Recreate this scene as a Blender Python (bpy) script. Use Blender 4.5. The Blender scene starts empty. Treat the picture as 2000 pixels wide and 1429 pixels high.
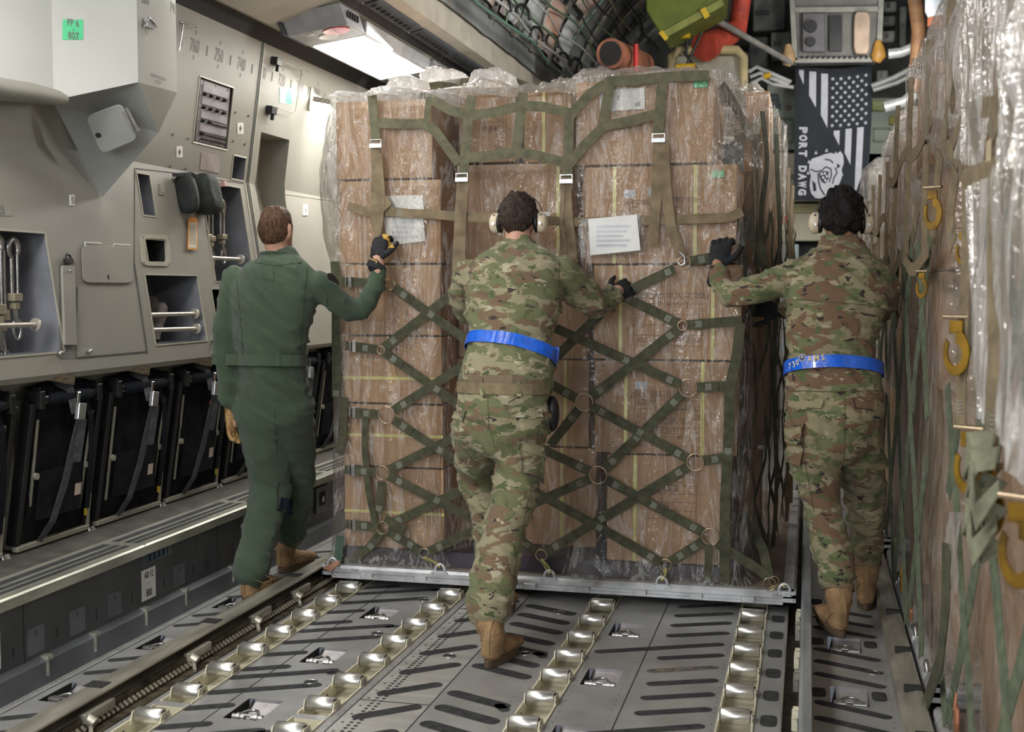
import bpy, math, random
import numpy as np
from mathutils import Vector, Matrix, noise

# ------------------------------------------------------------------ camera, light, exposure
F_PX, CAM_H, VPX, VPY = 2350.0, 1.43, 1580.0, 563.0
_fy = Vector((VPX-1000, 714-VPY, F_PX)).normalized()          # hold axis seen by the lens (right, up, forward)
_up = Vector((0, 1, -_fy.y/_fy.z)).normalized()
_rx = _fy.cross(_up); _rx = _rx if _rx.x > 0 else -_rx
CAM_M = Matrix(((_rx.x, _rx.y, _rx.z), (_fy.x, _fy.y, _fy.z), (_up.x, _up.y, _up.z)))
SC = bpy.context.scene
COL = SC.collection
_cd = bpy.data.cameras.new('camera'); _cam = bpy.data.objects.new('camera', _cd); COL.objects.link(_cam)
_cd.sensor_width = 36; _cd.lens = 36*F_PX/2000; _cd.clip_start = .05; _cd.clip_end = 100
_r, _u, _f = CAM_M.col[0], CAM_M.col[1], CAM_M.col[2]
_cam.matrix_world = Matrix(((_r[0], _u[0], -_f[0], 0), (_r[1], _u[1], -_f[1], 0), (_r[2], _u[2], -_f[2], CAM_H), (0, 0, 0, 1)))
_cd.dof.use_dof = True; _cd.dof.focus_distance = 5.3; _cd.dof.aperture_fstop = 4.0
SC.camera = _cam
SC.view_settings.view_transform = 'Standard'; SC.view_settings.look = 'None'
SC.view_settings.exposure = EXPO = 0.1; SC.view_settings.gamma = 1; SC.view_settings.use_curve_mapping = False
_w = bpy.data.worlds.new('world'); SC.world = _w; _w.use_nodes = True
_w.node_tree.nodes['Background'].inputs[0].default_value = (.80, .86, 1.0, 1)
_w.node_tree.nodes['Background'].inputs[1].default_value = .12

def area_light(name, loc, target, w, h, power, col=(1, .98, .93), spread=180):
    l = bpy.data.lights.new(name, 'AREA'); l.shape = 'RECTANGLE'; l.size = w; l.size_y = h
    l.energy = power; l.color = col; l.spread = math.radians(spread)
    o = bpy.data.objects.new(name, l); COL.objects.link(o); o.location = loc
    o.rotation_euler = (Vector(target)-Vector(loc)).to_track_quat('-Z', 'Y').to_euler()
    return o
# the ceiling lamp rows run the whole length of the hold; these are the ones behind and beside the lens
for _i, (_y, _p) in enumerate(((-1.8, 34), (0, 46), (1.7, 44), (3.35, 24), (5.0, 12), (10.2, 16))):
    area_light('ceiling_lamp_light', (-2.45, _y, 2.85), (-1.2, _y+.5, 0), .28, 1.0, _p)
for _i, (_y, _p) in enumerate(((-1.8, 12), (.2, 14), (2.6, 7), (9.8, 12))):
    area_light('ceiling_lamp_light', (1.2, _y, 3.15), (.0, _y+1.2, 0), .25, .7, _p)
area_light('crown_fill_light', (1.3, 7.0, 3.3), (-1.2, 8.0, 4.6), .3, 1.2, 120)  # added fill aimed up to brighten the crown; no fixture stands here
area_light('crown_fill_light', (.6, 11.2, 3.4), (.6, 13.5, 3.2), .3, 1.0, 22)  # unseen fill aimed at the forward wall, no fixture
area_light('loading_door_daylight', (-1.3, -4.5, 2.5), (-1.0, 5, 1.1), 3.0, 1.8, 170, (.9, .95, 1.0))

# ------------------------------------------------------------------ pixel -> place on a real plane
def ray(u, v):
    return CAM_M @ Vector((u-1000, 714-v, F_PX))
def PX(u, v, X):
    r = ray(u, v); t = X/r.x; return Vector((X, r.y*t, CAM_H+r.z*t))
def PY(u, v, Y):
    r = ray(u, v); t = Y/r.y; return Vector((r.x*t, Y, CAM_H+r.z*t))
def PZ(u, v, Z=0.):
    r = ray(u, v); t = (Z-CAM_H)/r.z; return Vector((r.x*t, r.y*t, Z))
def PP(u, v, p, n):
    r = ray(u, v); o = Vector((0, 0, CAM_H)); t = (Vector(p)-o).dot(n)/r.dot(n); return o+r*t

V = Vector
R = random.Random(7)

# ------------------------------------------------------------------ materials
MATS = {}
def _rgb(c): return (c[0], c[1], c[2], 1)
def mat(name, col, rough=.5, metal=0., var=.12, scale=8., bump=0., bscale=60., spec=.5, coat=0., stretch=(1, 1, 1), col2=None, grime=None, gscale=3., sheen=0., gthr=.55):
    """procedural principled material: a base colour with noise variation, optional second colour patches, bump"""
    if name in MATS: return MATS[name]
    m = bpy.data.materials.new(name); m.use_nodes = True; nt = m.node_tree; N = nt.nodes; L = nt.links
    b = N['Principled BSDF']; b.inputs['Roughness'].default_value = rough; b.inputs['Metallic'].default_value = metal
    b.inputs['Specular IOR Level'].default_value = spec; b.inputs['Coat Weight'].default_value = coat
    if sheen: b.inputs['Sheen Weight'].default_value = sheen
    tc = N.new('ShaderNodeTexCoord'); mp = N.new('ShaderNodeMapping'); mp.inputs['Scale'].default_value = stretch
    L.new(tc.outputs['Object'], mp.inputs['Vector'])
    n1 = N.new('ShaderNodeTexNoise'); n1.inputs['Scale'].default_value = scale; n1.inputs['Detail'].default_value = 6
    L.new(mp.outputs[0], n1.inputs['Vector'])
    mx = N.new('ShaderNodeMix'); mx.data_type = 'RGBA'
    c2 = col2 or tuple(max(0, c*(1-var*2)) for c in col); c1 = col if col2 else tuple(min(1, c*(1+var)) for c in col)
    mx.inputs[6].default_value = _rgb(c1); mx.inputs[7].default_value = _rgb(c2)
    cr = N.new('ShaderNodeMapRange'); cr.inputs[1].default_value = .35; cr.inputs[2].default_value = .68
    L.new(n1.outputs[0], cr.inputs[0]); L.new(cr.outputs[0], mx.inputs[0]); out = mx.outputs[2]
    if grime:
        n3 = N.new('ShaderNodeTexNoise'); n3.inputs['Scale'].default_value = gscale; n3.inputs['Detail'].default_value = 8; n3.inputs['Roughness'].default_value = .65
        L.new(mp.outputs[0], n3.inputs['Vector'])
        g = N.new('ShaderNodeMapRange'); g.inputs[1].default_value = gthr; g.inputs[2].default_value = gthr+.17; g.inputs[4].default_value = .8
        L.new(n3.outputs[0], g.inputs[0]); m2 = N.new('ShaderNodeMix'); m2.data_type = 'RGBA'
        L.new(g.outputs[0], m2.inputs[0]); L.new(out, m2.inputs[6]); m2.inputs[7].default_value = _rgb(grime); out = m2.outputs[2]
    L.new(out, b.inputs['Base Color'])
    if bump:
        n2 = N.new('ShaderNodeTexNoise'); n2.inputs['Scale'].default_value = bscale; n2.inputs['Detail'].default_value = 3
        L.new(mp.outputs[0], n2.inputs['Vector'])
        bp = N.new('ShaderNodeBump'); bp.inputs['Strength'].default_value = bump; bp.inputs['Distance'].default_value = .01
        L.new(n2.outputs[0], bp.inputs['Height']); L.new(bp.outputs[0], b.inputs['Normal'])
    MATS[name] = m; return m
def emat(name, col, s):
    if name in MATS: return MATS[name]
    m = bpy.data.materials.new(name); m.use_nodes = True; b = m.node_tree.nodes['Principled BSDF']
    b.inputs['Base Color'].default_value = _rgb(col); b.inputs['Emission Color'].default_value = _rgb(col); b.inputs['Emission Strength'].default_value = s
    MATS[name] = m; return m
def film_mat(name, haze=.16, tint=(.93, .92, .9), rough=.13, bump=.9, scale=(9, 9, 1.6), fine=42., body=None, cap=.22, ridge=2.3):
    """thin clear plastic sheet: mostly see-through, a little milky, glossy, creased"""
    if name in MATS: return MATS[name]
    m = bpy.data.materials.new(name); m.use_nodes = True; nt = m.node_tree; N = nt.nodes; L = nt.links
    N.remove(N['Principled BSDF']); out = N['Material Output']
    tc = N.new('ShaderNodeTexCoord'); mp = N.new('ShaderNodeMapping'); mp.inputs['Scale'].default_value = scale
    L.new(tc.outputs['Object'], mp.inputs['Vector'])
    na = N.new('ShaderNodeTexNoise'); na.inputs['Scale'].default_value = 1.3; na.inputs['Detail'].default_value = 5; na.inputs['Distortion'].default_value = 1.2
    L.new(mp.outputs[0], na.inputs['Vector'])
    rd = N.new('ShaderNodeMath'); rd.operation = 'SUBTRACT'; rd.inputs[1].default_value = .5; L.new(na.outputs[0], rd.inputs[0])
    ab = N.new('ShaderNodeMath'); ab.operation = 'ABSOLUTE'; L.new(rd.outputs[0], ab.inputs[0])
    nb = N.new('ShaderNodeTexNoise'); nb.inputs['Scale'].default_value = fine; nb.inputs['Detail'].default_value = 2
    L.new(tc.outputs['Object'], nb.inputs['Vector'])
    ml = N.new('ShaderNodeMath'); ml.operation = 'MULTIPLY_ADD'; ml.inputs[1].default_value = .12; L.new(nb.outputs[0], ml.inputs[0]); L.new(ab.outputs[0], ml.inputs[2])
    bp = N.new('ShaderNodeBump'); bp.inputs['Strength'].default_value = bump; bp.inputs['Distance'].default_value = .05
    L.new(ml.outputs[0], bp.inputs['Height'])
    tr = N.new('ShaderNodeBsdfTransparent'); tr.inputs[0].default_value = (.97, .965, .95, 1)
    df = N.new('ShaderNodeBsdfDiffuse'); df.inputs[0].default_value = _rgb(body or tint)
    tl = N.new('ShaderNodeBsdfTranslucent'); tl.inputs[0].default_value = _rgb(body or tint)
    dt = N.new('ShaderNodeMixShader'); dt.inputs[0].default_value = .4; L.new(df.outputs[0], dt.inputs[1]); L.new(tl.outputs[0], dt.inputs[2])
    gl = N.new('ShaderNodeBsdfGlossy'); gl.inputs['Roughness'].default_value = rough
    L.new(bp.outputs[0], gl.inputs['Normal']); L.new(bp.outputs[0], df.inputs['Normal'])
    hz = N.new('ShaderNodeMapRange'); hz.inputs[1].default_value = 0; hz.inputs[2].default_value = .05; hz.inputs[3].default_value = min(1, haze*ridge); hz.inputs[4].default_value = haze*.75
    L.new(ab.outputs[0], hz.inputs[0])
    m1 = N.new('ShaderNodeMixShader'); L.new(hz.outputs[0], m1.inputs[0]); L.new(tr.outputs[0], m1.inputs[1]); L.new(dt.outputs[0], m1.inputs[2])
    fr = N.new('ShaderNodeFresnel'); fr.inputs[0].default_value = 1.5; L.new(bp.outputs[0], fr.inputs['Normal'])
    fm = N.new('ShaderNodeMath'); fm.operation = 'MULTIPLY_ADD'; fm.inputs[1].default_value = .9; fm.inputs[2].default_value = .03; L.new(fr.outputs[0], fm.inputs[0]); mn = N.new('ShaderNodeMath'); mn.operation = 'MINIMUM'; mn.inputs[1].default_value = cap; L.new(fm.outputs[0], mn.inputs[0]); fm = mn
    m2 = N.new('ShaderNodeMixShader'); L.new(fm.outputs[0], m2.inputs[0]); L.new(m1.outputs[0], m2.inputs[1]); L.new(gl.outputs[0], m2.inputs[2])
    L.new(m2.outputs[0], out.inputs[0]); MATS[name] = m; return m

# ------------------------------------------------------------------ tags
def tag(o, label=None, cat=None, group=None, kind=None):
    if label: o['label'] = label
    if cat: o['category'] = cat
    if group: o['group'] = group
    if kind: o['kind'] = kind
    return o
def thing(name, loc, label, cat, group=None):
    o = bpy.data.objects.new(name, None); COL.objects.link(o); o.location = V(loc); o.empty_display_size = .05
    return tag(o, label, cat, group)
def dup(root, loc, label=None, group=None, rz=None):
    r = root.copy(); COL.objects.link(r); r.location = V(loc)
    if label: r['label'] = label
    if group: r['group'] = group
    if rz is not None: r.rotation_euler = (0, 0, rz)
    for ch in list(root.children):
        c = ch.copy(); COL.objects.link(c); c.parent = r
        for g in ch.children:
            d = g.copy(); COL.objects.link(d); d.parent = c
    return r
def wpos(o):
    p = V((0, 0, 0))
    while o is not None: p = p+o.location; o = o.parent
    return p

# ------------------------------------------------------------------ mesh builder (world coordinates in, ONE object out)
def frame(t, n):
    t = V(t).normalized(); s = V(n).cross(t)
    if s.length < 1e-6: s = V((1, 0, 0)).cross(t) if abs(t.x) < .9 else V((0, 1, 0)).cross(t)
    s.normalize(); return t, s, t.cross(s)
class MB:
    def __init__(self): self.v = []; self.f = []; self.m = []; self.s = []
    def add(self, vs, fs, m=0, smooth=False):
        b = len(self.v); self.v += [tuple(x) for x in vs]
        for f in fs: self.f.append([i+b for i in f]); self.m.append(m); self.s.append(smooth)
        return self
    def quad(self, a, b, c, d, m=0): return self.add([a, b, c, d], [(0, 1, 2, 3)], m)
    def poly(self, pts, m=0): return self.add(pts, [tuple(range(len(pts)))], m)
    def hexa(self, p, m=0):      # p: 4 bottom + 4 top
        return self.add(p, [(3, 2, 1, 0), (4, 5, 6, 7), (0, 1, 5, 4), (1, 2, 6, 5), (2, 3, 7, 6), (3, 0, 4, 7)], m)
    def box(self, lo, hi, m=0):
        (a, b, c), (d, e, g) = lo, hi
        return self.hexa([(a, b, c), (d, b, c), (d, e, c), (a, e, c), (a, b, g), (d, b, g), (d, e, g), (a, e, g)], m)
    def obox(self, c, ax, ay, az, m=0):   # centre and three half-vectors
        c, ax, ay, az = V(c), V(ax), V(ay), V(az)
        return self.hexa([c-ax-ay-az, c+ax-ay-az, c+ax+ay-az, c-ax+ay-az, c-ax-ay+az, c+ax-ay+az, c+ax+ay+az, c-ax+ay+az], m)
    def beam(self, a, b, w, h, n=(0, 0, 1), m=0):   # bar from a to b, w across, h along n
        a, b = V(a), V(b); t, s, q = frame(b-a, n)
        return self.obox((a+b)/2, (b-a)/2, s*w/2, q*h/2, m)
    def prism(self, pts, d, m=0):
        d = V(d); n = len(pts); P = [V(p) for p in pts]
        return self.add(P+[p+d for p in P], [tuple(range(n))[::-1], tuple(range(n, 2*n))]+[(i, (i+1) % n, (i+1) % n+n, i+n) for i in range(n)], m)
    def tube(self, pts, r, seg=8, m=0, closed=False, cap=True, smooth=True):
        P = [V(p) for p in pts]; n = len(P); rs = r if isinstance(r, (list, tuple)) else [r]*n
        vs = []; fs = []; up = None
        for i in range(n):
            if closed: t = P[(i+1) % n]-P[i-1]
            else: t = P[min(i+1, n-1)]-P[max(i-1, 0)]
            if t.length < 1e-9: t = V((0, 0, 1))
            t.normalize()
            if up is None: up = V((0, 0, 1)) if abs(t.z) < .9 else V((1, 0, 0))
            s = t.cross(up)
            if s.length < 1e-5: s = t.orthogonal()
            s.normalize(); up = s.cross(t)
            for k in range(seg):
                a = 2*math.pi*k/seg; vs.append(P[i]+s*math.cos(a)*rs[i]+up*math.sin(a)*rs[i])
        for i in range(n if closed else n-1):
            j = (i+1) % n
            for k in range(seg): fs.append((i*seg+k, i*seg+(k+1) % seg, j*seg+(k+1) % seg, j*seg+k))
        self.add(vs, fs, m, smooth)
        if cap and not closed: self.add(vs[:seg], [tuple(range(seg))[::-1]], m); self.add(vs[-seg:], [tuple(range(seg))], m)
        return self
    def cyl(self, a, b, r, seg=16, m=0): return self.tube([a, b], r, seg, m)
    def ring(self, c, n, R_, r, seg=24, m=0, ts=6):
        n = V(n).normalized(); s = n.orthogonal().normalized(); q = n.cross(s)
        return self.tube([V(c)+s*math.cos(2*math.pi*k/seg)*R_+q*math.sin(2*math.pi*k/seg)*R_ for k in range(seg)], r, ts, m, closed=True)
    def disc(self, c, n, r, seg=16, m=0, ry=None, s=None):
        n = V(n).normalized(); s = V(s).normalized() if s else n.orthogonal().normalized(); q = n.cross(s); ry = ry or r
        return self.poly([V(c)+s*math.cos(2*math.pi*k/seg)*r+q*math.sin(2*math.pi*k/seg)*ry for k in range(seg)], m)
    def ball(self, c, r, m=0, seg=12, rings=8):
        rx, ry, rz = r if isinstance(r, (tuple, list)) else (r, r, r); vs = []; fs = []; c = V(c)
        for i in range(rings+1):
            p = math.pi*i/rings
            for k in range(seg):
                a = 2*math.pi*k/seg; vs.append(c+V((rx*math.sin(p)*math.cos(a), ry*math.sin(p)*math.sin(a), rz*math.cos(p))))
        for i in range(rings):
            for k in range(seg): fs.append((i*seg+k, (i+1)*seg+k, (i+1)*seg+(k+1) % seg, i*seg+(k+1) % seg))
        return self.add(vs, fs, m, True)
    def strap(self, pts, w, n, th=.0025, m=0, twist=None):
        """webbing ribbon through pts, lying flat against the surface whose outward normal is n"""
        P = [V(p) for p in pts]; k = len(P); vs = []; fs = []; ws = w if isinstance(w, (list, tuple)) else [w]*k
        for i in range(k):
            nn = V(n[i]) if isinstance(n, list) else V(n); nn = nn.normalized()
            t = (P[min(i+1, k-1)]-P[max(i-1, 0)]).normalized(); s = nn.cross(t).normalized()
            if twist: s = (s*math.cos(twist[i])+nn*math.sin(twist[i])); nn = t.cross(s)*(-1 if t.cross(s).dot(nn) < 0 else 1)
            h = s*ws[i]/2; e = nn*th
            vs += [P[i]-h, P[i]+h, P[i]+h+e, P[i]-h+e]
        for i in range(k-1):
            a = i*4; b = a+4
            fs += [(a+j, a+(j+1) % 4, b+(j+1) % 4, b+j) for j in range(4)]
        fs += [(3, 2, 1, 0), (4*k-4, 4*k-3, 4*k-2, 4*k-1)]
        return self.add(vs, fs, m)
    def grid(self, fn, nu, nv, m=0, smooth=True):
        vs = [fn(i/nu, j/nv) for j in range(nv+1) for i in range(nu+1)]
        fs = [(j*(nu+1)+i, j*(nu+1)+i+1, (j+1)*(nu+1)+i+1, (j+1)*(nu+1)+i) for j in range(nv) for i in range(nu)]
        return self.add(vs, fs, m, smooth)
    def holes(self, fn, us, vs_, holes, m=0):
        """surface fn(a,b) over rectangle us x vs_ leaving rectangular holes [(a0,a1,b0,b1)]"""
        A = sorted(set([us[0], us[1]]+[x for h in holes for x in h[:2] if us[0] < x < us[1]]))
        B = sorted(set([vs_[0], vs_[1]]+[x for h in holes for x in h[2:] if vs_[0] < x < vs_[1]]))
        for i in range(len(A)-1):
            for j in range(len(B)-1):
                ca, cb = (A[i]+A[i+1])/2, (B[j]+B[j+1])/2
                if any(h[0] < ca < h[1] and h[2] < cb < h[3] for h in holes): continue
                self.quad(fn(A[i], B[j]), fn(A[i+1], B[j]), fn(A[i+1], B[j+1]), fn(A[i], B[j+1]), m)
        return self
    def text(self, s, o, u, v, h, m=0, cond=.8, align='CENTER', bold=0.):
        """flat lettering: o anchor, u reading direction, v up direction, h capital height"""
        vs, fs = glyphs(s, align, bold); u, v = V(u).normalized(), V(v).normalized(); o = V(o)
        return self.add([o+u*(x*h*1.4*cond)+v*(y*h*1.4) for x, y in vs], fs, m)
    def islands(self, gap=.004):
        n = len(self.v); p = list(range(n))
        def find(i):
            while p[i] != i: p[i] = p[p[i]]; i = p[i]
            return i
        for f in self.f:
            a = find(f[0])
            for k in f[1:]: p[find(k)] = a
        rt = [find(i) for i in range(n)]; ids = sorted(set(rt)); V_ = np.array(self.v)
        rt = np.array(rt); bb = {r: (V_[rt == r].min(0)-gap/2, V_[rt == r].max(0)+gap/2) for r in ids}; q = {r: r for r in ids}
        def f2(i):
            while q[i] != i: i = q[i]
            return i
        for i, a in enumerate(ids):
            for b in ids[i+1:]:
                if (bb[a][0] <= bb[b][1]).all() and (bb[b][0] <= bb[a][1]).all(): q[f2(b)] = f2(a)
        return [f2(rt[i]) for i in range(n)]
    def split(self, name, mats, parent, gap=.004, **kw):
        r = self.islands(gap); out = []
        for g in dict.fromkeys(r):
            m = MB(); idx = {}
            for i, x in enumerate(r):
                if x == g: idx[i] = len(m.v); m.v.append(self.v[i])
            for f, mi, s in zip(self.f, self.m, self.s):
                if r[f[0]] == g: m.f.append([idx[i] for i in f]); m.m.append(mi); m.s.append(s)
            out.append(m.build(name, mats, parent, **kw))
        return out
    def build(self, name, mats, parent=None, bevel=0., subd=0, seg=1, **tg):
        if not isinstance(mats, (list, tuple)): mats = [mats]
        off = wpos(parent) if parent else (V(self.v[0]) if tg.get('own') else V((0, 0, 0)))
        tg.pop('own', None)
        me = bpy.data.meshes.new(name); me.from_pydata([tuple(V(x)-off) for x in self.v], [], self.f)
        for x in mats: me.materials.append(x)
        me.polygons.foreach_set('material_index', self.m); me.polygons.foreach_set('use_smooth', self.s); me.update()
        o = bpy.data.objects.new(name, me); COL.objects.link(o)
        if parent: o.parent = parent
        else: o.location = off
        if 'category' in tg: tg['cat'] = tg.pop('category')
        if bevel:
            b = o.modifiers.new('bevel', 'BEVEL'); b.width = bevel; b.segments = seg; b.limit_method = 'ANGLE'; b.angle_limit = math.radians(40)
        if subd: s = o.modifiers.new('subd', 'SUBSURF'); s.levels = subd; s.render_levels = subd
        return tag(o, **tg)
_GL = {}
def glyphs(s, align='CENTER', bold=0.):
    k = (s, align, bold)
    if k in _GL: return _GL[k]
    c = bpy.data.curves.new('tmp', 'FONT'); c.body = s; c.align_x = align; c.resolution_u = 2; c.size = 1; c.offset = bold
    o = bpy.data.objects.new('tmp', c); COL.objects.link(o)
    bpy.context.view_layer.update()
    me = bpy.data.meshes.new_from_object(o.evaluated_get(bpy.context.evaluated_depsgraph_get()))
    r = ([(v.co.x, v.co.y) for v in me.vertices], [tuple(p.vertices) for p in me.polygons])
    bpy.data.objects.remove(o); bpy.data.curves.remove(c); bpy.data.meshes.remove(me); _GL[k] = r
    return r
# ------------------------------------------------------------------ the materials of the place
M_FLOOR = mat('floor_paint', (.37, .37, .365), .38, .35, .10, 5, .06, 240, grime=(.26, .25, .24), gscale=2.2, gthr=.56)
M_FLOOR2 = mat('worn_aluminium_plate', (.62, .62, .59), .36, .5, .22, 3, .03, 90, stretch=(1, 6, 1), col2=(.45, .45, .43))
M_SKID = mat('anti_skid_black', (.035, .036, .038), .9, 0, .3, 30, .5, 500)
M_SKID2 = mat('worn_anti_skid', (.16, .14, .11), .9, 0, .4, 30, .4, 400)
M_DARK = mat('dark_gap', (.02, .02, .02), .8)
M_CREAM = mat('cream_roller_tray', (.64, .605, .46), .45, 0, .10, 9, .05, 80, grime=(.30, .26, .17), gscale=9, gthr=.55)
M_ALU = mat('brushed_aluminium_roller', (.66, .65, .62), .28, .85, .10, 6, .02, 300, stretch=(1, 9, 9))
M_STEEL = mat('scuffed_steel', (.50, .49, .48), .3, .9, .2, 14, .1, 60)
M_PAN = mat('tie_down_pan', (.50, .48, .49), .42, .7, .2, 10, .1, 50)
M_RAIL = mat('rail_alloy', (.42, .40, .34), .4, .55, .18, 6, .04, 60, stretch=(3, .6, 3), grime=(.20, .18, .13), gscale=5)
M_RACK = mat('greasy_lock_rack', (.085, .07, .045), .5, .4, .4, 20, .3, 90)
M_WALL = mat('wall_beige_paint', (.26, .25, .215), .5, 0, .05, 2.5, .12, 420)
M_WALL2 = mat('wall_beige_panel', (.30, .29, .25), .5, 0, .05, 3, .12, 420)
M_WALLG = mat('wall_grey_paint', (.33, .335, .32), .5, 0, .05, 3, .12, 420)
M_SIDE = mat('dark_sidewall_grey', (.085, .09, .10), .45, .1, .12, 3, .05, 200, grime=(.06, .063, .07), gscale=4)
M_SIDE2 = mat('sidewall_kick_grey', (.13, .14, .16), .42, .2, .15, 4)
M_NOSE = mat('ledge_nose_alloy', (.52, .52, .44), .34, .6, .18, 5, stretch=(4, .7, 4))
M_SOOT = mat('dusty_shelf', (.06, .055, .045), .85, 0, .25, 12, .3, 90, grime=(.05, .045, .04), gscale=10)
M_BLACK = mat('black_paint', (.012, .012, .014), .42, 0, .2)
M_SEAT = mat('seat_black_fabric', (.008, .009, .012), .9, 0, .3, 20, .3, 500, spec=.2)
M_SEATD = mat('seat_navy_fabric', (.011, .014, .022), .9, 0, .3, 20, .3, 500, spec=.2)
M_BELT = mat('seat_belt_grey', (.07, .078, .083), .75, 0, .2, 40, .5, 600)
M_RED = mat('red_tab', (.55, .02, .03), .6)
M_YEL = mat('yellow_tab', (.65, .45, .03), .6)
M_CHROME = mat('chrome', (.75, .75, .76), .15, 1., .05)
M_WHITE = mat('white_label', (.76, .76, .74), .5, 0, .05)
M_INK = mat('black_ink', (.02, .02, .022), .6)
M_INKG = mat('grey_ink', (.14, .14, .13), .6)
M_GREENL = mat('green_label', (.10, .58, .28), .5, 0, .05)
M_BLUEL = mat('pale_blue_label', (.38, .68, .78), .5, 0, .05)
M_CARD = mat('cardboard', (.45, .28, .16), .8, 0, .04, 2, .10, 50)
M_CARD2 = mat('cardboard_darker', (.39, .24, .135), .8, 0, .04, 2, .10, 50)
M_CARDINK = mat('carton_ink', (.20, .12, .075), .8)
M_TAPE = mat('yellow_strapping', (.72, .68, .25), .35, 0, .1)
M_CTAPE = mat('brown_carton_tape', (.48, .30, .16), .3, 0, .05)
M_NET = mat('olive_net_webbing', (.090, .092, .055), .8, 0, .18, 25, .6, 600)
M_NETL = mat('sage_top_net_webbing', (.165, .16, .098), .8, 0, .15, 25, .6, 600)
M_TAN = mat('tan_webbing', (.27, .21, .13), .82, 0, .18, 18, .6, 500, grime=(.18, .14, .085), gscale=7)
M_STITCH = mat('stitch_thread', (.30, .31, .26), .8)
M_BRASS = mat('gold_zinc_ring', (.46, .36, .25), .3, .85, .15)
M_GOLD = mat('gold_hook', (.26, .145, .012), .4, .35, .3, 12)
M_PALLET = mat('pallet_edge_alloy', (.55, .56, .58), .42, .5, .15, 9, .1, 60, grime=(.25, .16, .10), gscale=7, gthr=.58)
M_PTOP = mat('pallet_top', (.24, .19, .15), .6, .2, .2, 8)
M_FILM = film_mat('clear_film', .085, rough=.09, cap=.5, ridge=4.2, bump=1.2)
M_FILMW = film_mat('milky_film', .62, rough=.2, tint=(.88, .87, .86), cap=.10, bump=.5)
M_FILMR = film_mat('bulging_film', .20, rough=.12, tint=(.84, .80, .77), scale=(5, 5, 1.8), bump=1.0, cap=.2, ridge=1.7)
M_SKINT = mat('skin', (.56, .31, .22), .5, 0, .06, 20, .05, 200)
M_SKIND = mat('skin_tanned', (.36, .18, .11), .5, 0, .06, 20, .05, 200)
M_GREEN = mat('flight_suit_green', (.045, .078, .042), .82, 0, .10, 6, .5, 700, sheen=.15)
M_GREEN2 = mat('flight_suit_seam', (.032, .06, .03), .85)
M_BOOT = mat('coyote_boot_suede', (.31, .19, .095), .85, 0, .15, 14, .4, 160, grime=(.20, .12, .06), gscale=12)
M_SOLE = mat('boot_sole', (.10, .065, .04), .8)
M_GLOVEB = mat('black_glove', (.012, .013, .018), .75, 0, .3, 40, .5, 300)
M_GLOVET = mat('tan_leather_glove', (.34, .20, .075), .6, 0, .15, 30, .4, 150)
M_GLOVEY = mat('ochre_glove_panel', (.50, .30, .05), .6)
M_CUP = mat('ear_cup_cream', (.66, .56, .42), .4)
M_BLUEB = mat('reflective_blue_belt', (.01, .13, .75), .25, 0, .12, 30, .15, 60, coat=.4)
M_TBELT = mat('coyote_web_belt', (.24, .19, .11), .85, 0, .12, 30, .5, 500)
M_SHIRT = mat('coyote_tshirt', (.20, .15, .10), .85, 0, .1)
M_BAGG = mat('dark_green_bag', (.022, .028, .025), .75, 0, .2, 14, .4, 90)
M_BEIGEM = mat('beige_fitting', (.36, .345, .28), .5, .1, .06)
M_LAMPB = mat('lamp_body_grey', (.40, .41, .42), .45, .3)
M_LAMPD = mat('lamp_body_dark', (.05, .055, .065), .5)
M_OLIVE = mat('olive_green_crate', (.13, .17, .02), .5, 0, .1)
M_ORANGE = mat('orange_part', (.62, .10, .03), .5)
M_WOODT = mat('brown_tag', (.45, .33, .20), .8)

def camo_mat(name, pal, s=1.0, off=0.):
    m = bpy.data.materials.new(name); m.use_nodes = True; nt = m.node_tree; N = nt.nodes; L = nt.links
    b = N['Principled BSDF']; b.inputs['Roughness'].default_value = .85; b.inputs['Sheen Weight'].default_value = .1; b.inputs['Specular IOR Level'].default_value = .25
    tc = N.new('ShaderNodeTexCoord'); mp = N.new('ShaderNodeMapping'); mp.inputs['Scale'].default_value = (1, 1, 2.1); mp.inputs['Location'].default_value = (off, off*.7, off*1.3)
    L.new(tc.outputs['Object'], mp.inputs['Vector'])
    base = None
    for i, (c, sc, th, det) in enumerate(pal):
        if i == 0:
            base = N.new('ShaderNodeRGB'); base.outputs[0].default_value = _rgb(c); base = base.outputs[0]; continue
        ad = N.new('ShaderNodeVectorMath'); ad.operation = 'ADD'; ad.inputs[1].default_value = (i*3.1+off, i*5.7, i*2.3); L.new(mp.outputs[0], ad.inputs[0])
        n = N.new('ShaderNodeTexNoise'); n.inputs['Scale'].default_value = sc*s; n.inputs['Detail'].default_value = det; n.inputs['Roughness'].default_value = .55; n.inputs['Distortion'].default_value = .4
        L.new(ad.outputs[0], n.inputs['Vector'])
        r = N.new('ShaderNodeMapRange'); r.inputs[1].default_value = th; r.inputs[2].default_value = th+.012; L.new(n.outputs[0], r.inputs[0])
        mx = N.new('ShaderNodeMix'); mx.data_type = 'RGBA'; L.new(r.outputs[0], mx.inputs[0]); L.new(base, mx.inputs[6]); mx.inputs[7].default_value = _rgb(c); base = mx.outputs[2]
    L.new(base, b.inputs['Base Color'])
    w = N.new('ShaderNodeTexNoise'); w.inputs['Scale'].default_value = 600; L.new(tc.outputs['Object'], w.inputs['Vector'])
    bp = N.new('ShaderNodeBump'); bp.inputs['Strength'].default_value = .3; bp.inputs['Distance'].default_value = .004; L.new(w.outputs[0], bp.inputs['Height']); L.new(bp.outputs[0], b.inputs['Normal'])
    MATS[name] = m; return m
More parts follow.
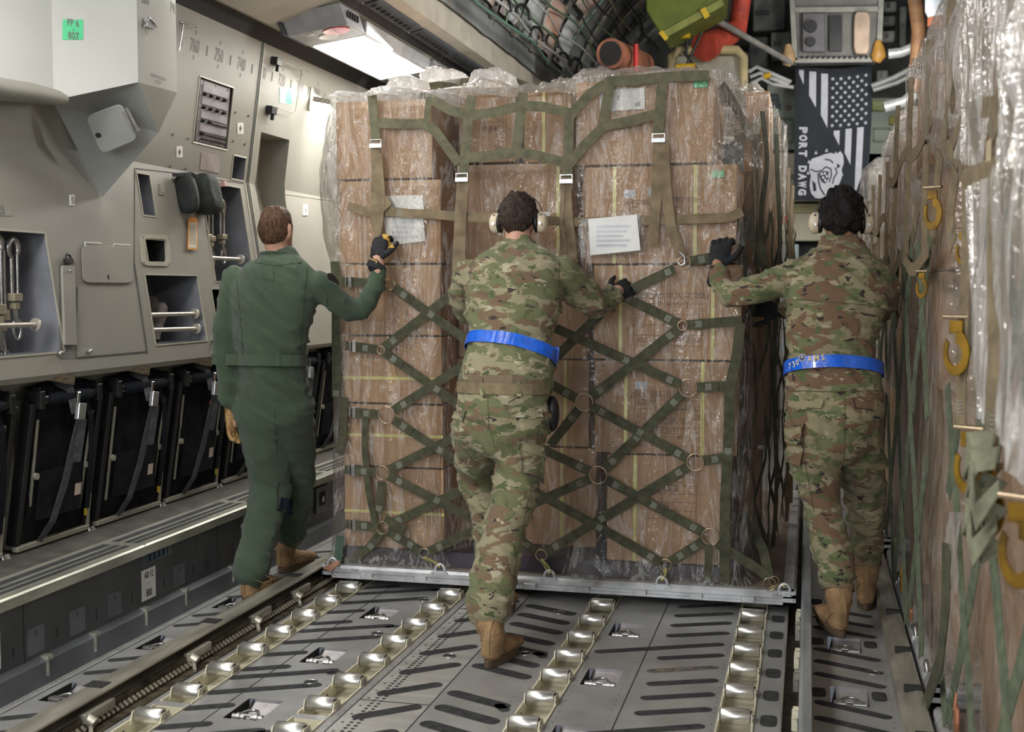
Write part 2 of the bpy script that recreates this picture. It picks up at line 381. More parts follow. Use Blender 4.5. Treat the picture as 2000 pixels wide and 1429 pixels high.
OCP = [((.29, .262, .165), 0, 0, 0), ((.145, .155, .078), 7, .50, 3), ((.175, .118, .074), 8, .56, 3), ((.42, .385, .275), 11, .635, 4), ((.09, .11, .05), 13, .615, 3), ((.045, .033, .032), 15, .655, 3)]
M_CAMO = camo_mat('multicam_cloth', OCP, 1.0, 0.)
M_CAMO2 = camo_mat('multicam_cloth_browner', [((.27, .235, .145), 0, 0, 0), ((.15, .165, .08), 7, .51, 3), ((.17, .105, .064), 7, .53, 3), ((.36, .32, .22), 12, .63, 4), ((.10, .125, .055), 13, .60, 3), ((.04, .03, .03), 15, .635, 3)], 1.1, 4.3)
def hair_mat(name, col):
    return mat(name, col, .55, 0, .35, 120, .9, 220, spec=.3, stretch=(1, 1, .35))
M_HAIR1 = hair_mat('reddish_brown_hair', (.105, .052, .028)); M_HAIR2 = hair_mat('dark_brown_hair', (.05, .032, .024)); M_HAIR3 = hair_mat('black_hair', (.012, .010, .010))
# ------------------------------------------------------------------ floor
YF0, YF1 = -6.0, 14.0
TRAYS = [(-2.165, -2.045), (-1.655, -1.535), (-.94, -.82), (-.275, -.155)]
TX = [-2.105, -1.595, -.88, -.215]
PANX = [-2.52, -1.815, -.72, .16]; PANY = [3.055, 3.69, 4.31, 4.945]
SEG0 = 3.665      # tray cross bar
holes = []
for a, b in TRAYS: holes += [(a, b, 2.5, SEG0-.02), (a, b, SEG0+.02, 5.9)]
for x in PANX:
    for y in PANY: holes.append((x-.065, x+.065, y-.1, y+.1))
fl = MB()
fz = lambda x, y: V((x, y, 0))
def strip(x0, x1, m, y0=YF0, y1=YF1):
    fl.holes(fz, (x0, x1), (y0, y1), [h for h in holes if h[0] > x0-.2 and h[1] < x1+.2 and h[1] > x0 and h[0] < x1], m)
strip(-2.70, -2.62, 1); strip(-2.62, -1.50, 0); strip(-1.50, -1.245, 1); strip(-1.245, -.065, 0)
strip(.015, .335, 0); fl.quad((-.065, YF0, -.05), (.015, YF0, -.05), (.015, YF1, -.05), (-.065, YF1, -.05), 4)
fl.quad((-.065, YF0, 0), (-.065, YF0, -.05), (-.065, YF1, -.05), (-.065, YF1, 0), 4)
fl.quad((.335, YF0, 0), (2.9, YF0, 0), (2.9, YF1, 0), (.335, YF1, 0), 0)
def skid(x0, y0, x1, y1, w=.036, m=2):
    w *= 1.35
    a, b = V((x0, y0, .0009)), V((x1, y1, .0009)); t = (b-a).normalized(); s = V((-t.y, t.x, 0)); r = w/2; P = []
    for k in range(7): g = math.pi*(k/6)-math.pi/2; P.append(b+t*math.cos(g)*r+s*math.sin(g)*r)
    for k in range(7): g = math.pi*(k/6)+math.pi/2; P.append(a+t*math.cos(g)*r+s*math.sin(g)*r)
    fl.poly(P, m)
for py in [PANY[0]-.635]+PANY+[PANY[3]+.635]:
    for dx, dy, l in ((0, -.23, .13), (0, -.045, .12), (0, .12, .33), (0, .29, .33)):
        skid(-2.035, py+dy, -2.035+l*.98, py+dy+l*.5)
    if py > 3: skid(-1.71, py-.2, -1.68, py-.18, .02)
for k in range(12): skid(-1.44, 2.99+k*.24, -1.29, 3.12+k*.24, .04)
for k, y in enumerate((3.24, 3.40, 3.55, 3.70, 3.86, 4.01, 4.33, 4.47, 4.62, 4.76, 4.92, 5.07, 5.22)):
    skid(-1.195, y, -1.0, y-.085, .044)
    if k in (3, 5, 8): skid(-1.01, y-.085, -.985, y-.12, .03)
for k in range(16):
    y = 3.02+k*.156
    if k in (3, 4, 9): skid(-.55, y, -.33, y+.10, .03, 3)
    elif k % 6 == 5: skid(-.78, y-.12, -.33, y+.09, .034)
    else: skid(-.53, y+.01, -.32, y+.10, .034)
for k in range(12):
    y = 2.98+k*.254
    P = [V((-.108+math.copysign(abs(math.cos(a))**.5, math.cos(a))*.028, y+math.copysign(abs(math.sin(a))**.5, math.sin(a))*.055, .0009)) for a in [2*math.pi*i/20 for i in range(20)]]
    fl.poly(P, 2)
for k in range(18):
    y = 2.9+k*.159; ph = (y-4.31) % .635
    if ph < .12 or ph > .52:
        for x in (.055, .262):
            fl.poly([V((x+math.copysign(abs(math.cos(a))**.5, math.cos(a))*.026, y+math.copysign(abs(math.sin(a))**.5, math.sin(a))*.05, .0009)) for a in [2*math.pi*i/20 for i in range(20)]], 2)
    else: skid(.06, y+.05, .27, y-.045, .034)
for k in range(20):
    y = 2.95+k*.163; ph = (y-4.31) % .635
    if .12 < ph < .50: skid(-2.585, y-.03, -2.455, y+.05, .032)
# seams, rivets, round plugs
for x in (-2.62, -1.93, -1.50, -1.245, -.60): fl.box((x-.0018, 2, .0002), (x+.0018, 9, .0012), 5)
for x, ys in ((-1.5, (3.87, 5.1)), (-.9, ())):
    for y in ys: fl.box((-1.5, y-.002, .0003), (-1.245, y+.002, .0013), 5)
for i in range(120):
    y = 3.0+i*.027
    for x in (-2.672, -2.645): fl.disc((x, y, .001), (0, 0, 1), .0035, 6, 6)
    fl.box((-1.452, y, .0003), (-1.440, y+.010, .0014), 5); fl.box((-1.427, y, .0003), (-1.415, y+.010, .0014), 5)
    if i % 2 == 0:
        for x in (-.80, -.63, -.29, -.985, .03, .295, -1.51, -1.665): fl.disc((x, y, .001), (0, 0, 1), .0028, 6, 5)
    if i % 3 == 0: fl.disc((-1.475, y, .001), (0, 0, 1), .005, 6, 5)
for x, y in ((-1.72, 4.64), (-1.70, 5.2), (-1.34, 4.42), (-1.06, 4.52), (-1.05, 5.14), (.255, 4.60), (-2.47, 4.63), (-1.74, 4.0)):
    fl.disc((x, y, .0012), (0, 0, 1), .022, 16, 2); fl.ring((x, y, .0015), (0, 0, 1), .024, .003, 16, 6, 4)
for h in holes:
    if h[1]-h[0] > .125 or h[2] == 2.5 or h[2] > 3: pass
fl.build('floor', [M_FLOOR, M_FLOOR2, M_SKID, M_SKID2, M_RACK, M_DARK, M_STEEL], kind='structure')

# roller trays: cream channel with rollers
def roller_tray(x, label, ys, y0=2.5, y1=5.9):
    root = thing('roller_tray', (x, y0, 0), label, 'roller conveyor', 'roller conveyor trays set in the floor')
    t = MB(); w = .06
    for a, b in ((y0, SEG0-.02), (SEG0+.02, y1)):
        t.box((x-w, a, -.052), (x+w, b, -.046)); t.box((x-w, a, -.05), (x-w+.006, b, .006)); t.box((x+w-.006, a, -.05), (x+w, b, .006))
        t.box((x-w, a, -.05), (x+w, a+.004, 0)); t.box((x-w, b-.004, -.05), (x+w, b, 0))
    t.split('channel', M_CREAM, root)
    h = MB()
    n = int((y1-y0)/.254)
    for r in ys:
        for k in (-.105, -.08, .08, .105):
            for s in (-1, 1): h.disc((x+s*(w-.0065), r+k+(.127 if abs(k) > .1 else 0)*0, -.022), (-s, 0, 0), .0085, 10)
        h.disc((x-w+.0065, r+.127, -.022), (1, 0, 0), .0085, 10)
    h.build('lightening_holes', M_DARK, root, kind='stuff')
    c = MB(); c.box((x-w, SEG0-.02, -.01), (x+w, SEG0+.02, .002)); c.build('cross_bar', M_FLOOR, root)
    for r in ys:
        m = MB(); m.tube([(x-.0485, r, .013), (x-.047, r, .013), (x+.047, r, .013), (x+.0485, r, .013)], [.0265, .028, .028, .0265], 24)
        ro = m.build('roller', M_ALU, root)
        b = MB()
        for s in (-1, 1):
            b.prism([V((x+s*.0555, r-.042, -.01)), V((x+s*.0555, r-.024, .03)), V((x+s*.0555, r+.024, .03)), V((x+s*.0555, r+.042, -.01))], (-s*.004, 0, 0))
        b.split('roller_bracket', M_CREAM, root)
        p = MB()
        for s in (-1, 1): p.cyl((x+s*.0475, r, .012), (x+s*.0525, r, .012), .022, 14, 0); p.cyl((x+s*.05, r, .012), (x+s*.0585, r, .012), .009, 10, 1)
        p.split('end_cap', [M_DARK, M_STEEL], ro)
def rows(y): return [y+.254*k for k in range(-3, 8) if y+.254*k > 3.05]
roller_tray(TX[0], 'cream roller tray with steel rollers beside the left guide rail', rows(3.52))
roller_tray(TX[1], 'cream roller tray with steel rollers left of the pale centre plate', rows(3.505))
roller_tray(TX[2], 'cream roller tray with steel rollers running to the right of the middle pusher\'s boot', rows(3.745))
roller_tray(TX[3], 'cream roller tray with steel rollers running under the right end of the pallet', rows(3.725))

# tie-down rings in their pans
def tie_down(x, y, label):
    r = thing('tie_down_ring', (x, y, 0), label, 'tie-down ring', 'tie-down rings recessed in the floor')
    p = MB(); a, b = .065, .1; d = -.055
    p.quad((x-a, y-b, 0), (x-a, y-b, d), (x+a, y-b, d), (x+a, y-b, 0), 1)
    p.quad((x-a, y-b, d), (x-a, y+.02, d), (x+a, y+.02, d), (x+a, y-b, d), 1)
    p.quad((x-a*.7, y+.0, d), (x-a*.7, y+b, -.012), (x+a, y+b, -.012), (x+a, y+.0, d), 0)
    p.quad((x-a*.7, y+b, -.012), (x-a*.7, y+b, 0), (x+a, y+b, 0), (x+a, y+b, -.012), 0)
    p.quad((x-a, y+.02, d), (x-a*.7, y+b, -.0), (x-a*.7, y+b, -.012), (x-a*.7, y, d), 1)
    p.quad((x-a, y-b, 0), (x-a, y+b, 0), (x-a, y+b, d), (x-a, y-b, d), 1); p.quad((x+a, y-b, 0), (x+a, y+b, 0), (x+a, y+b, d), (x+a, y-b, d), 1)
    p.build('pan', [M_PAN, M_DARK], r)
    c = MB()
    for s in (-1, 1):
        c.cyl((x+s*.012, y-.045, -.014), (x+s*.055, y-.045, -.014), .0125, 12); c.cyl((x+s*.027, y-.045, -.014), (x+s*.038, y-.045, -.014), .0165, 12)
    c.beam((x-.055, y-.06, -.022), (x+.055, y-.06, -.022), .012, .01); c.build('hinge_barrel', M_STEEL, r, bevel=.001)
    g = MB(); g.tube([(x+.03*math.cos(t), y-.045+.052*math.sin(t), -.006) for t in [math.pi*k/10 for k in range(11)]], .0055, 8)
    g.tube([(x-.03, y-.045, -.006), (x+.03, y-.045, -.006)], .0055, 8); g.build('ring', M_STEEL, r)
_side = ['between sidewall and left rail', 'between the two left roller trays', 'right of the third roller tray', 'in the right walkway']
_row = ['', 'nearest the camera', 'second from the camera', 'closest to the pallet']
for i, x in enumerate(PANX):
    for j, y in enumerate(PANY):
        if j == 0: continue
        tie_down(x, y, 'recessed tie-down ring %s, %s' % (_side[i], _row[j]))
pb = MB()
for x in PANX:
    y = PANY[0]; pb.box((x-.065, y-.1, -.03), (x+.065, y+.1, -.002))
pb.build('floor', M_FLOOR, kind='structure')

# left guide rail with its lock rack
gl = thing('guide_rail', (-2.33, 2.5, 0), 'long alloy guide rail with lock rack along the left roller tray', 'guide rail')
g = MB(); y0, y1 = 2.4, 12.5
prof = [(-2.385, 0), (-2.385, .012), (-2.345, .02), (-2.345, .088), (-2.335, .098), (-2.252, .098), (-2.252, .088), (-2.325, .082), (-2.325, .012), (-2.25, .012), (-2.25, 0)]
g.prism([V((x, y0, z)) for x, z in prof], (0, y1-y0, 0)); g.build('rail_profile', M_RAIL, gl, bevel=.002)
g = MB(); g.box((-2.25, y0, .0), (-2.195, y1, .006)); g.box((-2.262, y0, .006), (-2.25, y1, .05)); g.build('rack_bed', M_RACK, gl)
g = MB()
for k in range(100):
    y = 3.2+k*.0275; g.cyl((-2.247, y, .028), (-2.233, y+.004, .014), .008, 8, 0)
g.build('rack_teeth', mat('worn_tooth', (.22, .20, .15), .5, .4, .2), gl, kind='stuff')
for y in (3.35, 4.02, 4.56, 4.98):
    g = MB(); g.box((-2.262, y, .03), (-2.235, y+.17, .062)); g.cyl((-2.245, y+.02, .045), (-2.215, y+.02, .03), .018, 12); g.beam((-2.23, y+.02, .02), (-2.2, y-.03, .01), .014, .02)
    g.build('pallet_lock', M_RAIL, gl, bevel=.002)
g = MB()
for y in (3.5, 4.3, 5.1): g.box((-2.345, y, .099), (-2.275, y+.06, .101))
g.split('rail_slot_mark', M_DARK, gl)
# right guide rail
gr = thing('guide_rail', (0, 2.5, 0), 'pale notched guide rail at the right end of the pallet', 'guide rail')
g = MB(); prof = [(-.012, -.05), (-.012, .085), (.0, .098), (.03, .098), (.03, .0), (.022, -.0), (.022, .085), (.0, .085), (.0, -.05)]
g.prism([V((x, y0, z)) for x, z in prof], (0, y1-y0, 0)); g.build('rail_profile', mat('pale_rail_alloy', (.42, .44, .46), .35, .5, .15, 6, stretch=(3, .6, 3)), gr, bevel=.0015)
for k, y in enumerate((3.55, 3.95, 4.35, 4.62, 5.0, 5.2)):
    g = MB(); g.box((-.03, y, .03), (-.012, y+.07, .05)); g.box((-.034, y+.02, -.02), (-.014, y+.10, .03)); g.cyl((-.03, y+.05, .04), (-.012, y+.05, .04), .014, 10)
    g.build('pallet_lock', M_CREAM if k % 2 else M_RAIL, gr, bevel=.002)
g = MB(); g.box((-.072, y0, -.01), (-.066, y1, .006)); g.build('edge_strip', M_RAIL, gr)
# rail of the neighbouring lane
go = thing('guide_rail', (.36, 2.5, 0), 'olive brown guide rail at the foot of the netted cargo on the right', 'guide rail')
g = MB(); prof = [(.315, 0), (.315, .05), (.33, .062), (.375, .075), (.395, .075), (.395, .065), (.34, .05), (.34, 0)]
g.prism([V((x, y0, z)) for x, z in prof], (0, y1-y0, 0)); g.build('rail_profile', M_RAIL, go, bevel=.002)
for y in (3.3, 3.75, 4.2, 4.65, 5.2):
    g = MB(); g.box((.335, y, .064), (.395, y+.035, .085)); g.build('lock_pawl', M_DARK, go, bevel=.002)

# ------------------------------------------------------------------ left sidewall
def prof_face(mb, pts, y0, y1, m=0):
    for (x0, z0), (x1, z1) in zip(pts[:-1], pts[1:]): mb.quad((x0, y0, z0), (x0, y1, z0), (x1, y1, z1), (x1, y0, z1), m)
w = MB(); Y0, Y1 = -6.0, 14.0
prof_face(w, [(-2.66, 0), (-2.66, .085), (-2.685, .103)], Y0, Y1, 1)
prof_face(w, [(-2.685, .103), (-2.685, .335)], Y0, Y1, 0)
prof_face(w, [(-2.86, .365), (-3.13, .385)], Y0, Y1, 2)
prof_face(w, [(-3.13, .385), (-3.10, .98), (-2.985, 1.07)], Y0, Y1, 3)
w.build('wall_left_lower', [M_SIDE, M_SIDE2, M_SOOT, M_WALL2], kind='structure')
def stn(n): return 4.49+(800-n)*.0254
XS = -2.6845
d = MB()
for n in (830, 820, 810, 790, 780, 770):
    d.text(str(n), (XS, stn(n), .135), (0, 1, 0), (0, 0, 1), .042, 0, .62); d.box((XS, stn(n)-.002, .185), (XS+.0008, stn(n)+.002, .205), 0)
for n in (835, 825, 815, 805, 795, 785, 775): d.box((XS, stn(n)-.003, .14), (XS+.0008, stn(n)+.003, .18), 0)
for n in (830, 820, 810, 790): d.quad((XS-.0002+.0003, stn(n)-.05, .12), (XS+.0001, stn(n)+.05, .12), (XS+.0001, stn(n)+.05, .215), (XS+.0001, stn(n)-.05, .215), 1)
d.build('trim_station_marks', [M_INK, mat('mark_patch', (.135, .145, .165), .4)], kind='structure')
s = MB()
for y in (3.66, 5.1): 
    s.box((XS, y-.0015, .10), (XS+.001, y+.0015, .335)); 
for y in (3.75, 4.05, 4.42, 4.75, 5.2):
    s.box((-2.66, y, .03), (-2.652, y+.008, .09), 1); s.box((-2.69, y, .088), (-2.652, y+.03, .104), 1)
s.build('trim_sidewall_joints', [M_DARK, M_NOSE], kind='structure')
def plate(name, label, cat, pts, mats, texts, n, group=None, th=.0015, ink=1):
    """a thin sign lying on a surface; texts = (string, centre, u, v, height)"""
    m = MB(); n = V(n).normalized(); m.prism([V(p) for p in pts], n*th)
    c = sum((V(p) for p in pts), V((0, 0, 0)))/len(pts)
    r = thing(name, c, label, cat, group); m.build('plate', mats[0], r)
    if texts:
        t = MB()
        for s_, c_, u_, v_, h_, *cond in texts: t.text(s_, V(c_)+n*(th+.0022), u_, v_, h_, 0, cond[0] if cond else .7, bold=.015)
        t.build('lettering', mats[ink], r)
    return r
def rectX(x, y0, y1, z0, z1): return [(x, y0, z0), (x, y1, z0), (x, y1, z1), (x, y0, z1)]
yv = (0, 1, 0); zv = (0, 0, 1)
plate('location_sign', 'white sign reading AD 12 and 800 on the dark sidewall', 'sign', rectX(XS+.001, 4.435, 4.545, .125, .255), [M_WHITE, M_INK],
      [('AD 12', (XS, 4.49, .218), yv, zv, .026), ('800', (XS, 4.49, .14), yv, zv, .03), ('I', (XS, 4.49, .185), yv, zv, .014)], (1, 0, 0))
plate('location_sign', 'white sign cut by the left edge of the photo, ending in 3 and 0', 'sign', rectX(XS+.001, 3.425, 3.53, .125, .255), [M_WHITE, M_INK],
      [('AD 13', (XS, 3.475, .218), yv, zv, .026), ('840', (XS, 3.475, .14), yv, zv, .03)], (1, 0, 0))
plate('location_sign', 'creased white sign low on the sidewall next to the left end of the pallet', 'sign', rectX(XS+.001, 6.55, 6.68, .12, .25), [M_WHITE, M_INK],
      [('AD 10', (XS, 6.615, .213), yv, zv, .026), ('716', (XS, 6.615, .135), yv, zv, .03)], (1, 0, 0))
vt = thing('sidewall_vent', (XS, 4.56, .3), 'small slotted vent frame above the AD 12 sign', 'vent')
m = MB(); m.box((XS, 4.44, .275), (XS+.003, 4.68, .335)); m.build('vent_frame', M_SIDE2, vt)
m = MB(); m.box((XS+.003, 4.47, .285), (XS+.0035, 4.65, .325), 0)
for k in range(5): m.box((XS+.0036, 4.475+k*.037, .288), (XS+.0042, 4.487+k*.037, .322), 1)
m.build('slots', [M_DARK, mat('slot_blue', (.10, .20, .36), .5)], vt)
bx = thing('sidewall_box', (XS, 6.2, .2), 'grey recessed box on the sidewall left of the pallet corner', 'box')
m = MB(); m.box((XS, 6.25, .16), (XS+.012, 6.42, .31)); m.build('cover', M_SIDE2, bx, bevel=.004)
m = MB(); m.box((XS+.0121, 6.29, .20), (XS+.0126, 6.38, .28)); m.cyl((XS+.0126, 6.335, .235), (XS+.018, 6.335, .235), .018, 12, 1); m.build('handle_well', [M_DARK, M_STEEL], bx)
cv = thing('sidewall_cover', (XS, 5.95, .2), 'curved grey cover bracket standing out from the sidewall behind the green-suited man', 'bracket')
m = MB(); m.prism([V((XS, 6.0, .34)), V((XS+.03, 6.0, .34)), V((XS+.035, 6.0, .18)), V((XS+.012, 6.0, .10)), V((XS, 6.0, .10))], (0, .12, 0)); m.build('cover', M_SIDE2, cv, bevel=.006, seg=2)

# ledge with alloy nose and black tread strips
lg = MB()
prof_face(lg, [(-2.685, .335), (-2.66, .325), (-2.65, .33), (-2.65, .366), (-2.658, .372), (-2.86, .372), (-2.862, .36)], Y0, Y1, 0)
for a, b in ((-2.725, -2.70), (-2.765, -2.74), (-2.825, -2.79)):
    for k in range(6): lg.box((a, 2.4+k*1.02, .3722), (b, 3.36+k*1.02, .3735), 1)
for k in range(7):
    for x in (-2.672, -2.732, -2.778, -2.84):
        for dy in (-.02, .02): lg.disc((x, 2.38+k*1.02+dy, .3738), (0, 0, 1), .0035, 6, 2)
    lg.box((-2.66, 2.378+k*1.02, .372), (-2.649, 2.382+k*1.02, .373), 1)
lg.build('trim_ledge', [M_NOSE, M_SKID, M_STEEL], kind='structure')

# upper wall: two leaning planes with recesses
WZ = [(-2.915, 1.09), (-3.06, 2.02), (-2.955, 2.79)]
def wallx(z):
    (x0, z0), (x1, z1) = (WZ[0], WZ[1]) if z <= WZ[1][1] else (WZ[1], WZ[2])
    return x0+(x1-x0)*(z-z0)/(z1-z0)
def wp(y, z, off=0.): return V((wallx(z)+off, y, z))
NL = V((WZ[1][1]-WZ[0][1], 0, -(WZ[1][0]-WZ[0][0]))).normalized(); NU = V((WZ[2][1]-WZ[1][1], 0, -(WZ[2][0]-WZ[1][0]))).normalized()
def PW(u, v):
    a = PP(u, v, (WZ[0][0], 0, WZ[0][1]), NL)
    if a.z <= WZ[1][1]: return a
    return PP(u, v, (WZ[1][0], 0, WZ[1][1]), NU)
def yz(u, v): p = PW(u, v); return p.y, p.z
def yzrect(u0, v0, u1, v1, u2=None, v2=None):
    pts = [yz(u0, v0), yz(u1, v1)]; return min(p[0] for p in pts), max(p[0] for p in pts), min(p[1] for p in pts), max(p[1] for p in pts)
# recess openings (y0,y1,z0,z1)
REC = {}
def rec(name, tl, tr, vb): (ya, za), (yb, _), (_, zb) = yz(*tl), yz(*tr), yz((tl[0]+tr[0])/2, vb); REC[name] = (ya, yb, zb, za)
rec('chain_left', (-150, 437), (86, 440), 700); rec('tube_bin', (282, 535), (385, 537), 671); rec('chain_right', (390, 352), (469, 366), 550)
rec('dark_bin', (412, 563), (440, 563), 700); rec('small_square', (282, 465), (322, 467), 512); rec('hand_hold', (266, 336), (292, 342), 420); rec('green_niche', (456, 302), (481, 308), 352); rec('control', (390, 148), (457, 168), 288)
rec('niche', (510, 257), (566, 268), 440); REC['niche'] = (REC['niche'][0], REC['niche'][1], 1.45, REC['niche'][3])
wl = MB()
def wall_band(z0, z1, names, m=0):
    hs = [REC[n] for n in names]
    zs = sorted({z0, z1} | {h[2] for h in hs} | {h[3] for h in hs}); ys = sorted({Y0, Y1} | {h[0] for h in hs} | {h[1] for h in hs})
    for i in range(len(ys)-1):
        for j in range(len(zs)-1):
            a, b = (ys[i]+ys[i+1])/2, (zs[j]+zs[j+1])/2
            if zs[j] < z0-1e-6 or zs[j+1] > z1+1e-6 or any(h[0] < a < h[1] and h[2] < b < h[3] for h in hs): continue
            wl.quad(wp(ys[i], zs[j]), wp(ys[i+1], zs[j]), wp(ys[i+1], zs[j+1]), wp(ys[i], zs[j+1]), m)
_low = [n for n in REC if REC[n][3] <= WZ[1][1]]; _up2 = [n for n in REC if REC[n][2] >= WZ[1][1]]
for n in [k for k in REC if k not in _low and k not in _up2]:      # opening crosses the bend: split it there
    a = REC[n]; REC[n+'_a'] = (a[0], a[1], a[2], WZ[1][1]); REC[n+'_b'] = (a[0], a[1], WZ[1][1], a[3]); _low.append(n+'_a'); _up2.append(n+'_b')
wall_band(WZ[0][1], WZ[1][1], _low); wall_band(WZ[1][1], WZ[2][1], _up2)
prof_face(wl, [(-2.985, 1.07), (-2.925, 1.068), (-2.915, 1.09)], Y0, Y1, 0)
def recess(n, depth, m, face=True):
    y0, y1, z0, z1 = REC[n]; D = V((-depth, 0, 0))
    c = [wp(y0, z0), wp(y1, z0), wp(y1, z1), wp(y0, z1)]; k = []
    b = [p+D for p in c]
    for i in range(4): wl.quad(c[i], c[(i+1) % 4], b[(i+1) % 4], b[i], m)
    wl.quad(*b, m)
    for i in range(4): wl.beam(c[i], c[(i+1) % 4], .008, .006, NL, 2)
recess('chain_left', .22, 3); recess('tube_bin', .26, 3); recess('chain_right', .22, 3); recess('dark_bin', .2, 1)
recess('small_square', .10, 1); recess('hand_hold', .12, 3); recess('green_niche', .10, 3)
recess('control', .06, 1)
if 'niche' in _low or 'niche' in _up2: recess('niche', .16, 0)
else:
    for s in ('niche_a', 'niche_b'):
        y0, y1, z0, z1 = REC[s]
    ya, yb, za, zb = REC['niche']
    nf = 10
    for i in range(nf):
        t0, t1 = i/nf, (i+1)/nf; z0, z1 = za+(zb-za)*t0, za+(zb-za)*t1
        dd = lambda t: .02+.16*math.sin(math.pi*min(1, t*.55+.0))
        x0, x1 = wallx(z0)-dd(t0), wallx(z1)-dd(t1)
        wl.add([(x0, ya, z0), (x0, yb, z0), (x1, yb, z1), (x1, ya, z1)], [(0, 1, 2, 3)], 0, True)
        wl.quad((wallx(z0), ya, z0), (x0, ya, z0), (x1, ya, z1), (wallx(z1), ya, z1), 0); wl.quad((wallx(z0), yb, z0), (x0, yb, z0), (x1, yb, z1), (wallx(z1), yb, z1), 0)
    wl.quad((wallx(zb), ya, zb), (wallx(zb), yb, zb), (wallx(zb)-dd(1), yb, zb), (wallx(zb)-dd(1), ya, zb), 0)
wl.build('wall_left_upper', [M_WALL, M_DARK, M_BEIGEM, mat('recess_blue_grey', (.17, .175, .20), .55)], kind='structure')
# seams, raised panel borders
sm = MB()
ys_ = stn(731.5)
for z0, z1 in ((1.09, 2.02), (2.02, 2.79)): sm.beam(wp(ys_, z0, .001), wp(ys_, z1, .001), .016, .004, NU, 0); sm.beam(wp(ys_+.02, z0, .002), wp(ys_+.02, z1, .002), .012, .008, NU, 1)
def seam(pts, w_=.006, m=0):
    for a, b in zip(pts[:-1], pts[1:]): sm.beam(PW(*a)+NL*.001, PW(*b)+NL*.001, w_, .003, NL, m)
seam([(263, 328), (352, 338), (478, 358)], .003); seam([(262, 515), (287, 690)], .010)
seam([(150, 560), (148, 698), (285, 686)], .006); seam([(262, 515), (263, 330)], .003)
seam([(478, 358), (500, 505)], .01, 1); seam([(555, 378), (655, 392)], .004, 1)
sm.build('trim_wall_seams', [mat('seam_shadow_gap', (.07, .075, .07), .6), M_BEIGEM], kind='structure')
# station numbers high on the wall
tx = MB()
for n in (780, 770, 760, 750, 740, 730, 720, 710, 700):
    z = 2.60; tx.text(str(n), wp(stn(n), z, .0015), yv, V((WZ[2][0]-WZ[1][0], 0, WZ[2][1]-WZ[1][1])), .068, 0, .66, bold=.006)
    tx.beam(wp(stn(n), z+.085, .002), wp(stn(n), z+.105, .002), .004, .001, NU, 0); tx.beam(wp(stn(n), z-.035, .002), wp(stn(n), z-.015, .002), .004, .001, NU, 0)
for n in (765, 755, 745, 735, 725, 715, 705, 695): tx.beam(wp(stn(n), 2.605, .002), wp(stn(n), 2.655, .002), .007, .001, NU, 0)
tx.build('trim_station_numbers', [mat('faded_ink', (.17, .165, .15), .6)], kind='structure')

# ------------------------------------------------------------------ right wall and crown
rw = MB(); prof_face(rw, [(2.9, 0), (2.95, 1.6), (2.8, 2.9)], Y0, Y1); rw.build('wall_right', M_WALL, kind='structure')
cl = MB()
prof_face(cl, [(-2.955, 2.79), (-2.90, 2.865)], Y0, Y1, 1)
prof_face(cl, [(-2.90, 2.865), (-2.84, 2.845), (-2.46, 2.965)], Y0, Y1, 0)
prof_face(cl, [(-2.46, 2.965), (-2.42, 3.0)], Y0, Y1, 1)
prof_face(cl, [(-2.42, 3.0), (-2.235, 3.04), (-2.25, 3.32)], Y0, Y1, 0)
prof_face(cl, [(2.8, 2.9), (2.22, 3.10)], Y0, Y1, 0)
cl.build('ceiling_side_fairing', [mat('fairing_beige', (.42, .39, .33), .55, 0, .08, 4, .1, 200, grime=(.30, .27, .22), gscale=5), M_DARK], kind='structure')
def crown(a):    # a 0..1 left to right
    t = math.pi*(1-a); return V((2.22*math.cos(t), 0, 3.1+1.75*math.sin(t)))
M_CROWN = mat('crown_insulation', (.30, .31, .31), .55, .1, .35, 1.6, .8, 14, col2=(.10, .105, .105), grime=(.34, .15, .085), gscale=1.0, gthr=.56)
cr = MB(); cr.grid(lambda a, b: crown(a)+V((0, Y0+(Y1-Y0)*b, .10+.03*noise.noise(V((a*30, b*60, 0))))), 64, 200)
cr.build('ceiling', M_CROWN, kind='structure')
fr = MB()
for k in range(15):
    y = 4.6+k*.62
    P = [crown(i/24)+V((0, y, 0)) for i in range(1, 24)]
    fr.strap(P, .09, [V((0, 0, 3.1))-crown(i/24) for i in range(1, 24)], .02, 0)
    fr.strap([p+V((0, 0, .05)) for p in P], .012, [V((0, 1, 0)) for p in P], .05, 1)
for i in range(1, 24, 2):
    p = crown(i/24)+V((0, 0, .03)); fr.beam(p+V((0, 4.2, 0)), p+V((0, 13.8, 0)), .035, .03, crown(i/24)-V((0, 0, 3.1)), 1)
fr.build('ceiling_frames', [mat('frame_dirty', (.25, .24, .20), .5, .2, .3, 6, grime=(.10, .10, .09), gscale=4), mat('stringer_grey', (.20, .20, .185), .5, .2, .3, 6)], kind='structure')
# ------------------------------------------------------------------ the pallet being pushed
PF = 5.335; PXL, PXR = -2.262, -.035; PZB, PZT = .045, .102
pal = thing('cargo_pallet', (-1.15, PF, PZB), 'flat alloy-edged cargo pallet carrying the netted stack of cartons', 'pallet')
m = MB(); m.box((PXL+.05, PF+.05, PZB+.004), (PXR-.05, PF+2.69, PZT), 0); m.build('deck', M_PTOP, pal)
m = MB()
pr = [(0, PZB), (-.0, PZB+.012), (.012, PZB+.014), (.012, PZB+.026), (0, PZB+.03), (0, PZT-.01), (.01, PZT+.003), (.055, PZT+.003), (.055, PZB)]
m.prism([V((PXL, PF+a, b)) for a, b in pr], (PXR-PXL, 0, 0)); m.prism([V((PXR-a, PF, b)) for a, b in pr], (0, 2.74, 0)); m.prism([V((PXL+a, PF, b)) for a, b in pr], (0, 2.74, 0))
m.build('edge_rail', M_PALLET, pal)
m = MB()
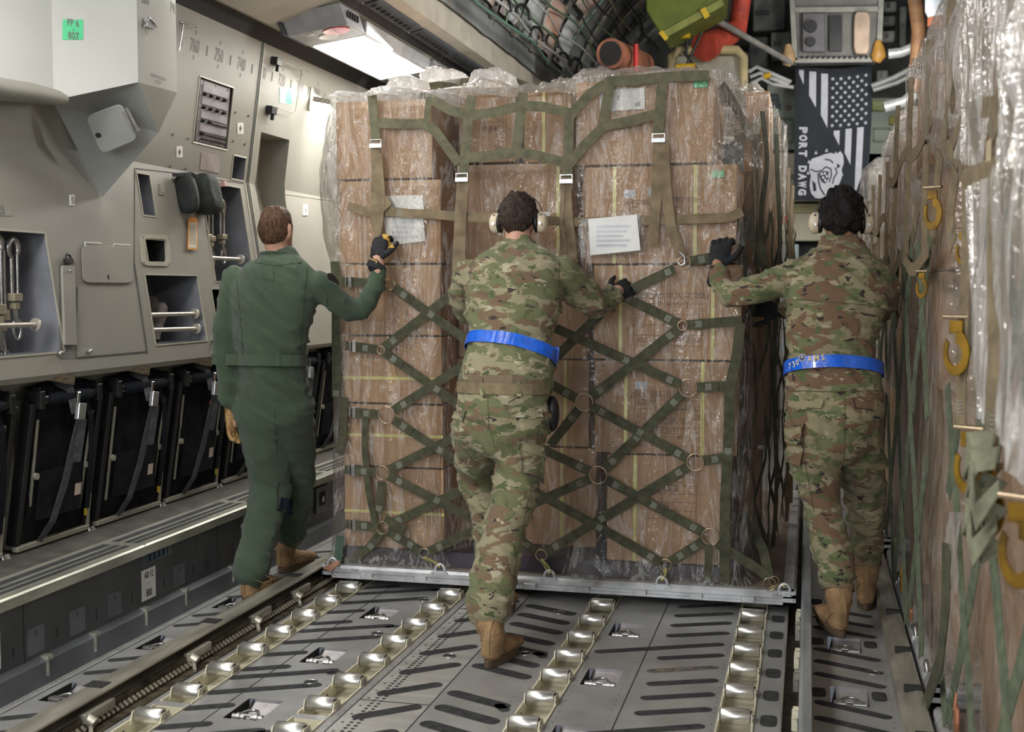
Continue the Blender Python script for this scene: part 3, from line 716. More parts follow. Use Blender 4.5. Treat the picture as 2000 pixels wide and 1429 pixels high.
for x in (-2.03, -1.76, -1.49, -1.23, -.98, -.72, -.47, -.24): m.box((x-.03, PF-.003, PZB-.001), (x+.03, PF+.02, PZT-.028))
for k in range(8): m.box((PXR-.02, PF+.2+k*.3, PZB), (PXR+.003, PF+.26+k*.3, PZT-.02))
m.split('edge_lug_block', M_PALLET, pal, bevel=.003)
m = MB()
for x, a in ((-2.09, .05), (-.115, .04)): m.box((x-.02, PF-.0025, PZT-.022), (x+.02, PF-.001, PZT-.008))
m.split('stencil_plate', mat('stencil_grey', (.35, .35, .36), .6), pal)
def lug(x, yaw=0.):
    r = MB(); P = [V((x+.024*math.cos(t), PF+.012, PZT+.004+.030*math.sin(t))) for t in [math.pi*k/12 for k in range(13)]]
    r.tube(P, .0075, 8); o = r.build('tie_ring', M_PALLET, pal)
    b = MB()
    for s in (-.036, -.018, .0, .018, .036): b.cyl((x+s, PF-.006, PZT-.006), (x+s, PF+.004, PZT-.006), .0065, 10)
    b.box((x-.03, PF-.002, PZT-.02), (x+.03, PF+.03, PZT+.004)); b.build('ring_clamp', M_PALLET, o, bevel=.001)
LUGX = [PY(858, 1130, PF).x, PY(1072, 1135, PF).x, PY(1292, 1140, PF).x, PY(1532, 1160, PF).x, PY(640, 1100, PF).x+.02]
for x in LUGX: lug(x)

# ------------------------------------------------------------------ cartons
FB = 5.452
def carton(px0, px1, py0, py1, label, dep=.6, Y=FB, mt=None, rot=0., tape=None, seam=True, z0=None, group='cardboard cartons stacked on the pushed pallet'):
    a, b = PY(px0, (py0+py1)/2, Y), PY(px1, (py0+py1)/2, Y); zt = PY((px0+px1)/2, py0, Y).z; zb = z0 if z0 is not None else PY((px0+px1)/2, py1, Y).z+.004
    x0, x1 = a.x+.003, b.x-.003; cx = (x0+x1)/2
    r = thing('carton', (cx, Y, zb), label, 'carton', group); m = MB()
    m.box((x0, Y, zb), (x1, Y+dep, zt)); m.build('carton_body', mt or M_CARD, r, bevel=.004, seg=2)
    if tape is not None:
        for t in tape:
            t_ = MB(); k, q = t
            if k == 'v': X_ = PY(q, (py0+py1)/2, Y).x; t_.box((X_-.008, Y-.0016, zb), (X_+.008, Y-.0006, zt+.001))
            else: Z_ = PY((px0+px1)/2, q, Y).z; t_.box((x0-.001, Y-.0016, Z_-.007), (x1+.001, Y-.0006, Z_+.007))
            t_.build('strapping_band', M_TAPE, r)
    if seam:
        s_ = MB(); s_.box((cx-.024, Y-.0011, zb), (cx+.024, Y-.0004, zt-.0)) if seam == 'v' else s_.box((x0, Y-.0011, zt-.03), (x1, Y-.0004, zt)); s_.build('sealing_tape', M_CTAPE, r)
    return r, x0, x1, zb, zt
BZ = PZT+.075    # top of the dunnage tray
dn = MB(); dn.box((-2.19, 5.44, PZT+.001), (-.33, 7.9, BZ-.003)); dn.build('dunnage_tray', mat('dark_dunnage', (.05, .04, .055), .5, 0, .3, 8), own=1, label='dark plastic dunnage tray under the bottom row of cartons', category='tray')
def ink(r, Y, items, mt=None, table=None):
    m = MB(); c = 0
    for s_, u, v, h_, *rest in items:
        d = V((1, 0, 0)); e = V((0, 0, 1))
        if rest: d, e = V((0, 0, -1)), V((1, 0, 0))
        m.text(s_, PY(u, v, Y-.0022), d, e, h_, 0, .8)
    if table:
        u0, v0, u1, v1, n = table
        for k in range(n+1):
            v = v0+(v1-v0)*k/n; a, b = PY(u0, v, Y-.002), PY(u1, v, Y-.002); m.box((a.x, Y-.0024, a.z-.001), (b.x, Y-.002, a.z+.001))
        for u in (u0, u0+(u1-u0)*.3, u1):
            a, b = PY(u, v0, Y-.002), PY(u, v1, Y-.002); m.box((a.x-.001, Y-.0024, b.z), (a.x+.001, Y-.002, a.z))
    m.build('printing', mt or M_CARDINK, r)
# left stack
c1 = carton(655, 846, 196, 350, 'top carton of the left stack, under the knotted film', seam='h')
c2 = carton(662, 862, 352, 515, 'carton with the white document sheet, second from the top at left', seam='h', mt=M_CARD)
c3 = carton(664, 862, 517, 655, 'carton behind the green-suited man\'s raised glove', seam='h')
c4 = carton(668, 864, 657, 788, 'carton right of the hanging seats, with a vertical row of print', tape=[('h', 738)], seam='v')
c5 = carton(670, 866, 790, 912, 'carton crossed by a band, level with the two left net rings', tape=[('h', 850)], seam='v')
c6 = carton(672, 868, 914, 1062, 'bottom carton of the left stack with a yellow band low down', tape=[('h', 1000)], seam='v', z0=BZ)
ink(c4[0], FB, [('||||  ||| ||||', 815, 640, .016, 1), ('HX - 2', 790, 618, .018, 1), ('H - 28', 715, 700, .016)])
ink(c6[0], FB, [('|||| || ||||', 820, 930, .016, 1), ('||| 2 -', 800, 935, .014, 1)])
# middle stack
d1 = carton(896, 1008, 185, 318, 'small top carton of the middle stack, left of the seam', seam=None, Y=5.70)
d2 = carton(1022, 1118, 178, 318, 'small top carton of the middle stack, right half', seam=None, tape=[('v', 1062)], Y=5.70)
d3 = carton(892, 1116, 320, 535, 'carton behind the bare-headed man\'s ear defenders', tape=[('v', 1090)], seam='h', Y=5.70)
d4 = carton(894, 1150, 537, 700, 'carton in front of the middle man\'s shoulders', seam='h', Y=5.70)
d5 = carton(892, 1152, 702, 870, 'carton in front of the middle man\'s belt', tape=[('v', 1104)], Y=5.70, seam='h')
d6 = carton(894, 1166, 872, 1072, 'bottom carton of the middle stack, in front of his knees', tape=[('v', 1098)], Y=5.70, seam='h', z0=BZ)
ink(d1[0], 5.70, [('002-1001', 960, 240, .03), ('00040', 960, 256, .03), ('200', 975, 295, .03)])
ink(d3[0], 5.70, [('CARE', 1000, 470, .03), ('0008', 1010, 500, .02)])
# right stack
e1 = carton(1124, 1395, 155, 321, 'top carton of the right stack with the sheet under its film', seam=None, mt=M_CARD)
e2 = carton(1142, 1440, 323, 515, 'carton with two yellow bands above the clear document pouch', tape=[('v', 1200), ('v', 1358)], seam=None)
e3 = carton(1158, 1450, 517, 703, 'carton printed with a table, behind the small ring with the side strap', tape=[('v', 1212), ('v', 1392)], seam=None)
e4 = carton(1160, 1442, 705, 888, 'carton printed 2009 in a table, behind the large ring', tape=[('v', 1222), ('v', 1372)], seam=None, mt=M_CARD2)
e5 = carton(1184, 1420, 890, 1078, 'bottom carton of the right stack', tape=[('v', 1240)], seam=None, mt=M_CARD, z0=BZ)
ink(e2[0], FB, [('HYS78078', 1338, 394, .022), ('HHN7800', 1245, 400, .026), ('000', 1236, 412, .026)], table=(1305, 386, 1352, 404, 1))
ink(e3[0], FB, [('2021-VR3A-HQ-0081', 1328, 583, .026), ('(CAT 162915 7)', 1305, 598, .024), ('IMPORTED NO.', 1262, 582, .022), ('12', 1356, 630, .022), ('261-2-0N1', 1345, 668, .024), ('80031', 1258, 668, .024), ('C', 1242, 628, .02)], table=(1238, 572, 1372, 674, 5))
ink(e4[0], FB, [('20-2021-VR3A-HQ', 1325, 776, .024), ('200-88 12', 1340, 802, .026), ('2009 年12', 1326, 829, .028), ('株式会社クラレ', 1320, 846, .028), ('4911 2000', 1345, 858, .022), ('124', 1358, 818, .024), ('国本委 番号', 1262, 776, .024), ('発品番号', 1262, 790, .024), ('E', 1246, 816, .02)], table=(1240, 762, 1372, 868, 6))
ink(e5[0], FB, [('2021-VR3A', 1300, 960, .022), ('02009', 1300, 990, .024)], table=(1262, 945, 1360, 1010, 4))
for u, v, r_, w_ in ((1252, 752, e4[0], .055), (1275, 375, e2[0], .05), (1230, 378, e2[0], .05)):
    p = PY(u, v, FB-.002); q = MB(); q.box((p.x-w_/2, FB-.003, p.z-.018), (p.x+w_/2, FB-.0015, p.z+.018)); q.build('pale_sticker', mat('pale_sticker', (.42, .44, .48), .5), r_)
# cartons behind, seen over the top and past the right end
e6 = carton(1444, 1486, 888, 1060, 'narrow carton set back at the right end, bottom row', Y=6.06, seam=None, z0=BZ, dep=.25)
f1 = carton(1452, 1502, 178, 420, 'upper carton at the back right corner, rising past the front stack', Y=6.7, seam=None, dep=.7)
f2 = carton(1455, 1515, 422, 640, 'middle carton at the back right corner', Y=6.7, seam=None, dep=.7)
f3 = carton(1440, 1505, 642, 870, 'lower carton at the back right corner', Y=6.6, seam=None, dep=.7, mt=M_CARD2)
f4 = carton(800, 925, 172, 330, 'carton of the second row seen over the left stack', Y=6.36, seam=None, dep=.6)
f5 = carton(928, 1115, 168, 330, 'carton of the second row seen over the middle stack', Y=6.36, seam=None, dep=.6, mt=M_CARD2)

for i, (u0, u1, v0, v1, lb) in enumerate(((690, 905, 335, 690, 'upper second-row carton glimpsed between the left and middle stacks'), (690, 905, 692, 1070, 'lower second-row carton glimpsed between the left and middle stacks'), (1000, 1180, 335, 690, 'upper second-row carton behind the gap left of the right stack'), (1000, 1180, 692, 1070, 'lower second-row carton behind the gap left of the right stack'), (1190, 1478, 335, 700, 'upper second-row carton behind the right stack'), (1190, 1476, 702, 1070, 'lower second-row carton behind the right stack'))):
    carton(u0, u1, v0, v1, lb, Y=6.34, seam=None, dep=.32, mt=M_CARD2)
# paper sheets and tags under the film
def sheet(px, Y, label, mt=M_WHITE, name='document_sheet', cat='paper', blur=None):
    P = [PY(u, v, Y) for u, v in px]; r = thing(name, sum(P, V((0, 0, 0)))/len(P), label, cat); m = MB()
    m.prism(P, (0, -.0015, 0)); m.build('sheet', mt, r)
    if blur:
        k = MB(); a, b = PY(*blur[0], Y-.0022), PY(*blur[1], Y-.0022)
        for i in range(blur[2]):
            z = a.z+(b.z-a.z)*i/(blur[2]-1); k.box((a.x, Y-.0024, z-.006), (b.x-.1*(i % 3)*(b.x-a.x), Y-.002, z+.006))
        k.build('faint_print', mat('faint_print', (.60, .62, .68), .6), r)
    return r
sheet([(752, 382), (825, 380), (829, 418), (754, 422)], 5.43, 'pale paper sheet tucked under film above the green man\'s glove')
sheet([(748, 424), (826, 418), (831, 470), (760, 478)], 5.43, 'large blurred paper sheet right of the green man\'s glove', blur=((765, 434), (815, 462), 4))
sheet([(1056, 412), (1075, 414), (1066, 452), (1056, 450)], 5.43, 'thin white paper beside the middle man\'s right ear cup')
r = sheet([(1149, 427), (1244, 418), (1251, 488), (1153, 498)], 5.383, 'white sheet in a clear pouch on the right stack', blur=((1165, 442), (1230, 478), 5), name='document_pouch', cat='document pouch')
q = MB(); P = [PY(u, v, 5.387) for u, v in ((1130, 430), (1256, 415), (1264, 490), (1136, 502))]; q.poly(P); q.build('clear_sleeve', M_FILM, r)
sheet([(1170, 176), (1258, 170), (1260, 212), (1172, 218)], 5.44, 'white sheet with pen marks on the top right carton')
q = MB(); q.text('X', PY(1207, 195, 5.437), (1, 0, 0), (0, 0, 1), .02); q.text('#E', PY(1246, 207, 5.437), (1, 0, 0), (0, 0, 1), .02); q.build('pen_marks', M_INK, bpy.data.objects['document_sheet.003'])
sheet([(1354, 158), (1382, 157), (1382, 170), (1355, 171)], 5.444, 'small green tag on the top carton\'s corner', M_GREENL, 'green_tag', 'tag')
sheet([(1389, 334), (1414, 332), (1415, 345), (1390, 347)], 5.444, 'small green tag on the second carton of the right stack', mat('pale_green_label', (.24, .62, .36), .5), 'green_tag', 'tag')

# ------------------------------------------------------------------ film wrap over the stack
def film_front():
    path = [(-2.235, 7.9), (-2.235, 5.50), (-2.215, 5.425), (-1.72, 5.422), (-1.60, 5.60), (-1.12, 5.60), (-1.03, 5.425), (-.5, 5.418), (-.335, 5.42), (-.285, 5.48), (-.225, 6.1), (-.175, 7.0), (-.165, 7.9)]
    L_ = [0]
    for a, b in zip(path[:-1], path[1:]): L_.append(L_[-1]+math.hypot(b[0]-a[0], b[1]-a[1]))
    nu = 330; nv = 170
    ss = np.concatenate([np.linspace(0, L_[1]-.05, 20), np.linspace(L_[1]-.04, L_[9]+.05, 270), np.linspace(L_[9]+.07, L_[-1], 60)])
    X_ = np.interp(ss, L_, [p[0] for p in path]); Y_ = np.interp(ss, L_, [p[1] for p in path])
    def top(x, y):
        zf = 2.335 if x < -1.63 else (2.32 if x < -1.05 else 2.375)
        k = min(1, max(0, (x+1.09)/.06)); zf = (2.33)*(1-k)+2.383*k
        return zf if y < 5.8 or x > -.3 else zf-.07
    vs = []
    for j in range(nv+1):
        b = j/nv
        for i in range(len(ss)):
            x, y = X_[i], Y_[i]; tz = top(x, y); z = PZT+.004+(tz-PZT)*b
            # outward direction
            i0, i1 = max(0, i-1), min(len(ss)-1, i+1); t = V((X_[i1]-X_[i0], Y_[i1]-Y_[i0], 0)).normalized(); n = V((t.y, -t.x, 0))
            h = (z-PZT)
            cz = .028 if z < 1.98 else max(-.08, .028-(z-1.98)*1.2)
            if x > -.52: x += cz*min(1, (x+.52)/.15)*max(0, 1-(y-5.42)/.8)
            d = .006
            # hanging folds fanning out from the net corners
            d += .017*abs(noise.noise(V((ss[i]*9+h*2.2, h*1.3, 3))))+.012*abs(noise.noise(V((ss[i]*20-h*6, h*3.5, 9))))+.005*noise.noise(V((ss[i]*45, h*14, 5)))
            d += .045*math.exp(-h/.055)+.012*max(0, noise.noise(V((ss[i]*5, h*2.5, 21))))
            if x < -2.1 and z > 1.5: d += .055*math.sin(min(1, (z-1.5)/.8)*math.pi)*max(0, min(1, (-2.1-x)/.1))
            if y > 5.6 and x > -1: d += .03*noise.noise(V((y*3, h*2.5, 2)))
            if i < 2 or i > len(ss)-3: d = 0
            s = 0
            if b > .985: s = 1
            vs.append(V((x, y, z))+n*d+V((0, 0, .02*noise.noise(V((ss[i]*7, 0, 1)))*b**8)))
    n_ = len(ss); fs = [(j*n_+i, j*n_+i+1, (j+1)*n_+i+1, (j+1)*n_+i) for j in range(nv) for i in range(n_-1)]
    return vs, fs
fw = thing('plastic_film', (-1.2, 5.42, PZT), 'clear wrinkled plastic film wrapped around the carton stack', 'plastic wrap')
m = MB(); m.add(*film_front(), 0, True); m.build('film_sides', M_FILM, fw)
m = MB()
def ftop(a, b):
    x = -2.215+(a)*(1.88); y = 5.42+b*2.4; k = min(1, max(0, (x+1.09)/.06)); z = 2.335*(1-k)+2.385*k
    if b > .15: z -= .05*min(1, (b-.15)/.1)*(1 if x > -1.6 else .3)
    return V((x, y, z+.018+.03*noise.noise(V((x*6, y*5, 3)))+.02*abs(noise.noise(V((x*14, y*10, 8))))))
m.grid(ftop, 110, 60); m.build('film_top', M_FILMW, fw)
# billowing lumps of film on top
def lump(px, Y, ry, label=None, seed=0, mt=None):
    (u0, u1, v0, v1) = px; c = PY((u0+u1)/2, v1, Y); w_ = (PY(u1, v1, Y).x-PY(u0, v1, Y).x)/2; h_ = (PY((u0+u1)/2, v0, Y).z-c.z)
    m = MB()
    def fn(a, b):
        t, p = 2*math.pi*a, math.pi/2*(1-b); d = V((math.cos(t)*math.cos(p), math.sin(t)*math.cos(p), math.sin(p)))
        k = 1+.22*noise.noise(d*2.2+V((seed, 0, 0)))+.10*abs(noise.noise(d*6+V((seed, 3, 0))))
        return c+V((d.x*w_*k, d.y*ry*k, (d.z**.8)*h_*k-.012))
    m.grid(fn, 36, 14); m.build('film_billow', mt or M_FILMW, fw)
lump((668, 722, 181, 195), 5.55, .25, seed=1); lump((735, 830, 172, 196), 5.6, .28, seed=2); lump((775, 850, 152, 182), 6.2, .35, seed=3)
lump((832, 916, 132, 172), 6.3, .3, seed=4); lump((925, 1012, 135, 170), 6.2, .3, seed=5); lump((905, 1000, 152, 186), 5.75, .2, seed=6, mt=M_FILMR); lump((1050, 1118, 160, 184), 5.7, .2, seed=7, mt=M_FILMR)
lump((1085, 1125, 150, 178), 5.9, .2, seed=8, mt=M_FILMR); lump((1130, 1215, 134, 160), 5.7, .25, seed=9, mt=M_FILMR); lump((835, 900, 172, 196), 5.65, .15, seed=12); lump((1395, 1440, 150, 175), 5.9, .3, seed=13, mt=M_FILMR); lump((1440, 1500, 165, 190), 6.9, .3, seed=14, mt=M_FILMR)
# loose bag of film hanging at the upper left
m = MB()
def bag(a, b):
    zt, zb = PY(650, 190, 5.45).z, PY(650, 415, 5.45).z; z = zt+(zb-zt)*b
    prof_ = np.interp(b, [0, .15, .35, .6, .85, 1], [.02, .05, .10, .115, .09, .01]); t = a*math.pi
    return V((-2.185-prof_*math.sin(t)*1.1, 5.62-.22*math.cos(t)+.02*noise.noise(V((b*7, a*5, 1))), z+.006*math.sin(a*17)))+V((-.012*abs(noise.noise(V((a*9, b*6, 0)))), 0, 0))
m.grid(bag, 28, 60); m.build('film_bag', M_FILMW, fw)

# ------------------------------------------------------------------ nets
NY = 5.392
side = thing('cargo_net', (-1.2, NY, .5), 'dark olive diamond-pattern cargo net with gold rings over the cartons', 'cargo net')
topn = thing('cargo_net', (-1.2, NY, 2.3), 'sage and tan top net with metal buckles draped over the upper cartons', 'cargo net')
NN = V((0, -1, 0))
def np_(u, v, Y=NY): return PY(u, v, Y)
def stitch(mb, c, d, w_=.036, l=.028, m_=1, n_=NN, k=5, off=.0035):
    """a sewn zigzag patch on a strap running along d"""
    d = V(d).normalized(); s = V(n_).cross(d).normalized(); c = V(c)+V(n_)*off
    for i in range(k):
        o = c+d*(l*((i+.5)/k-.5)); q = .0014
        mb.add([o-s*w_*.33-d*q, o-s*w_*.33+d*q, o+d*(q+l*.11), o+s*w_*.33+d*q, o+s*w_*.33-d*q, o+d*(-q+l*.11)], [(0, 1, 2, 5), (5, 2, 3, 4)], m_)
def nstrap(root, pts, mt, w_=.043, Y=NY, st=(), th=.003, n_=NN, over=0., nm='strap', sagz=0.):
    P = [np_(p[0], p[1], (p[2] if len(p) > 2 else Y)-over) for p in pts]; Q = []
    for a, b in zip(P[:-1], P[1:]):
        k = max(1, int((b-a).length/.06)); Q += [a+(b-a)*(i/k)+V((0, .004*noise.noise((a+(b-a)*(i/k))*9), 0)) for i in range(k)]
    Q.append(P[-1]); m = MB(); m.strap(Q, w_, n_, th)
    for f, dirp in st:
        L_ = (P[-1]-P[0]); 
        i = min(len(Q)-2, int(f*(len(Q)-1))); c = Q[i]+(Q[i+1]-Q[i])*(f*(len(Q)-1)-i); stitch(m, c, (Q[i+1]-Q[i]), w_)
    return m.build(nm, [mt, M_STITCH], root)
def nring(root, u, v, px_r, Y=NY, mt=None, tilt=0.):
    c = np_(u, v, Y-.008); r_ = px_r/2350*5.35*1.03; m = MB(); m.ring(c, V((math.sin(tilt), -1, 0)), r_, .0032, 28); return m.build('ring', mt or M_BRASS, root)
RG = dict(a=(744, 683, 8), b=(755, 810, 17), c=(747, 923, 14), d=(747, 1030, 13), e=(829, 1080, 10), f=(1057, 1083, 11), g=(1300, 1102, 11), h=(1168, 927, 17), i=(1141, 785, 17), j=(1344, 757, 17), k=(1333, 635, 9), l=(1336, 512, 12), m=(1358, 902, 16), n=(1388, 1047, 16), o=(762, 556, 10), p=(912, 690, 10), q=(905, 820, 10), s=(905, 935, 10))
for k_, (u, v, r_) in RG.items():
    if k_ not in 'pqs': nring(side, u, v, r_)
def between(a, b, st0=True, st1=True, mid=None, over=0., extra=None):
    (u0, v0, r0), (u1, v1, r1) = [(x if isinstance(x, tuple) else RG[x]) for x in (a, b)]
    L_ = math.hypot(u1-u0, v1-v0); du, dv = (u1-u0)/L_, (v1-v0)/L_
    p0 = (u0+du*(r0-1), v0+dv*(r0-1)); p1 = (u1-du*(r1-1), v1-dv*(r1-1)); st = []; L2 = math.hypot(p1[0]-p0[0], p1[1]-p0[1])
    if st0: st.append((24/L2, 0))
    if st1: st.append((1-24/L2, 0))
    if mid: st.append((mid, 0))
    o = nstrap(side, [p0, p1], M_NET, st=st, over=over)
    # folded sewn ends
    for ok, (x, y), s in ((st0, p0, 1), (st1, p1, -1)):
        if ok: nstrap(side, [(x, y), (x+s*du*44, y+s*dv*44)], M_NET, w_=.0445, over=over+.0035, st=[(.52, 0)], nm='strap_end')
    return o
between('o', (920, 670, 0), st1=False, mid=.48, over=.004)
between('a', (920, 545, 0), st1=False)
between('a', (922, 808, 0), st1=False, mid=.6, over=.004); between('b', (925, 700, 0), st1=False)
between('b', (930, 925, 0), st1=False, mid=.56, over=.004); between('c', (925, 835, 0), st1=False)
between('c', (940, 1020, 0), st1=False, mid=.52, over=.004); between('d', (940, 938, 0), st1=False)
between('d', 'e'); between('e', (925, 1036, 0), st1=False)
between((1005, 1046, 0), 'f', st0=False); between((1075, 868, 0), 'i', st0=False)
between('i', (1010, 714, 0), st1=False); between('h', (1020, 858, 0), st1=False); between('h', (1030, 988, 0), st1=False)
between('f', 'm', mid=.40); between((1020, 945, 0), 'g', st0=False, mid=.56, over=.004)
between('g', 'n'); between('h', 'n', mid=.49, over=.004); between('h', 'j', mid=.42); between('i', 'm', mid=.5, over=.004)
between('i', 'k', mid=.48); between((1085, 640, 0), 'j', st0=False, mid=.57, over=.004); between((1205, 572, 0), 'k', st0=True, over=.004)
nstrap(side, [(1318, 524), (1216, 572), (1175, 610), (1122, 662), (1070, 712)], M_NET, st=[(.05, 0)])
between('k', (1448, 625, 0), st1=False); between('j', (1432, 752, 0), st1=False); between('m', (1418, 892, 0), st1=False); between('l', (1392, 502, 0), st1=False)
for k_, e in (('a', (676, 674)), ('b', (676, 803)), ('c', (674, 916)), ('d', (676, 1022)), ('o', (668, 548))):
    between(k_, (e[0], e[1], 0), st1=False)
    c = np_(e[0]+16, e[1]+2, NY-.006); m = MB(); m.box((c.x-.010, c.y-.006, c.z-.028), (c.x+.010, c.y+.002, c.z+.028)); m.box((c.x-.024, c.y-.008, c.z-.024), (c.x-.016, c.y-.002, c.z+.024)); m.build('strap_buckle', M_STEEL, side, bevel=.002)
nstrap(side, [(747, 1036), (722, 1068), (690, 1092), (668, 1096)], M_NET, st=[(.3, 0), (.85, 0)])
nstrap(side, [(655, 510, 5.40), (657, 640, 5.39), (657, 775, 5.40)], M_NET, w_=.045, st=[(.97, 0)]); nstrap(side, [(672, 775), (668, 860), (662, 885)], M_NET)
nstrap(side, [(714, 806), (712, 870), (720, 960), (735, 1030)], M_NET, w_=.03); nstrap(side, [(746, 940), (741, 990), (739, 1000)], M_NET, over=.012, st=[(.7, 0)])
nstrap(side, [(752, 1012), (790, 1035)], M_NET, over=.007); nstrap(side, [(665, 1045, 5.36), (660, 1098, 5.35)], mat('teal_webbing', (.05, .085, .062), .8), w_=.04)
# right vertical edge strap hanging to the pallet
nstrap(side, [(1445, 630), (1440, 690), (1426, 752), (1423, 860), (1416, 980), (1415, 1140)], M_NET, over=.014, w_=.046, st=[(.48, 0)])
nstrap(side, [(1384, 1062), (1383, 1100), (1381, 1138)], M_NET, over=.01, w_=.032, st=[(.9, 0)])
nstrap(side, [(1400, 1060), (1470, 1104), (1505, 1128)], M_NET, Y=5.38); nstrap(side, [(1450, 1005, 5.7), (1490, 1070, 5.55), (1503, 1130, 5.40)], M_NET)
nring(side, 1503, 1140, 12, 5.35); nring(side, 1512, 1134, 9, 5.37)
# hooks from the lower rings to the pallet lugs
def hook(u, v, x, label=None):
    a = np_(u, v+9, NY-.01); b = V((x, PF+.012, PZT+.034)); m = MB(); s = (b-a)
    m.tube([a+V((0, 0, .006)), a+s*.25+V((.009, -.004, 0)), a+s*.6+V((.011, -.004, 0)), b+V((.009, -.006, -.004)), b+V((0, -.010, -.012)), b+V((-.008, -.004, -.004)), a+s*.65+V((-.007, 0, 0))], .0048, 8)
    m.beam(a, a+s*.5, .016, .004, (0, -1, 0)); m.build('net_hook', mat('zinc_hook', (.50, .47, .20), .35, .7, .2), side)
hook(829, 1080, LUGX[0]); hook(1057, 1083, LUGX[1]); hook(1300, 1102, LUGX[2]); hook(1505, 1140, LUGX[3])
m = MB(); c = PY(650, 1105, PF-.01)
m.prism([c+V((-.055, 0, -.02)), c+V((-.01, 0, -.028)), c+V((.03, 0, .008)), c+V((.035, 0, .03)), c+V((.0, 0, .02)), c+V((-.04, 0, -.002))], (0, .014, 0)); m.build('corner_hook', mat('rusty_pink_steel', (.55, .30, .20), .5, .5, .2, 20), side, bevel=.004)
# net side running back along the right end, diagonal
def sx(y): return np.interp(y, [5.45, 5.6, 6.1, 7.0, 7.9], [-.33, -.255, -.185, -.125, -.115])
def sp(y, z, o=0.): return V((sx(y)+o, y, z))
for k in range(6):
    y0_ = 5.5+k*.45
    for dz in range(-1, 4):
        z0_, z1_ = .15+dz*.55, .15+(dz+1)*.55
        for za, zb in ((z0_, z1_), (z1_, z0_)):
            if max(za, zb) > 1.9 or min(za, zb) < .1: continue
            P = [sp(y0_+.45*t, za+(zb-za)*t, .012+.012*math.sin(t*9+k)) for t in [i/6 for i in range(7)]]
            m = MB(); m.strap(P, .043, [(1, -.15, 0)]*7, .003); m.build('strap', M_NET, side)
for y, z0_, z1_, mt in ((5.75, 1.3, 2.25, M_NET), (6.2, .12, 2.2, M_NET), (6.9, .12, 2.1, M_TAN), (7.5, .12, 2.05, M_TAN)):
    m = MB(); P = [sp(y+.02*math.sin(t*3), z0_+(z1_-z0_)*t, .02+.012*math.sin(t*11+y)) for t in [i/12 for i in range(13)]]
    m.strap(P, .048, [(1, -.4, 0)]*13, .003); m.build('strap', mt, side)
# ---- top net
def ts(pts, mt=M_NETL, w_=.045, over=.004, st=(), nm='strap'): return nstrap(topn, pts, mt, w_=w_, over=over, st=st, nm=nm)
ts([(727, 186), (730, 225), (735, 275)]); ts([(733, 285), (735, 340), (732, 420), (738, 452)], M_TAN, over=.006)
ts([(740, 300), (747, 380), (742, 440), (735, 470)], M_TAN, over=.012, w_=.03)
ts([(922, 186), (915, 225), (905, 345)], w_=.046); ts([(902, 352), (897, 430), (893, 520), (893, 600)], M_TAN, over=.006, w_=.046)
ts([(912, 352), (906, 440), (905, 540)], M_TAN, over=.009, w_=.02)
ts([(1112, 222), (1108, 345)], w_=.046); ts([(1104, 356), (1110, 430), (1118, 500), (1120, 560)], M_TAN, over=.006, w_=.046); ts([(1100, 370), (1096, 440), (1100, 500)], M_TAN, over=.01, w_=.018)
ts([(1294, 150), (1290, 205), (1285, 262)], w_=.046); ts([(1286, 274), (1282, 380), (1275, 480)], M_TAN, over=.008, w_=.046)
ts([(1296, 274), (1300, 360), (1310, 440), (1330, 500)], M_TAN, over=.012, w_=.046)
ts([(1193, 158), (1185, 200), (1178, 240)]); ts([(1022, 180), (1018, 222), (1008, 292)])
ts([(668, 182, 5.6), (727, 188)], w_=.04, over=.0) if False else None
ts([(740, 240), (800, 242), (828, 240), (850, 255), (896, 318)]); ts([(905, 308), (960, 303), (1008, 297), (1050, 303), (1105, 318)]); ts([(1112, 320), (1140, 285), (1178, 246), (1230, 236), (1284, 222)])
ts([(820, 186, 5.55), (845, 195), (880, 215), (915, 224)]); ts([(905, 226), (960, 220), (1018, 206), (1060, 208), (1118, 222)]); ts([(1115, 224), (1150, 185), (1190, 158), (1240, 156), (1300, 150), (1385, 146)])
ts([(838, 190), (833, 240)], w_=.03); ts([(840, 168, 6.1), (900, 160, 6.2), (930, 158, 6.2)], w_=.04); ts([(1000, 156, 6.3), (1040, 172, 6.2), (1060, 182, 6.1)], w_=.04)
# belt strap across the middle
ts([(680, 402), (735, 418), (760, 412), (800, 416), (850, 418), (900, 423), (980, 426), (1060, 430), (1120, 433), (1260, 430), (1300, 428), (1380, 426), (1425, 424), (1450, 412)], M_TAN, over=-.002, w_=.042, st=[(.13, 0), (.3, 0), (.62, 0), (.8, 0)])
ts([(740, 415), (760, 395), (752, 385)], M_TAN, over=.01, w_=.03)
def buckle(u, v, w_=.062, h_=.036):
    c = np_(u, v, NY-.016); m = MB(); m.box((c.x-w_/2, c.y-.006, c.z-h_/2+.002), (c.x+w_/2, c.y+.004, c.z+h_*.1)); m.box((c.x-w_/2+.004, c.y-.004, c.z+h_*.1+.014), (c.x+w_/2-.004, c.y+.004, c.z+h_*.1+.02))
    for s in (-1, 1): m.box((c.x+s*(w_/2-.004)-.003, c.y-.004, c.z), (c.x+s*(w_/2-.004)+.003, c.y+.004, c.z+h_*.1+.02))
    b = m.build('buckle', M_STEEL, topn, bevel=.0015); k = MB(); k.box((c.x-w_/2, c.y-.0085, c.z-h_/2), (c.x+w_/2, c.y-.006, c.z-h_/2+.02)); k.build('buckle_plate', mat('pale_plate', (.70, .71, .72), .4, .3), b, bevel=.001)
for u, v in ((734, 281), (902, 347), (1106, 350), (1286, 270)): buckle(u, v)
m = MB(); c = np_(1332, 505, NY-.012)
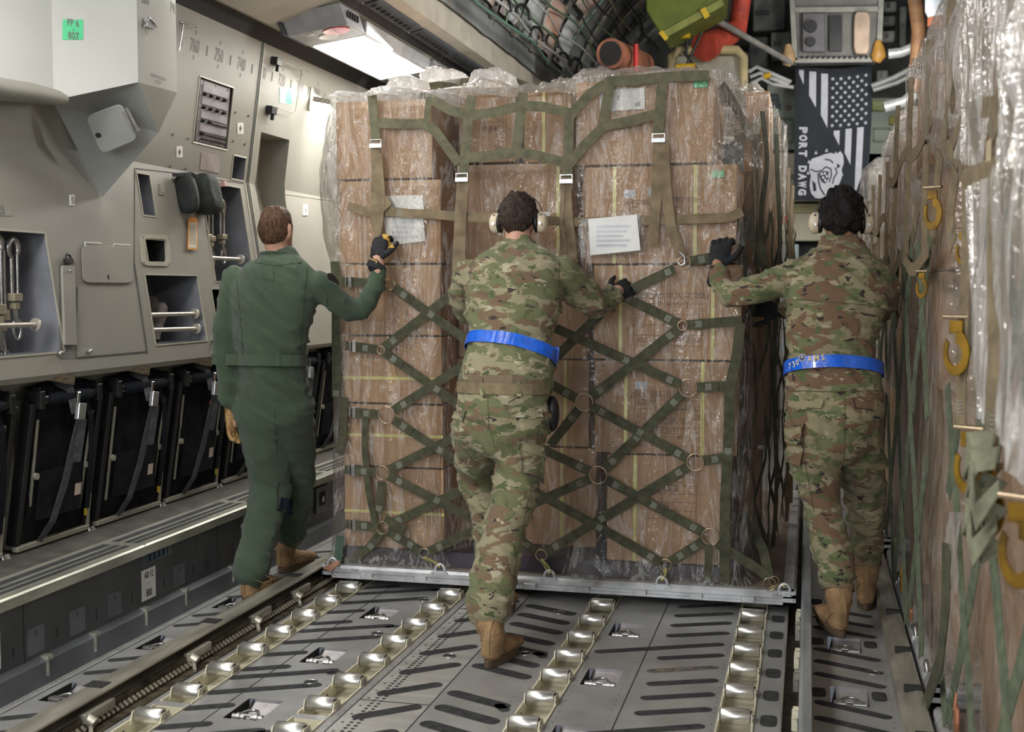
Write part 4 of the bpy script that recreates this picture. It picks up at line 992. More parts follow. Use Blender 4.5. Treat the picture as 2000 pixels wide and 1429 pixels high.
m.tube([c+V((-.01, 0, .03)), c+V((.012, -.004, .01)), c+V((.015, -.005, -.02)), c+V((-.004, -.004, -.03)), c+V((-.015, 0, -.015))], .006, 8); m.build('hook', M_STEEL, topn)
m = MB(); c = np_(912, 575, NY-.01); m.tube([c+V((0, 0, .05)), c, c+V((.008, 0, -.02)), c+V((-.006, 0, -.03))], .006, 8); m.build('hook', M_STEEL, topn)
# top net behind on the right corner
for P_ in ([(1408, 165, 5.7), (1430, 196, 5.75), (1464, 262, 6.2)], [(1405, 190, 5.6), (1428, 190, 5.65)], [(1440, 175, 5.9), (1455, 200, 6.3)], [(1498, 210, 6.9), (1470, 262, 6.3)], [(1436, 275, 5.8), (1470, 262, 6.2)], [(1478, 262, 6.3), (1477, 330, 6.3), (1480, 440, 6.3)], [(1432, 420, 5.7), (1448, 500, 5.7)], [(1508, 300, 7.1), (1516, 420, 7.1), (1520, 520, 7.1)]):
    m = MB(); m.strap([PY(a, b, c) for a, b, c in P_], .05, (.5, -1, 0), .003); m.build('strap', M_NETL if P_[0][1] < 300 else M_TAN, topn)
# rope tails and loose slings at the right end
for P_ in ([(1462, 410, 5.65), (1470, 450, 5.6), (1490, 520, 5.62)], [(1450, 430, 5.6), (1445, 480, 5.58), (1455, 560, 5.6)]):
    m = MB(); m.strap([PY(a, b, c) for a, b, c in P_], .06, (.3, -1, 0), .004); m.build('loose_strap', M_NET, topn)
# ------------------------------------------------------------------ people
from mathutils.bvhtree import BVHTree
def eltube(pts, rads, side=(1, 0, 0), seg=20, closed_caps=True):
    """closed tube with elliptical sections; rads = (half width along side, half depth)"""
    P = [V(p) for p in pts]; n = len(P); side = V(side)
    # catmull resample
    Q = []; RR = []
    for i in range(n-1):
        p0, p1, p2, p3 = P[max(i-1, 0)], P[i], P[i+1], P[min(i+2, n-1)]; r0, r1, r2, r3 = [V((r[0], r[1], 0)) for r in (rads[max(i-1, 0)], rads[i], rads[i+1], rads[min(i+2, n-1)])]
        k = 5
        for j in range(k):
            t = j/k; f = lambda a, b, c, d: .5*((2*b)+(-a+c)*t+(2*a-5*b+4*c-d)*t*t+(-a+3*b-3*c+d)*t**3)
            Q.append(f(p0, p1, p2, p3)); RR.append(f(r0, r1, r2, r3))
    Q.append(P[-1]); RR.append(V((rads[-1][0], rads[-1][1], 0)))
    vs = []; fs = []; n = len(Q)
    # rounded caps
    def sec(c, t, a, b):
        s = side-t*side.dot(t); s.normalize(); q = t.cross(s)
        return [c+s*math.cos(2*math.pi*k/seg)*a+q*math.sin(2*math.pi*k/seg)*b for k in range(seg)]
    T = [(Q[min(i+1, n-1)]-Q[max(i-1, 0)]).normalized() for i in range(n)]
    rows_ = []
    for e in (1, .92, .72, .4):
        a, b = RR[0].x, RR[0].y; d = min(a, b)
        rows_.append(sec(Q[0]-T[0]*d*e*.98, T[0], a*math.sqrt(max(.02, 1-e*e*.98)), b*math.sqrt(max(.02, 1-e*e*.98))))
    for i in range(n): rows_.append(sec(Q[i], T[i], max(.002, RR[i].x), max(.002, RR[i].y)))
    for e in (.4, .72, .92, 1):
        a, b = RR[-1].x, RR[-1].y; d = min(a, b)
        rows_.append(sec(Q[-1]+T[-1]*d*e*.98, T[-1], a*math.sqrt(max(.02, 1-e*e*.98)), b*math.sqrt(max(.02, 1-e*e*.98))))
    for r_ in rows_: vs += r_
    m = len(rows_)
    for i in range(m-1):
        for k in range(seg): fs.append((i*seg+k, i*seg+(k+1) % seg, (i+1)*seg+(k+1) % seg, (i+1)*seg+k))
    fs += [tuple(range(seg))[::-1], tuple((m-1)*seg+k for k in range(seg))]
    return vs, fs
def fuse(chains, voxel=.012, smooth=4, extra=None):
    """join closed tubes into ONE continuous surface; returns (verts, faces)"""
    vs = []; fs = []
    for c in chains:
        a, b = eltube(*c); o = len(vs); vs += a; fs += [tuple(i+o for i in f) for f in b]
    if extra:
        for a, b in extra: o = len(vs); vs += a; fs += [tuple(i+o for i in f) for f in b]
    me = bpy.data.meshes.new('tmp'); me.from_pydata([tuple(v) for v in vs], [], fs); o = bpy.data.objects.new('tmp', me); COL.objects.link(o)
    r = o.modifiers.new('r', 'REMESH'); r.mode = 'VOXEL'; r.voxel_size = voxel; r.use_smooth_shade = True
    if smooth: s = o.modifiers.new('s', 'SMOOTH'); s.factor = .5; s.iterations = smooth
    dg = bpy.context.evaluated_depsgraph_get(); dg.update(); e = bpy.data.meshes.new_from_object(o.evaluated_get(dg))
    co = np.empty(len(e.vertices)*3); e.vertices.foreach_get('co', co); nn = np.empty(len(e.vertices)*3); e.vertices.foreach_get('normal', nn)
    F = [tuple(p.vertices) for p in e.polygons]
    bpy.data.objects.remove(o); bpy.data.meshes.remove(me); bpy.data.meshes.remove(e)
    return co.reshape(-1, 3), nn.reshape(-1, 3), F
def folds(co, nn, amp, freq=(7, 7, 20), seed=0., diag=.0, mask=None):
    out = co.copy()
    for i in range(len(co)):
        x, y, z = co[i]; q = V((x*freq[0]+seed, y*freq[1], z*freq[2]+diag*x*freq[2]))
        w_ = noise.noise(q*.35+V((seed, 5, 2)))*.25
        q2 = q+V((w_, w_, w_)) if True else q
        f = max(0, 1-2.2*abs(noise.noise(q2))); g = max(0, 1-2.2*abs(noise.noise(q2*2.1+V((7, 3, 1)))))
        d = amp*(1.0*f**3+.5*g**3-.5)+amp*.6*noise.noise(q*.5)
        if mask: d *= mask(x, y, z)
        out[i] = co[i]+nn[i]*d
    return out
class Skin:       # a finished garment surface that details can be laid on
    def __init__(self, co, F, cull=None): self.co = co; self.F = F; self.b = BVHTree.FromPolygons([V(c) for c in co], F)
    def hit(self, u, v, off=0.):
        r = self.b.ray_cast(V((0, 0, CAM_H)), ray(u, v).normalized())
        if r[0] is None: r = self.b.find_nearest(PY(u, v, self.co[:, 1].mean()))
        n = r[1] if r[1].dot(ray(u, v)) < 0 else -r[1]
        return r[0]+n*off, n
    def band(self, c, axis, w_, off=.006, seg=64, front=(0, -1, 0), m=0, lo=0., hi=1., th=.003):
        """strip round the surface where the plane (c, axis) cuts it"""
        axis = V(axis).normalized(); f = V(front)-axis*V(front).dot(axis); f.normalize(); s = axis.cross(f); vs = []; k = 0; mb = MB(); rows_ = []
        for i in range(seg):
            a = 2*math.pi*(lo+(hi-lo)*i/seg); d = f*math.cos(a)+s*math.sin(a); row = []
            rad = []
            for q in (-.5, -.17, .17, .5):
                o_ = V(c)+axis*q*w_; r = self.b.ray_cast(o_, d); rad.append((r[0]-o_).length if r[0] is not None else .15)
            rows_.append([max(rad), d])
        RS = [r_[0] for r_ in rows_]; kk = len(RS); wn_ = 3
        if hi-lo >= 1: RS = [max(sum(RS[(i+j) % kk] for j in range(-wn_, wn_+1))/(2*wn_+1), RS[i]-.002) for i in range(kk)]
        rows_ = [(V(c)-axis*w_/2+d*(r_+off), V(c)+axis*w_/2+d*(r_+off), d) for r_, (_, d) in zip(RS, rows_)]
        n = len(rows_); V_ = []
        for a, b, d in rows_: V_ += [a, b, b+d*th, a+d*th]
        F_ = []
        for i in range(n if hi-lo >= 1 else n-1):
            j = (i+1) % n
            for e in range(4): F_.append((i*4+e, i*4+(e+1) % 4, j*4+(e+1) % 4, j*4+e))
        mb.add(V_, F_, m, False); return mb
    def strip(self, px, w_, off=.002, th=.0015, mb=None, m=0, step=8):
        mb = mb or MB(); P = []
        for (a, b), (c, d) in zip(px[:-1], px[1:]):
            k = max(1, int(math.hypot(c-a, d-b)/step)); P += [(a+(c-a)*i/k, b+(d-b)*i/k) for i in range(k)]
        P.append(px[-1]); H = [self.hit(u, v, off) for u, v in P]
        # drop jumps across a silhouette
        Q = [H[0]]
        for h in H[1:]:
            if (h[0]-Q[-1][0]).length < .05: Q.append(h)
        if len(Q) < 2: return mb
        return mb.strap([q[0] for q in Q], w_, [q[1] for q in Q], th, m)
    def patch(self, px, off=.004, mb=None, m=0, n=6, th=.003):
        """quilt a 4-corner pixel patch onto the surface, giving it thickness"""
        mb = mb or MB(); a, b, c, d = px; G = []
        for j in range(n+1):
            for i in range(n+1):
                s, t = i/n, j/n; u = (a[0]*(1-s)+b[0]*s)*(1-t)+(d[0]*(1-s)+c[0]*s)*t; v = (a[1]*(1-s)+b[1]*s)*(1-t)+(d[1]*(1-s)+c[1]*s)*t
                G.append(self.hit(u, v, off))
        ctr = sum((g[0] for g in G), V((0, 0, 0)))/len(G)
        top = [g[0]+g[1]*th for g in G]; bot = [g[0]-g[1]*(off+.004) for g in G]; N_ = n+1; F_ = []
        for j in range(n):
            for i in range(n): F_.append((j*N_+i, j*N_+i+1, (j+1)*N_+i+1, (j+1)*N_+i))
        e = [i for i in range(N_)]+[j*N_+n for j in range(1, N_)]+[n*N_+i for i in range(n-1, -1, -1)]+[j*N_ for j in range(n-1, 0, -1)]
        o = len(top); F2 = [(e[i], e[(i+1) % len(e)], e[(i+1) % len(e)]+o, e[i]+o) for i in range(len(e))]
        return mb.add(top+bot, F_+F2, m, True)
def garment(name, chains, m, root, amp=.008, freq=(7, 7, 20), seed=0., diag=.4, voxel=.0115, smooth=5, cut=None, mask=None, extra=None):
    co, nn, F = fuse(chains, voxel, smooth, extra); co = folds(co, nn, amp, freq, seed, diag, mask)
    mb = MB(); mb.add([V(c) for c in co], F, 0, True); o = mb.build(name, m, root); return o, Skin(co, F)
def xf(mat4, vs): return [mat4 @ V(v) for v in vs]

def boot(root, heel, toe_dir, shaft_to, pitch=0., roll=0.):
    """heel = point under the heel on the floor, toe_dir = heading, shaft_to = where the leg comes in"""
    h = V(heel); t = V(toe_dir).normalized(); up = V((0, 0, 1)); s = t.cross(up).normalized()
    if pitch: rt = Matrix.Rotation(pitch, 3, s); t2 = rt @ t; up2 = rt @ up
    else: t2, up2 = t, up
    L_ = lambda x, y, z: h+s*x+t2*y+up2*z
    a = L_(0, .045, .10); b = V(shaft_to)
    ch = [([L_(0, .03, .052), L_(0, .10, .058), L_(0, .17, .050), L_(.004, .235, .043), L_(.006, .262, .040)], [(.038, .034), (.040, .044), (.047, .036), (.046, .027), (.036, .020)], s, 20),
          ([L_(0, .042, .05), L_(0, .050, .11), a+(b-a)*.45, b], [(.038, .046), (.043, .058), (.052, .060), (.060, .064)], s, 20)]
    co, nn, F = fuse(ch, .0065, 3); co = folds(co, nn, .0028, (14, 14, 40), 3.); mb = MB(); mb.add([V(c) for c in co], F, 0, True); o = mb.build('boot', M_BOOT, root)
    mb = MB(); out = []
    for k in range(28):
        an = 2*math.pi*k/28; y = .128-.143*math.cos(an); w_ = .044*math.sin(an); q = (y+.015)/.286; w_ *= (.80+.30*q if q < .75 else 1.025-(q-.75)*.3)
        out.append(L_(w_+.004*q, y+.004, 0))
    mb.prism(out, up2*.030); so = mb.build('sole', M_SOLE, o, bevel=.003)
    # heel stay, collar seam and panel stitching
    sk = Skin(co, F); mb = MB()
    P = []
    for z in (.05, .08, .11, .14, .17, .20):
        q = h+up2*z; r = sk.b.ray_cast(q-t2*.2, t2)
        if r[0] is not None: P.append((r[0]-t2*.001, -t2))
    if len(P) > 2: mb.strap([p[0] for p in P], .022, [p[1] for p in P], .0025); mb.build('heel_stay', mat('boot_webbing', (.26, .17, .08), .8, 0, .15), o)
    ax = (b-a).normalized()
    for zz in (.075, .135): 
        sk.band(h+t2*.05+up2*zz, (up2+t2*(.9 if zz < .1 else -.25)), .004, .0005, 40, th=.0015).build('boot_seam', mat('boot_webbing', (.26, .17, .08), .8, 0, .15), o)
    sk.band(b-ax*.015, ax, .02, .002, 32).build('boot_collar', mat('boot_collar', (.20, .14, .08), .8), o)
    return o
def glove(root, wrist, palm_dir, back_n, m, scale=1., curl=.5, spread=.12, thumb_side=1, name='glove', cuff=.05, curls=None):
    """gloved hand: palm and five fingers. palm_dir wrist->knuckles, back_n = outward normal of the back of the hand"""
    w = V(wrist); t = V(palm_dir).normalized(); n = V(back_n); n = (n-t*n.dot(t)).normalized(); s = t.cross(n).normalized()*thumb_side; k = scale
    C = [([w-t*cuff*k, w, w+t*.045*k, w+t*.085*k], [(.034*k, .028*k), (.031*k, .024*k), (.040*k, .021*k), (.043*k, .016*k)], s, 16)]
    fl_ = [(.030, .070, .0100), (.010, .078, .0105), (-.011, .073, .0100), (-.031, .058, .0090)]
    for i, (x, ln, r) in enumerate(fl_):
        c = (curls[i] if curls else curl); a0 = .15; p = w+t*.080*k+s*x*k; P = [p]; an = c*.35; sp = spread*(1.5-i)*.35
        for j, fr in enumerate((.45, .32, .23)):
            d = (t*math.cos(an)-n*math.sin(an)+s*sp*math.cos(an)); p = p+d*ln*k*fr; P.append(p); an += c*1.0
        C.append((P, [(r*k*1.12, r*k*1.12), (r*k*1.08, r*k*1.08), (r*k, r*k), (r*k*.85, r*k*.85)], s, 12))
    p = w+t*.022*k+s*.030*k; d1 = (t*.62+s*.72-n*.25).normalized(); d2 = (t*.88+s*.30-n*.38).normalized()
    C.append(([p, p+d1*.036*k, p+d1*.036*k+d2*.032*k, p+d1*.036*k+d2*.056*k], [(.017*k, .015*k), (.0125*k, .0125*k), (.0115*k, .0115*k), (.009*k, .009*k)], s, 12))
    co, nn, F = fuse(C, .0042, 2); co = folds(co, nn, .0022, (40, 40, 70), 1.); mb = MB(); mb.add([V(c) for c in co], F, 0, True); o = mb.build(name, m, root)
    return o, Skin(co, F), (w, t, n, s)
def head(c, fwd, up, skin, k=1.):
    """skull, jaw, neck stub, ears, nose, lips, brow as closed shapes in body space"""
    c = V(c); f = V(fwd).normalized(); u = V(up).normalized(); s = f.cross(u).normalized(); u = s.cross(f)
    L_ = lambda x, y, z: c+s*x*k+f*y*k+u*z*k
    ch = [([L_(0, -.004, -.060), L_(0, -.006, -.025), L_(0, -.006, .015), L_(0, -.006, .045), L_(0, -.004, .068), L_(0, 0, .082)], [(.057*k, .070*k), (.068*k, .086*k), (.076*k, .095*k), (.073*k, .091*k), (.058*k, .074*k), (.034*k, .045*k)], s, 26),
          ([L_(0, .030, -.02), L_(0, .045, -.065), L_(0, .055, -.095)], [(.062*k, .050*k), (.050*k, .040*k), (.030*k, .024*k)], s, 20),
          ([L_(0, .085, .015), L_(0, .100, -.012), L_(0, .108, -.030)], [(.008*k, .008*k), (.010*k, .012*k), (.014*k, .010*k)], s, 10),
          ([L_(-.02, .088, -.062), L_(0, .096, -.062), L_(.02, .088, -.062)], [(.006*k, .006*k), (.008*k, .008*k), (.006*k, .006*k)], u, 8),
          ([L_(-.045, .078, .028), L_(0, .090, .026), L_(.045, .078, .028)], [(.008*k, .008*k), (.009*k, .009*k), (.008*k, .008*k)], u, 8)]
    for q in (-1, 1): ch.append(([L_(q*.074, -.014, -.030), L_(q*.083, -.020, -.008), L_(q*.087, -.024, .018), L_(q*.080, -.012, .028)], [(.005*k, .009*k), (.0055*k, .014*k), (.005*k, .015*k), (.004*k, .008*k)], s, 10))
    return ch, L_, (f, u, s)
def hair_cap(root, L_, mt, line=-.062, thick=.008, curl=.004, seed=0., top=.012, name='hair'):
    mb = MB()
    def fn(a, b):
        t = 2*math.pi*a; bk = -math.cos(t)       # t=0 front
        side_ = abs(math.sin(t))
        lowz = line*(max(0, bk)**.6)+(.055*max(0, -bk)+.012*side_ if bk < .15 else 0)*1.
        lowz = np.interp(bk, [-1, -.6, -.25, -.05, .12, .5, 1], [.066, .058, .050, -.010, .014, line*.72, line])
        p = b; z0 = lowz; zt = .098
        ang = math.asin(max(-1, min(1, (z0-.012)/.100))); el = ang+(math.pi/2-ang)*p
        z = .012+(.100+top*p)*math.sin(el); r = math.cos(el)
        tk = thick*min(1, .25+p*4)
        rx = (.0765+tk)*max(r, .0)**.82; ry = (.0965+tk)*max(r, 0)**.82
        low = min(0, z)*.10
        q = V((math.sin(t)*rx*(1+low*2), math.cos(t)*ry-.006, z)); d = noise.noise(q*26+V((seed, 0, 0)))*curl+abs(noise.noise(q*60+V((seed, 4, 0))))*curl*1.2
        q = q*(1+d/.09); return L_(q.x, q.y, q.z)
    mb.grid(fn, 90, 34)
    o = mb.build(name, mt, root); return o
def ear_defenders(root, L_, fr):
    f, u, s = fr; e = bpy.data.objects.new('ear_defenders', None); COL.objects.link(e); e.parent = root; e.location = L_(0, 0, 0)-wpos(root)
    for q in (-1, 1):
        c = L_(q*.103, -.004, -.012); mb = MB()
        def cup(a, b): 
            t, p = 2*math.pi*a, math.pi*b; d = s*q*math.cos(p)*.030+(f*math.cos(t)*.034+u*math.sin(t)*.046)*math.sin(p)**.7; return c+d
        mb.grid(cup, 24, 14); o = mb.build('ear_cup', M_CUP, e)
        mb = MB(); mb.ring(c-s*q*.018, s, .033, .011, 24); mb.build('cushion', M_BLACK, o)
        mb = MB(); mb.beam(c-f*.018+s*q*.004+u*.035, c-f*.024+s*q*.010-u*.012, .014, .008, s, 0); mb.cyl(c-f*.030+s*q*.004-u*.008, c-f*.042+s*q*.004-u*.008, .0065, 10, 1); mb.build('yoke', [M_BLACK, M_STEEL], o)
    P = [L_(.108*math.cos(t), .020, .002+.121*math.sin(t)) for t in [math.pi*i/18 for i in range(19)]]
    mb = MB(); mb.strap(P, .012, [(p-L_(0, 0, 0)).normalized() for p in P], .003); mb.build('headband', M_BLACK, e)
    return e
def limb(p, r): return (p, [(x, x) if not isinstance(x, tuple) else x for x in r], (1, 0, 0), 20)
def shrink(ch, d):
    out = []
    for c in ch: out.append((c[0], [(max(.012, a-d), max(.012, b-d)) for a, b in c[1]], c[2], c[3]))
    return out
def Q(u, v, y): return PY(u, v, y)

# ============ the man in the green flight suit
g1 = thing('person', (PZ(480, 1180).x, 4.98, 0), 'person in green flight suit with short reddish hair, one gloved hand raised on the cargo', 'person', 'people pushing the pallet')
hc = Q(541, 452, 5.13); hch, HL, hfr = head(hc, (.05, 1, .06), (.0, -.02, 1), M_SKINT, .96)
sh_l, sh_r = Q(470, 540, 5.10), Q(628, 560, 5.10)
torso = ([Q(535, 800, 5.16), Q(533, 760, 5.14), Q(531, 705, 5.10), Q(528, 640, 5.07), Q(536, 580, 5.07), Q(545, 535, 5.10), Q(549, 512, 5.13)], [(.155, .135), (.172, .14), (.163, .125), (.185, .13), (.205, .135), (.192, .12), (.10, .085)], (1, 0, 0), 28)
l_arm = limb([Q(462, 545, 5.09), Q(446, 600, 5.06), Q(438, 680, 5.05), Q(444, 740, 5.06), Q(449, 778, 5.08)], [.066, .060, .052, .050, .048])
r_arm = limb([Q(625, 556, 5.10), Q(655, 585, 5.14), Q(694, 606, 5.20), Q(722, 582, 5.24), Q(737, 545, 5.28), Q(739, 528, 5.29)], [.068, .060, .054, .050, .044, .038])
l_leg = limb([Q(505, 790, 5.14), Q(515, 860, 5.17), Q(527, 945, 5.20), Q(520, 1000, 5.14), Q(498, 1070, 5.04), Q(490, 1110, 4.975)], [(.122, .125), (.108, .11), (.092, .094), (.086, .088), (.084, .086), (.088, .092)])
r_leg = limb([Q(565, 790, 5.16), Q(572, 860, 5.28), Q(578, 940, 5.42), Q(574, 990, 5.50), Q(566, 1038, 5.56)], [(.116, .125), (.104, .11), (.092, .095), (.084, .088), (.078, .082)])
neck = ([Q(545, 520, 5.12), Q(543, 495, 5.13), Q(541, 465, 5.13)], [(.060, .060), (.056, .058), (.054, .058)], (1, 0, 0), 16)
suit, S1 = garment('flight_suit', [torso, l_arm, r_arm, l_leg, r_leg], M_GREEN, g1, .014, (4.5, 4.5, 12), 2., .8,
                   mask=lambda x, y, z: 1.0 if z > 1.0 and z < 1.2 or z < .5 else .75)
arms = [limb([Q(737, 545, 5.28), Q(739, 528, 5.29), Q(738, 505, 5.30)], [.035, .031, .030]), limb([Q(449, 770, 5.08), Q(451, 800, 5.09), Q(455, 825, 5.09)], [.034, .029, .028])]
co, nn, F = fuse(shrink([torso, l_arm, r_arm, l_leg, r_leg], .016)+[neck]+hch+arms, .009, 2); mb = MB(); mb.add([V(c) for c in co], F, 0, True); mb.build('body', M_SKINT, g1)
hair_cap(g1, lambda x, y, z: HL(x*.97, y*.97, z), M_HAIR1, -.058, .006, .0045, 1.)
for q in (-1, 1):
    mb = MB(); mb.ball(HL(q*.030, .078, .012), .0115*.9, 0); mb.ball(HL(q*.030, .0875, .012), .0045, 1); mb.build('eye', [M_WHITE, M_INK], g1)
# collar
mb = MB()
def col1(a, b):
    t = 2*math.pi*a; c = Q(543, 505, 5.125); r_ = .074+.012*(1-b)**2; z = -.028+.050*b
    if b > .7: r_ += .010*(b-.7)/.3
    return c+V((math.sin(t)*r_*1.02, -math.cos(t)*r_*.98, z+.010*math.cos(t)))
mb.grid(col1, 40, 8); o = mb.build('collar', M_GREEN, g1); sm_ = o.modifiers.new('s', 'SOLIDIFY'); sm_.thickness = .006
mb = MB(); 
for w_, px in ((.0035, [(462, 538), (470, 620), (476, 700)]), (.0035, [(600, 522), (592, 600), (585, 690)]), (.004, [(500, 512), (540, 518), (590, 512)]), (.003, [(536, 800), (538, 850), (540, 900)]), (.0035, [(620, 540), (640, 580), (632, 620)]), (.003, [(515, 522), (516, 545), (535, 546), (536, 523)])):
    S1.strip(px, w_, .001, .0012, mb)
mb.split('suit_seam', M_GREEN2, g1)
S1.band(Q(532, 702, 5.10), (0, .04, 1), .050, .002, 60, th=.003).build('waistband', M_GREEN, g1)
mb = MB(); S1.patch([(540, 940), (572, 946), (566, 1004), (538, 992)], .004, mb, 0, 5, .008); mb.build('calf_pocket', M_GREEN, g1)
mb = MB(); S1.patch([(545, 972), (573, 974), (570, 1002), (540, 996)], .010, mb, 0, 4, .008); mb.build('navy_cloth_in_pocket', mat('navy_cloth', (.012, .020, .06), .8), g1)
mb = MB(); p, n_ = S1.hit(650, 545, .001); mb.disc(p, n_, .030, 20, 0, .036); S1.strip([(644, 530), (656, 560)], .02, .002, .001, mb, 1); mb.build('sleeve_patch', [M_BLACK, mat('patch_dull_red', (.12, .03, .03), .8)], g1)
boot(g1, V((PZ(480, 1178).x, 4.93, 0)), (.34, .94, 0), Q(490, 1120, 4.99))
boot(g1, V((PZ(560, 1112).x, 5.52, 0)), (.25, 1, 0), Q(566, 1045, 5.56))
gl_, gs, gf = glove(g1, Q(735, 508, 5.295), Q(744, 462, 5.34)-Q(735, 508, 5.30), (-.25, -1, .1), M_GLOVEB, 1.05, .9, .10, 1, cuff=.03)
mb = MB(); gs.strip([(752, 458), (762, 474), (764, 484)], .03, .001, .002, mb, 0, 4); mb.build('ochre_panel', M_GLOVEY, gl_)
mb = MB(); gs.strip([(719, 505), (736, 512)], .014, .001, .003, mb, 0, 4); mb.build('wrist_tab', M_GLOVEY, gl_)
mb = MB(); w0 = Q(735, 512, 5.295)
def flare(a, b): t = 2*math.pi*a; r_ = .034+.014*(1-b); return w0+V((math.cos(t)*r_, math.sin(t)*r_, -.022+.03*b-.010*math.cos(t)))
mb.grid(flare, 26, 5); o = mb.build('cuff_flare', M_GLOVEB, gl_); o.modifiers.new('s', 'SOLIDIFY').thickness = .004
glove(g1, Q(451, 800, 5.09), Q(456, 850, 5.09)-Q(451, 800, 5.09), (-.9, .1, 0), M_GLOVET, 1.08, .45, .25, 1, cuff=.03)

# ============ the two in camouflage
def camo_person(key, label, loc, hcen, hf, hup, skinm, hairm, torso, jacket_ch, trou_ch, body_extra, camo, seeds, hairkw, hscale=.98):
    g = thing('person', loc, label, 'person', 'people pushing the pallet')
    hch, HL, hfr = head(hcen, hf, hup, skinm, hscale)
    jac, SJ = garment('jacket', jacket_ch, camo, g, .013, (4.5, 4.5, 13), seeds, .5)
    tro, ST = garment('trousers', trou_ch, camo, g, .014, (5, 5, 11), seeds+4, .8)
    co, nn, F = fuse(shrink(jacket_ch+trou_ch, .018)+hch+body_extra, .009, 2); mb = MB(); mb.add([V(c) for c in co], F, 0, True); mb.build('body', skinm, g)
    hair_cap(g, lambda x, y, z: HL(x*.99, y*.99, z), hairm, **hairkw)
    for q in (-1, 1):
        mb = MB(); mb.ball(HL(q*.030, .078, .012), .010, 0); mb.ball(HL(q*.030, .087, .012), .0045, 1); mb.build('eye', [M_WHITE, M_INK], g)
    ear_defenders(g, HL, hfr)
    return g, SJ, ST, HL
# middle man
t2 = ([Q(988, 748, 4.80), Q(992, 715, 4.83), Q(996, 660, 4.88), Q(1000, 610, 4.93), Q(1003, 560, 4.99), Q(1006, 520, 5.06), Q(1010, 494, 5.12)], [(.198, .150), (.195, .148), (.176, .135), (.205, .14), (.222, .145), (.205, .125), (.11, .085)], (1, -.08, 0), 28)
ra2 = limb([Q(1098, 535, 5.05), Q(1128, 560, 5.12), Q(1158, 590, 5.20), Q(1182, 588, 5.26), Q(1196, 578, 5.30)], [.082, .078, .070, .060, .052])
la2 = limb([Q(918, 535, 5.06), Q(905, 570, 5.14), Q(912, 610, 5.22), Q(930, 600, 5.28), Q(945, 585, 5.31)], [.072, .064, .056, .05, .045])
pel2 = ([Q(985, 752, 4.79), Q(983, 800, 4.76), Q(982, 835, 4.75)], [(.178, .135), (.192, .150), (.165, .14)], (1, 0, 0), 26)
rl2 = limb([Q(1022, 820, 4.75), Q(1018, 880, 4.76), Q(1006, 950, 4.74), Q(988, 1030, 4.62), Q(966, 1110, 4.50), Q(956, 1180, 4.41)], [(.112, .12), (.100, .11), (.100, .104), (.092, .096), (.088, .092), (.094, .098)])
ll2 = limb([Q(935, 820, 4.77), Q(930, 880, 4.90), Q(932, 935, 5.00), Q(948, 1000, 4.98), Q(960, 1075, 4.98)], [(.110, .12), (.092, .10), (.076, .08), (.07, .07), (.066, .066)])
hc2 = Q(1013, 430, 5.17)
nk2 = ([Q(1010, 500, 5.10), Q(1012, 478, 5.13), Q(1013, 448, 5.16)], [(.062, .062), (.060, .062), (.058, .062)], (1, 0, 0), 16)
g2, SJ2, ST2, HL2 = camo_person('m', 'person in camouflage with blue belt, seen square from behind, leaning hard into the middle', (-1.15, 4.4, 0), hc2, (.0, 1, -.10), (0, .10, 1), M_SKINT, M_HAIR2, t2, [t2, ra2, la2], [pel2, rl2, ll2],
    [nk2, limb([Q(1196, 578, 5.30), Q(1206, 568, 5.33)], [.034, .03]), limb([Q(945, 585, 5.31), Q(952, 575, 5.34)], [.034, .03])], M_CAMO, 11., dict(line=-.070, thick=.010, curl=.009, seed=3., top=.014))
def collar(g, c, r_, m, tilt=(0, 0), h_=.05):
    mb = MB()
    def fn(a, b): t = 2*math.pi*a; rr = r_+.014*(1-b)**2; return V(c)+V((math.sin(t)*rr, -math.cos(t)*rr*.98, -h_*.5+h_*b+tilt[0]*math.sin(t)+tilt[1]*math.cos(t)))
    mb.grid(fn, 40, 6); o = mb.build('collar', m, g); o.modifiers.new('s', 'SOLIDIFY').thickness = .006; return o
collar(g2, Q(1012, 484, 5.12), .078, M_CAMO, (0, -.006), .042)
def blue_belt(g, S, c, ax, w_=.052, text=None):
    b = S.band(c, ax, w_, .006, 110, th=.003).build('reflective_belt', M_BLUEB, g)
    return b
bb2 = blue_belt(g2, SJ2, Q(995, 684, 4.87), (.17, .42, 1))
mb = MB(); c_, n_ = SJ2.hit(1080, 690, .012); mb.obox(c_, (.012, 0, -.003), n_*.004, (0.004, 0, .028)); mb.build('belt_slider', mat('blue_slider', (.01, .07, .45), .35), bb2, bevel=.002)
wb = ST2.band(Q(984, 756, 4.79), (.0, .05, 1), .045, .004, 80, th=.004).build('waist_belt', M_TBELT, g2)
mb = MB(); ST2.strip([(893, 752), (940, 752)], .05, .012, .003, mb); mb.build('belt_overlap', mat('tan_belt_end', (.27, .21, .12), .85), wb)
for u in (945, 1012):
    mb = MB(); ST2.strip([(u, 732), (u, 775)], .018, .014, .003, mb); mb.build('belt_loop', M_CAMO, g2)
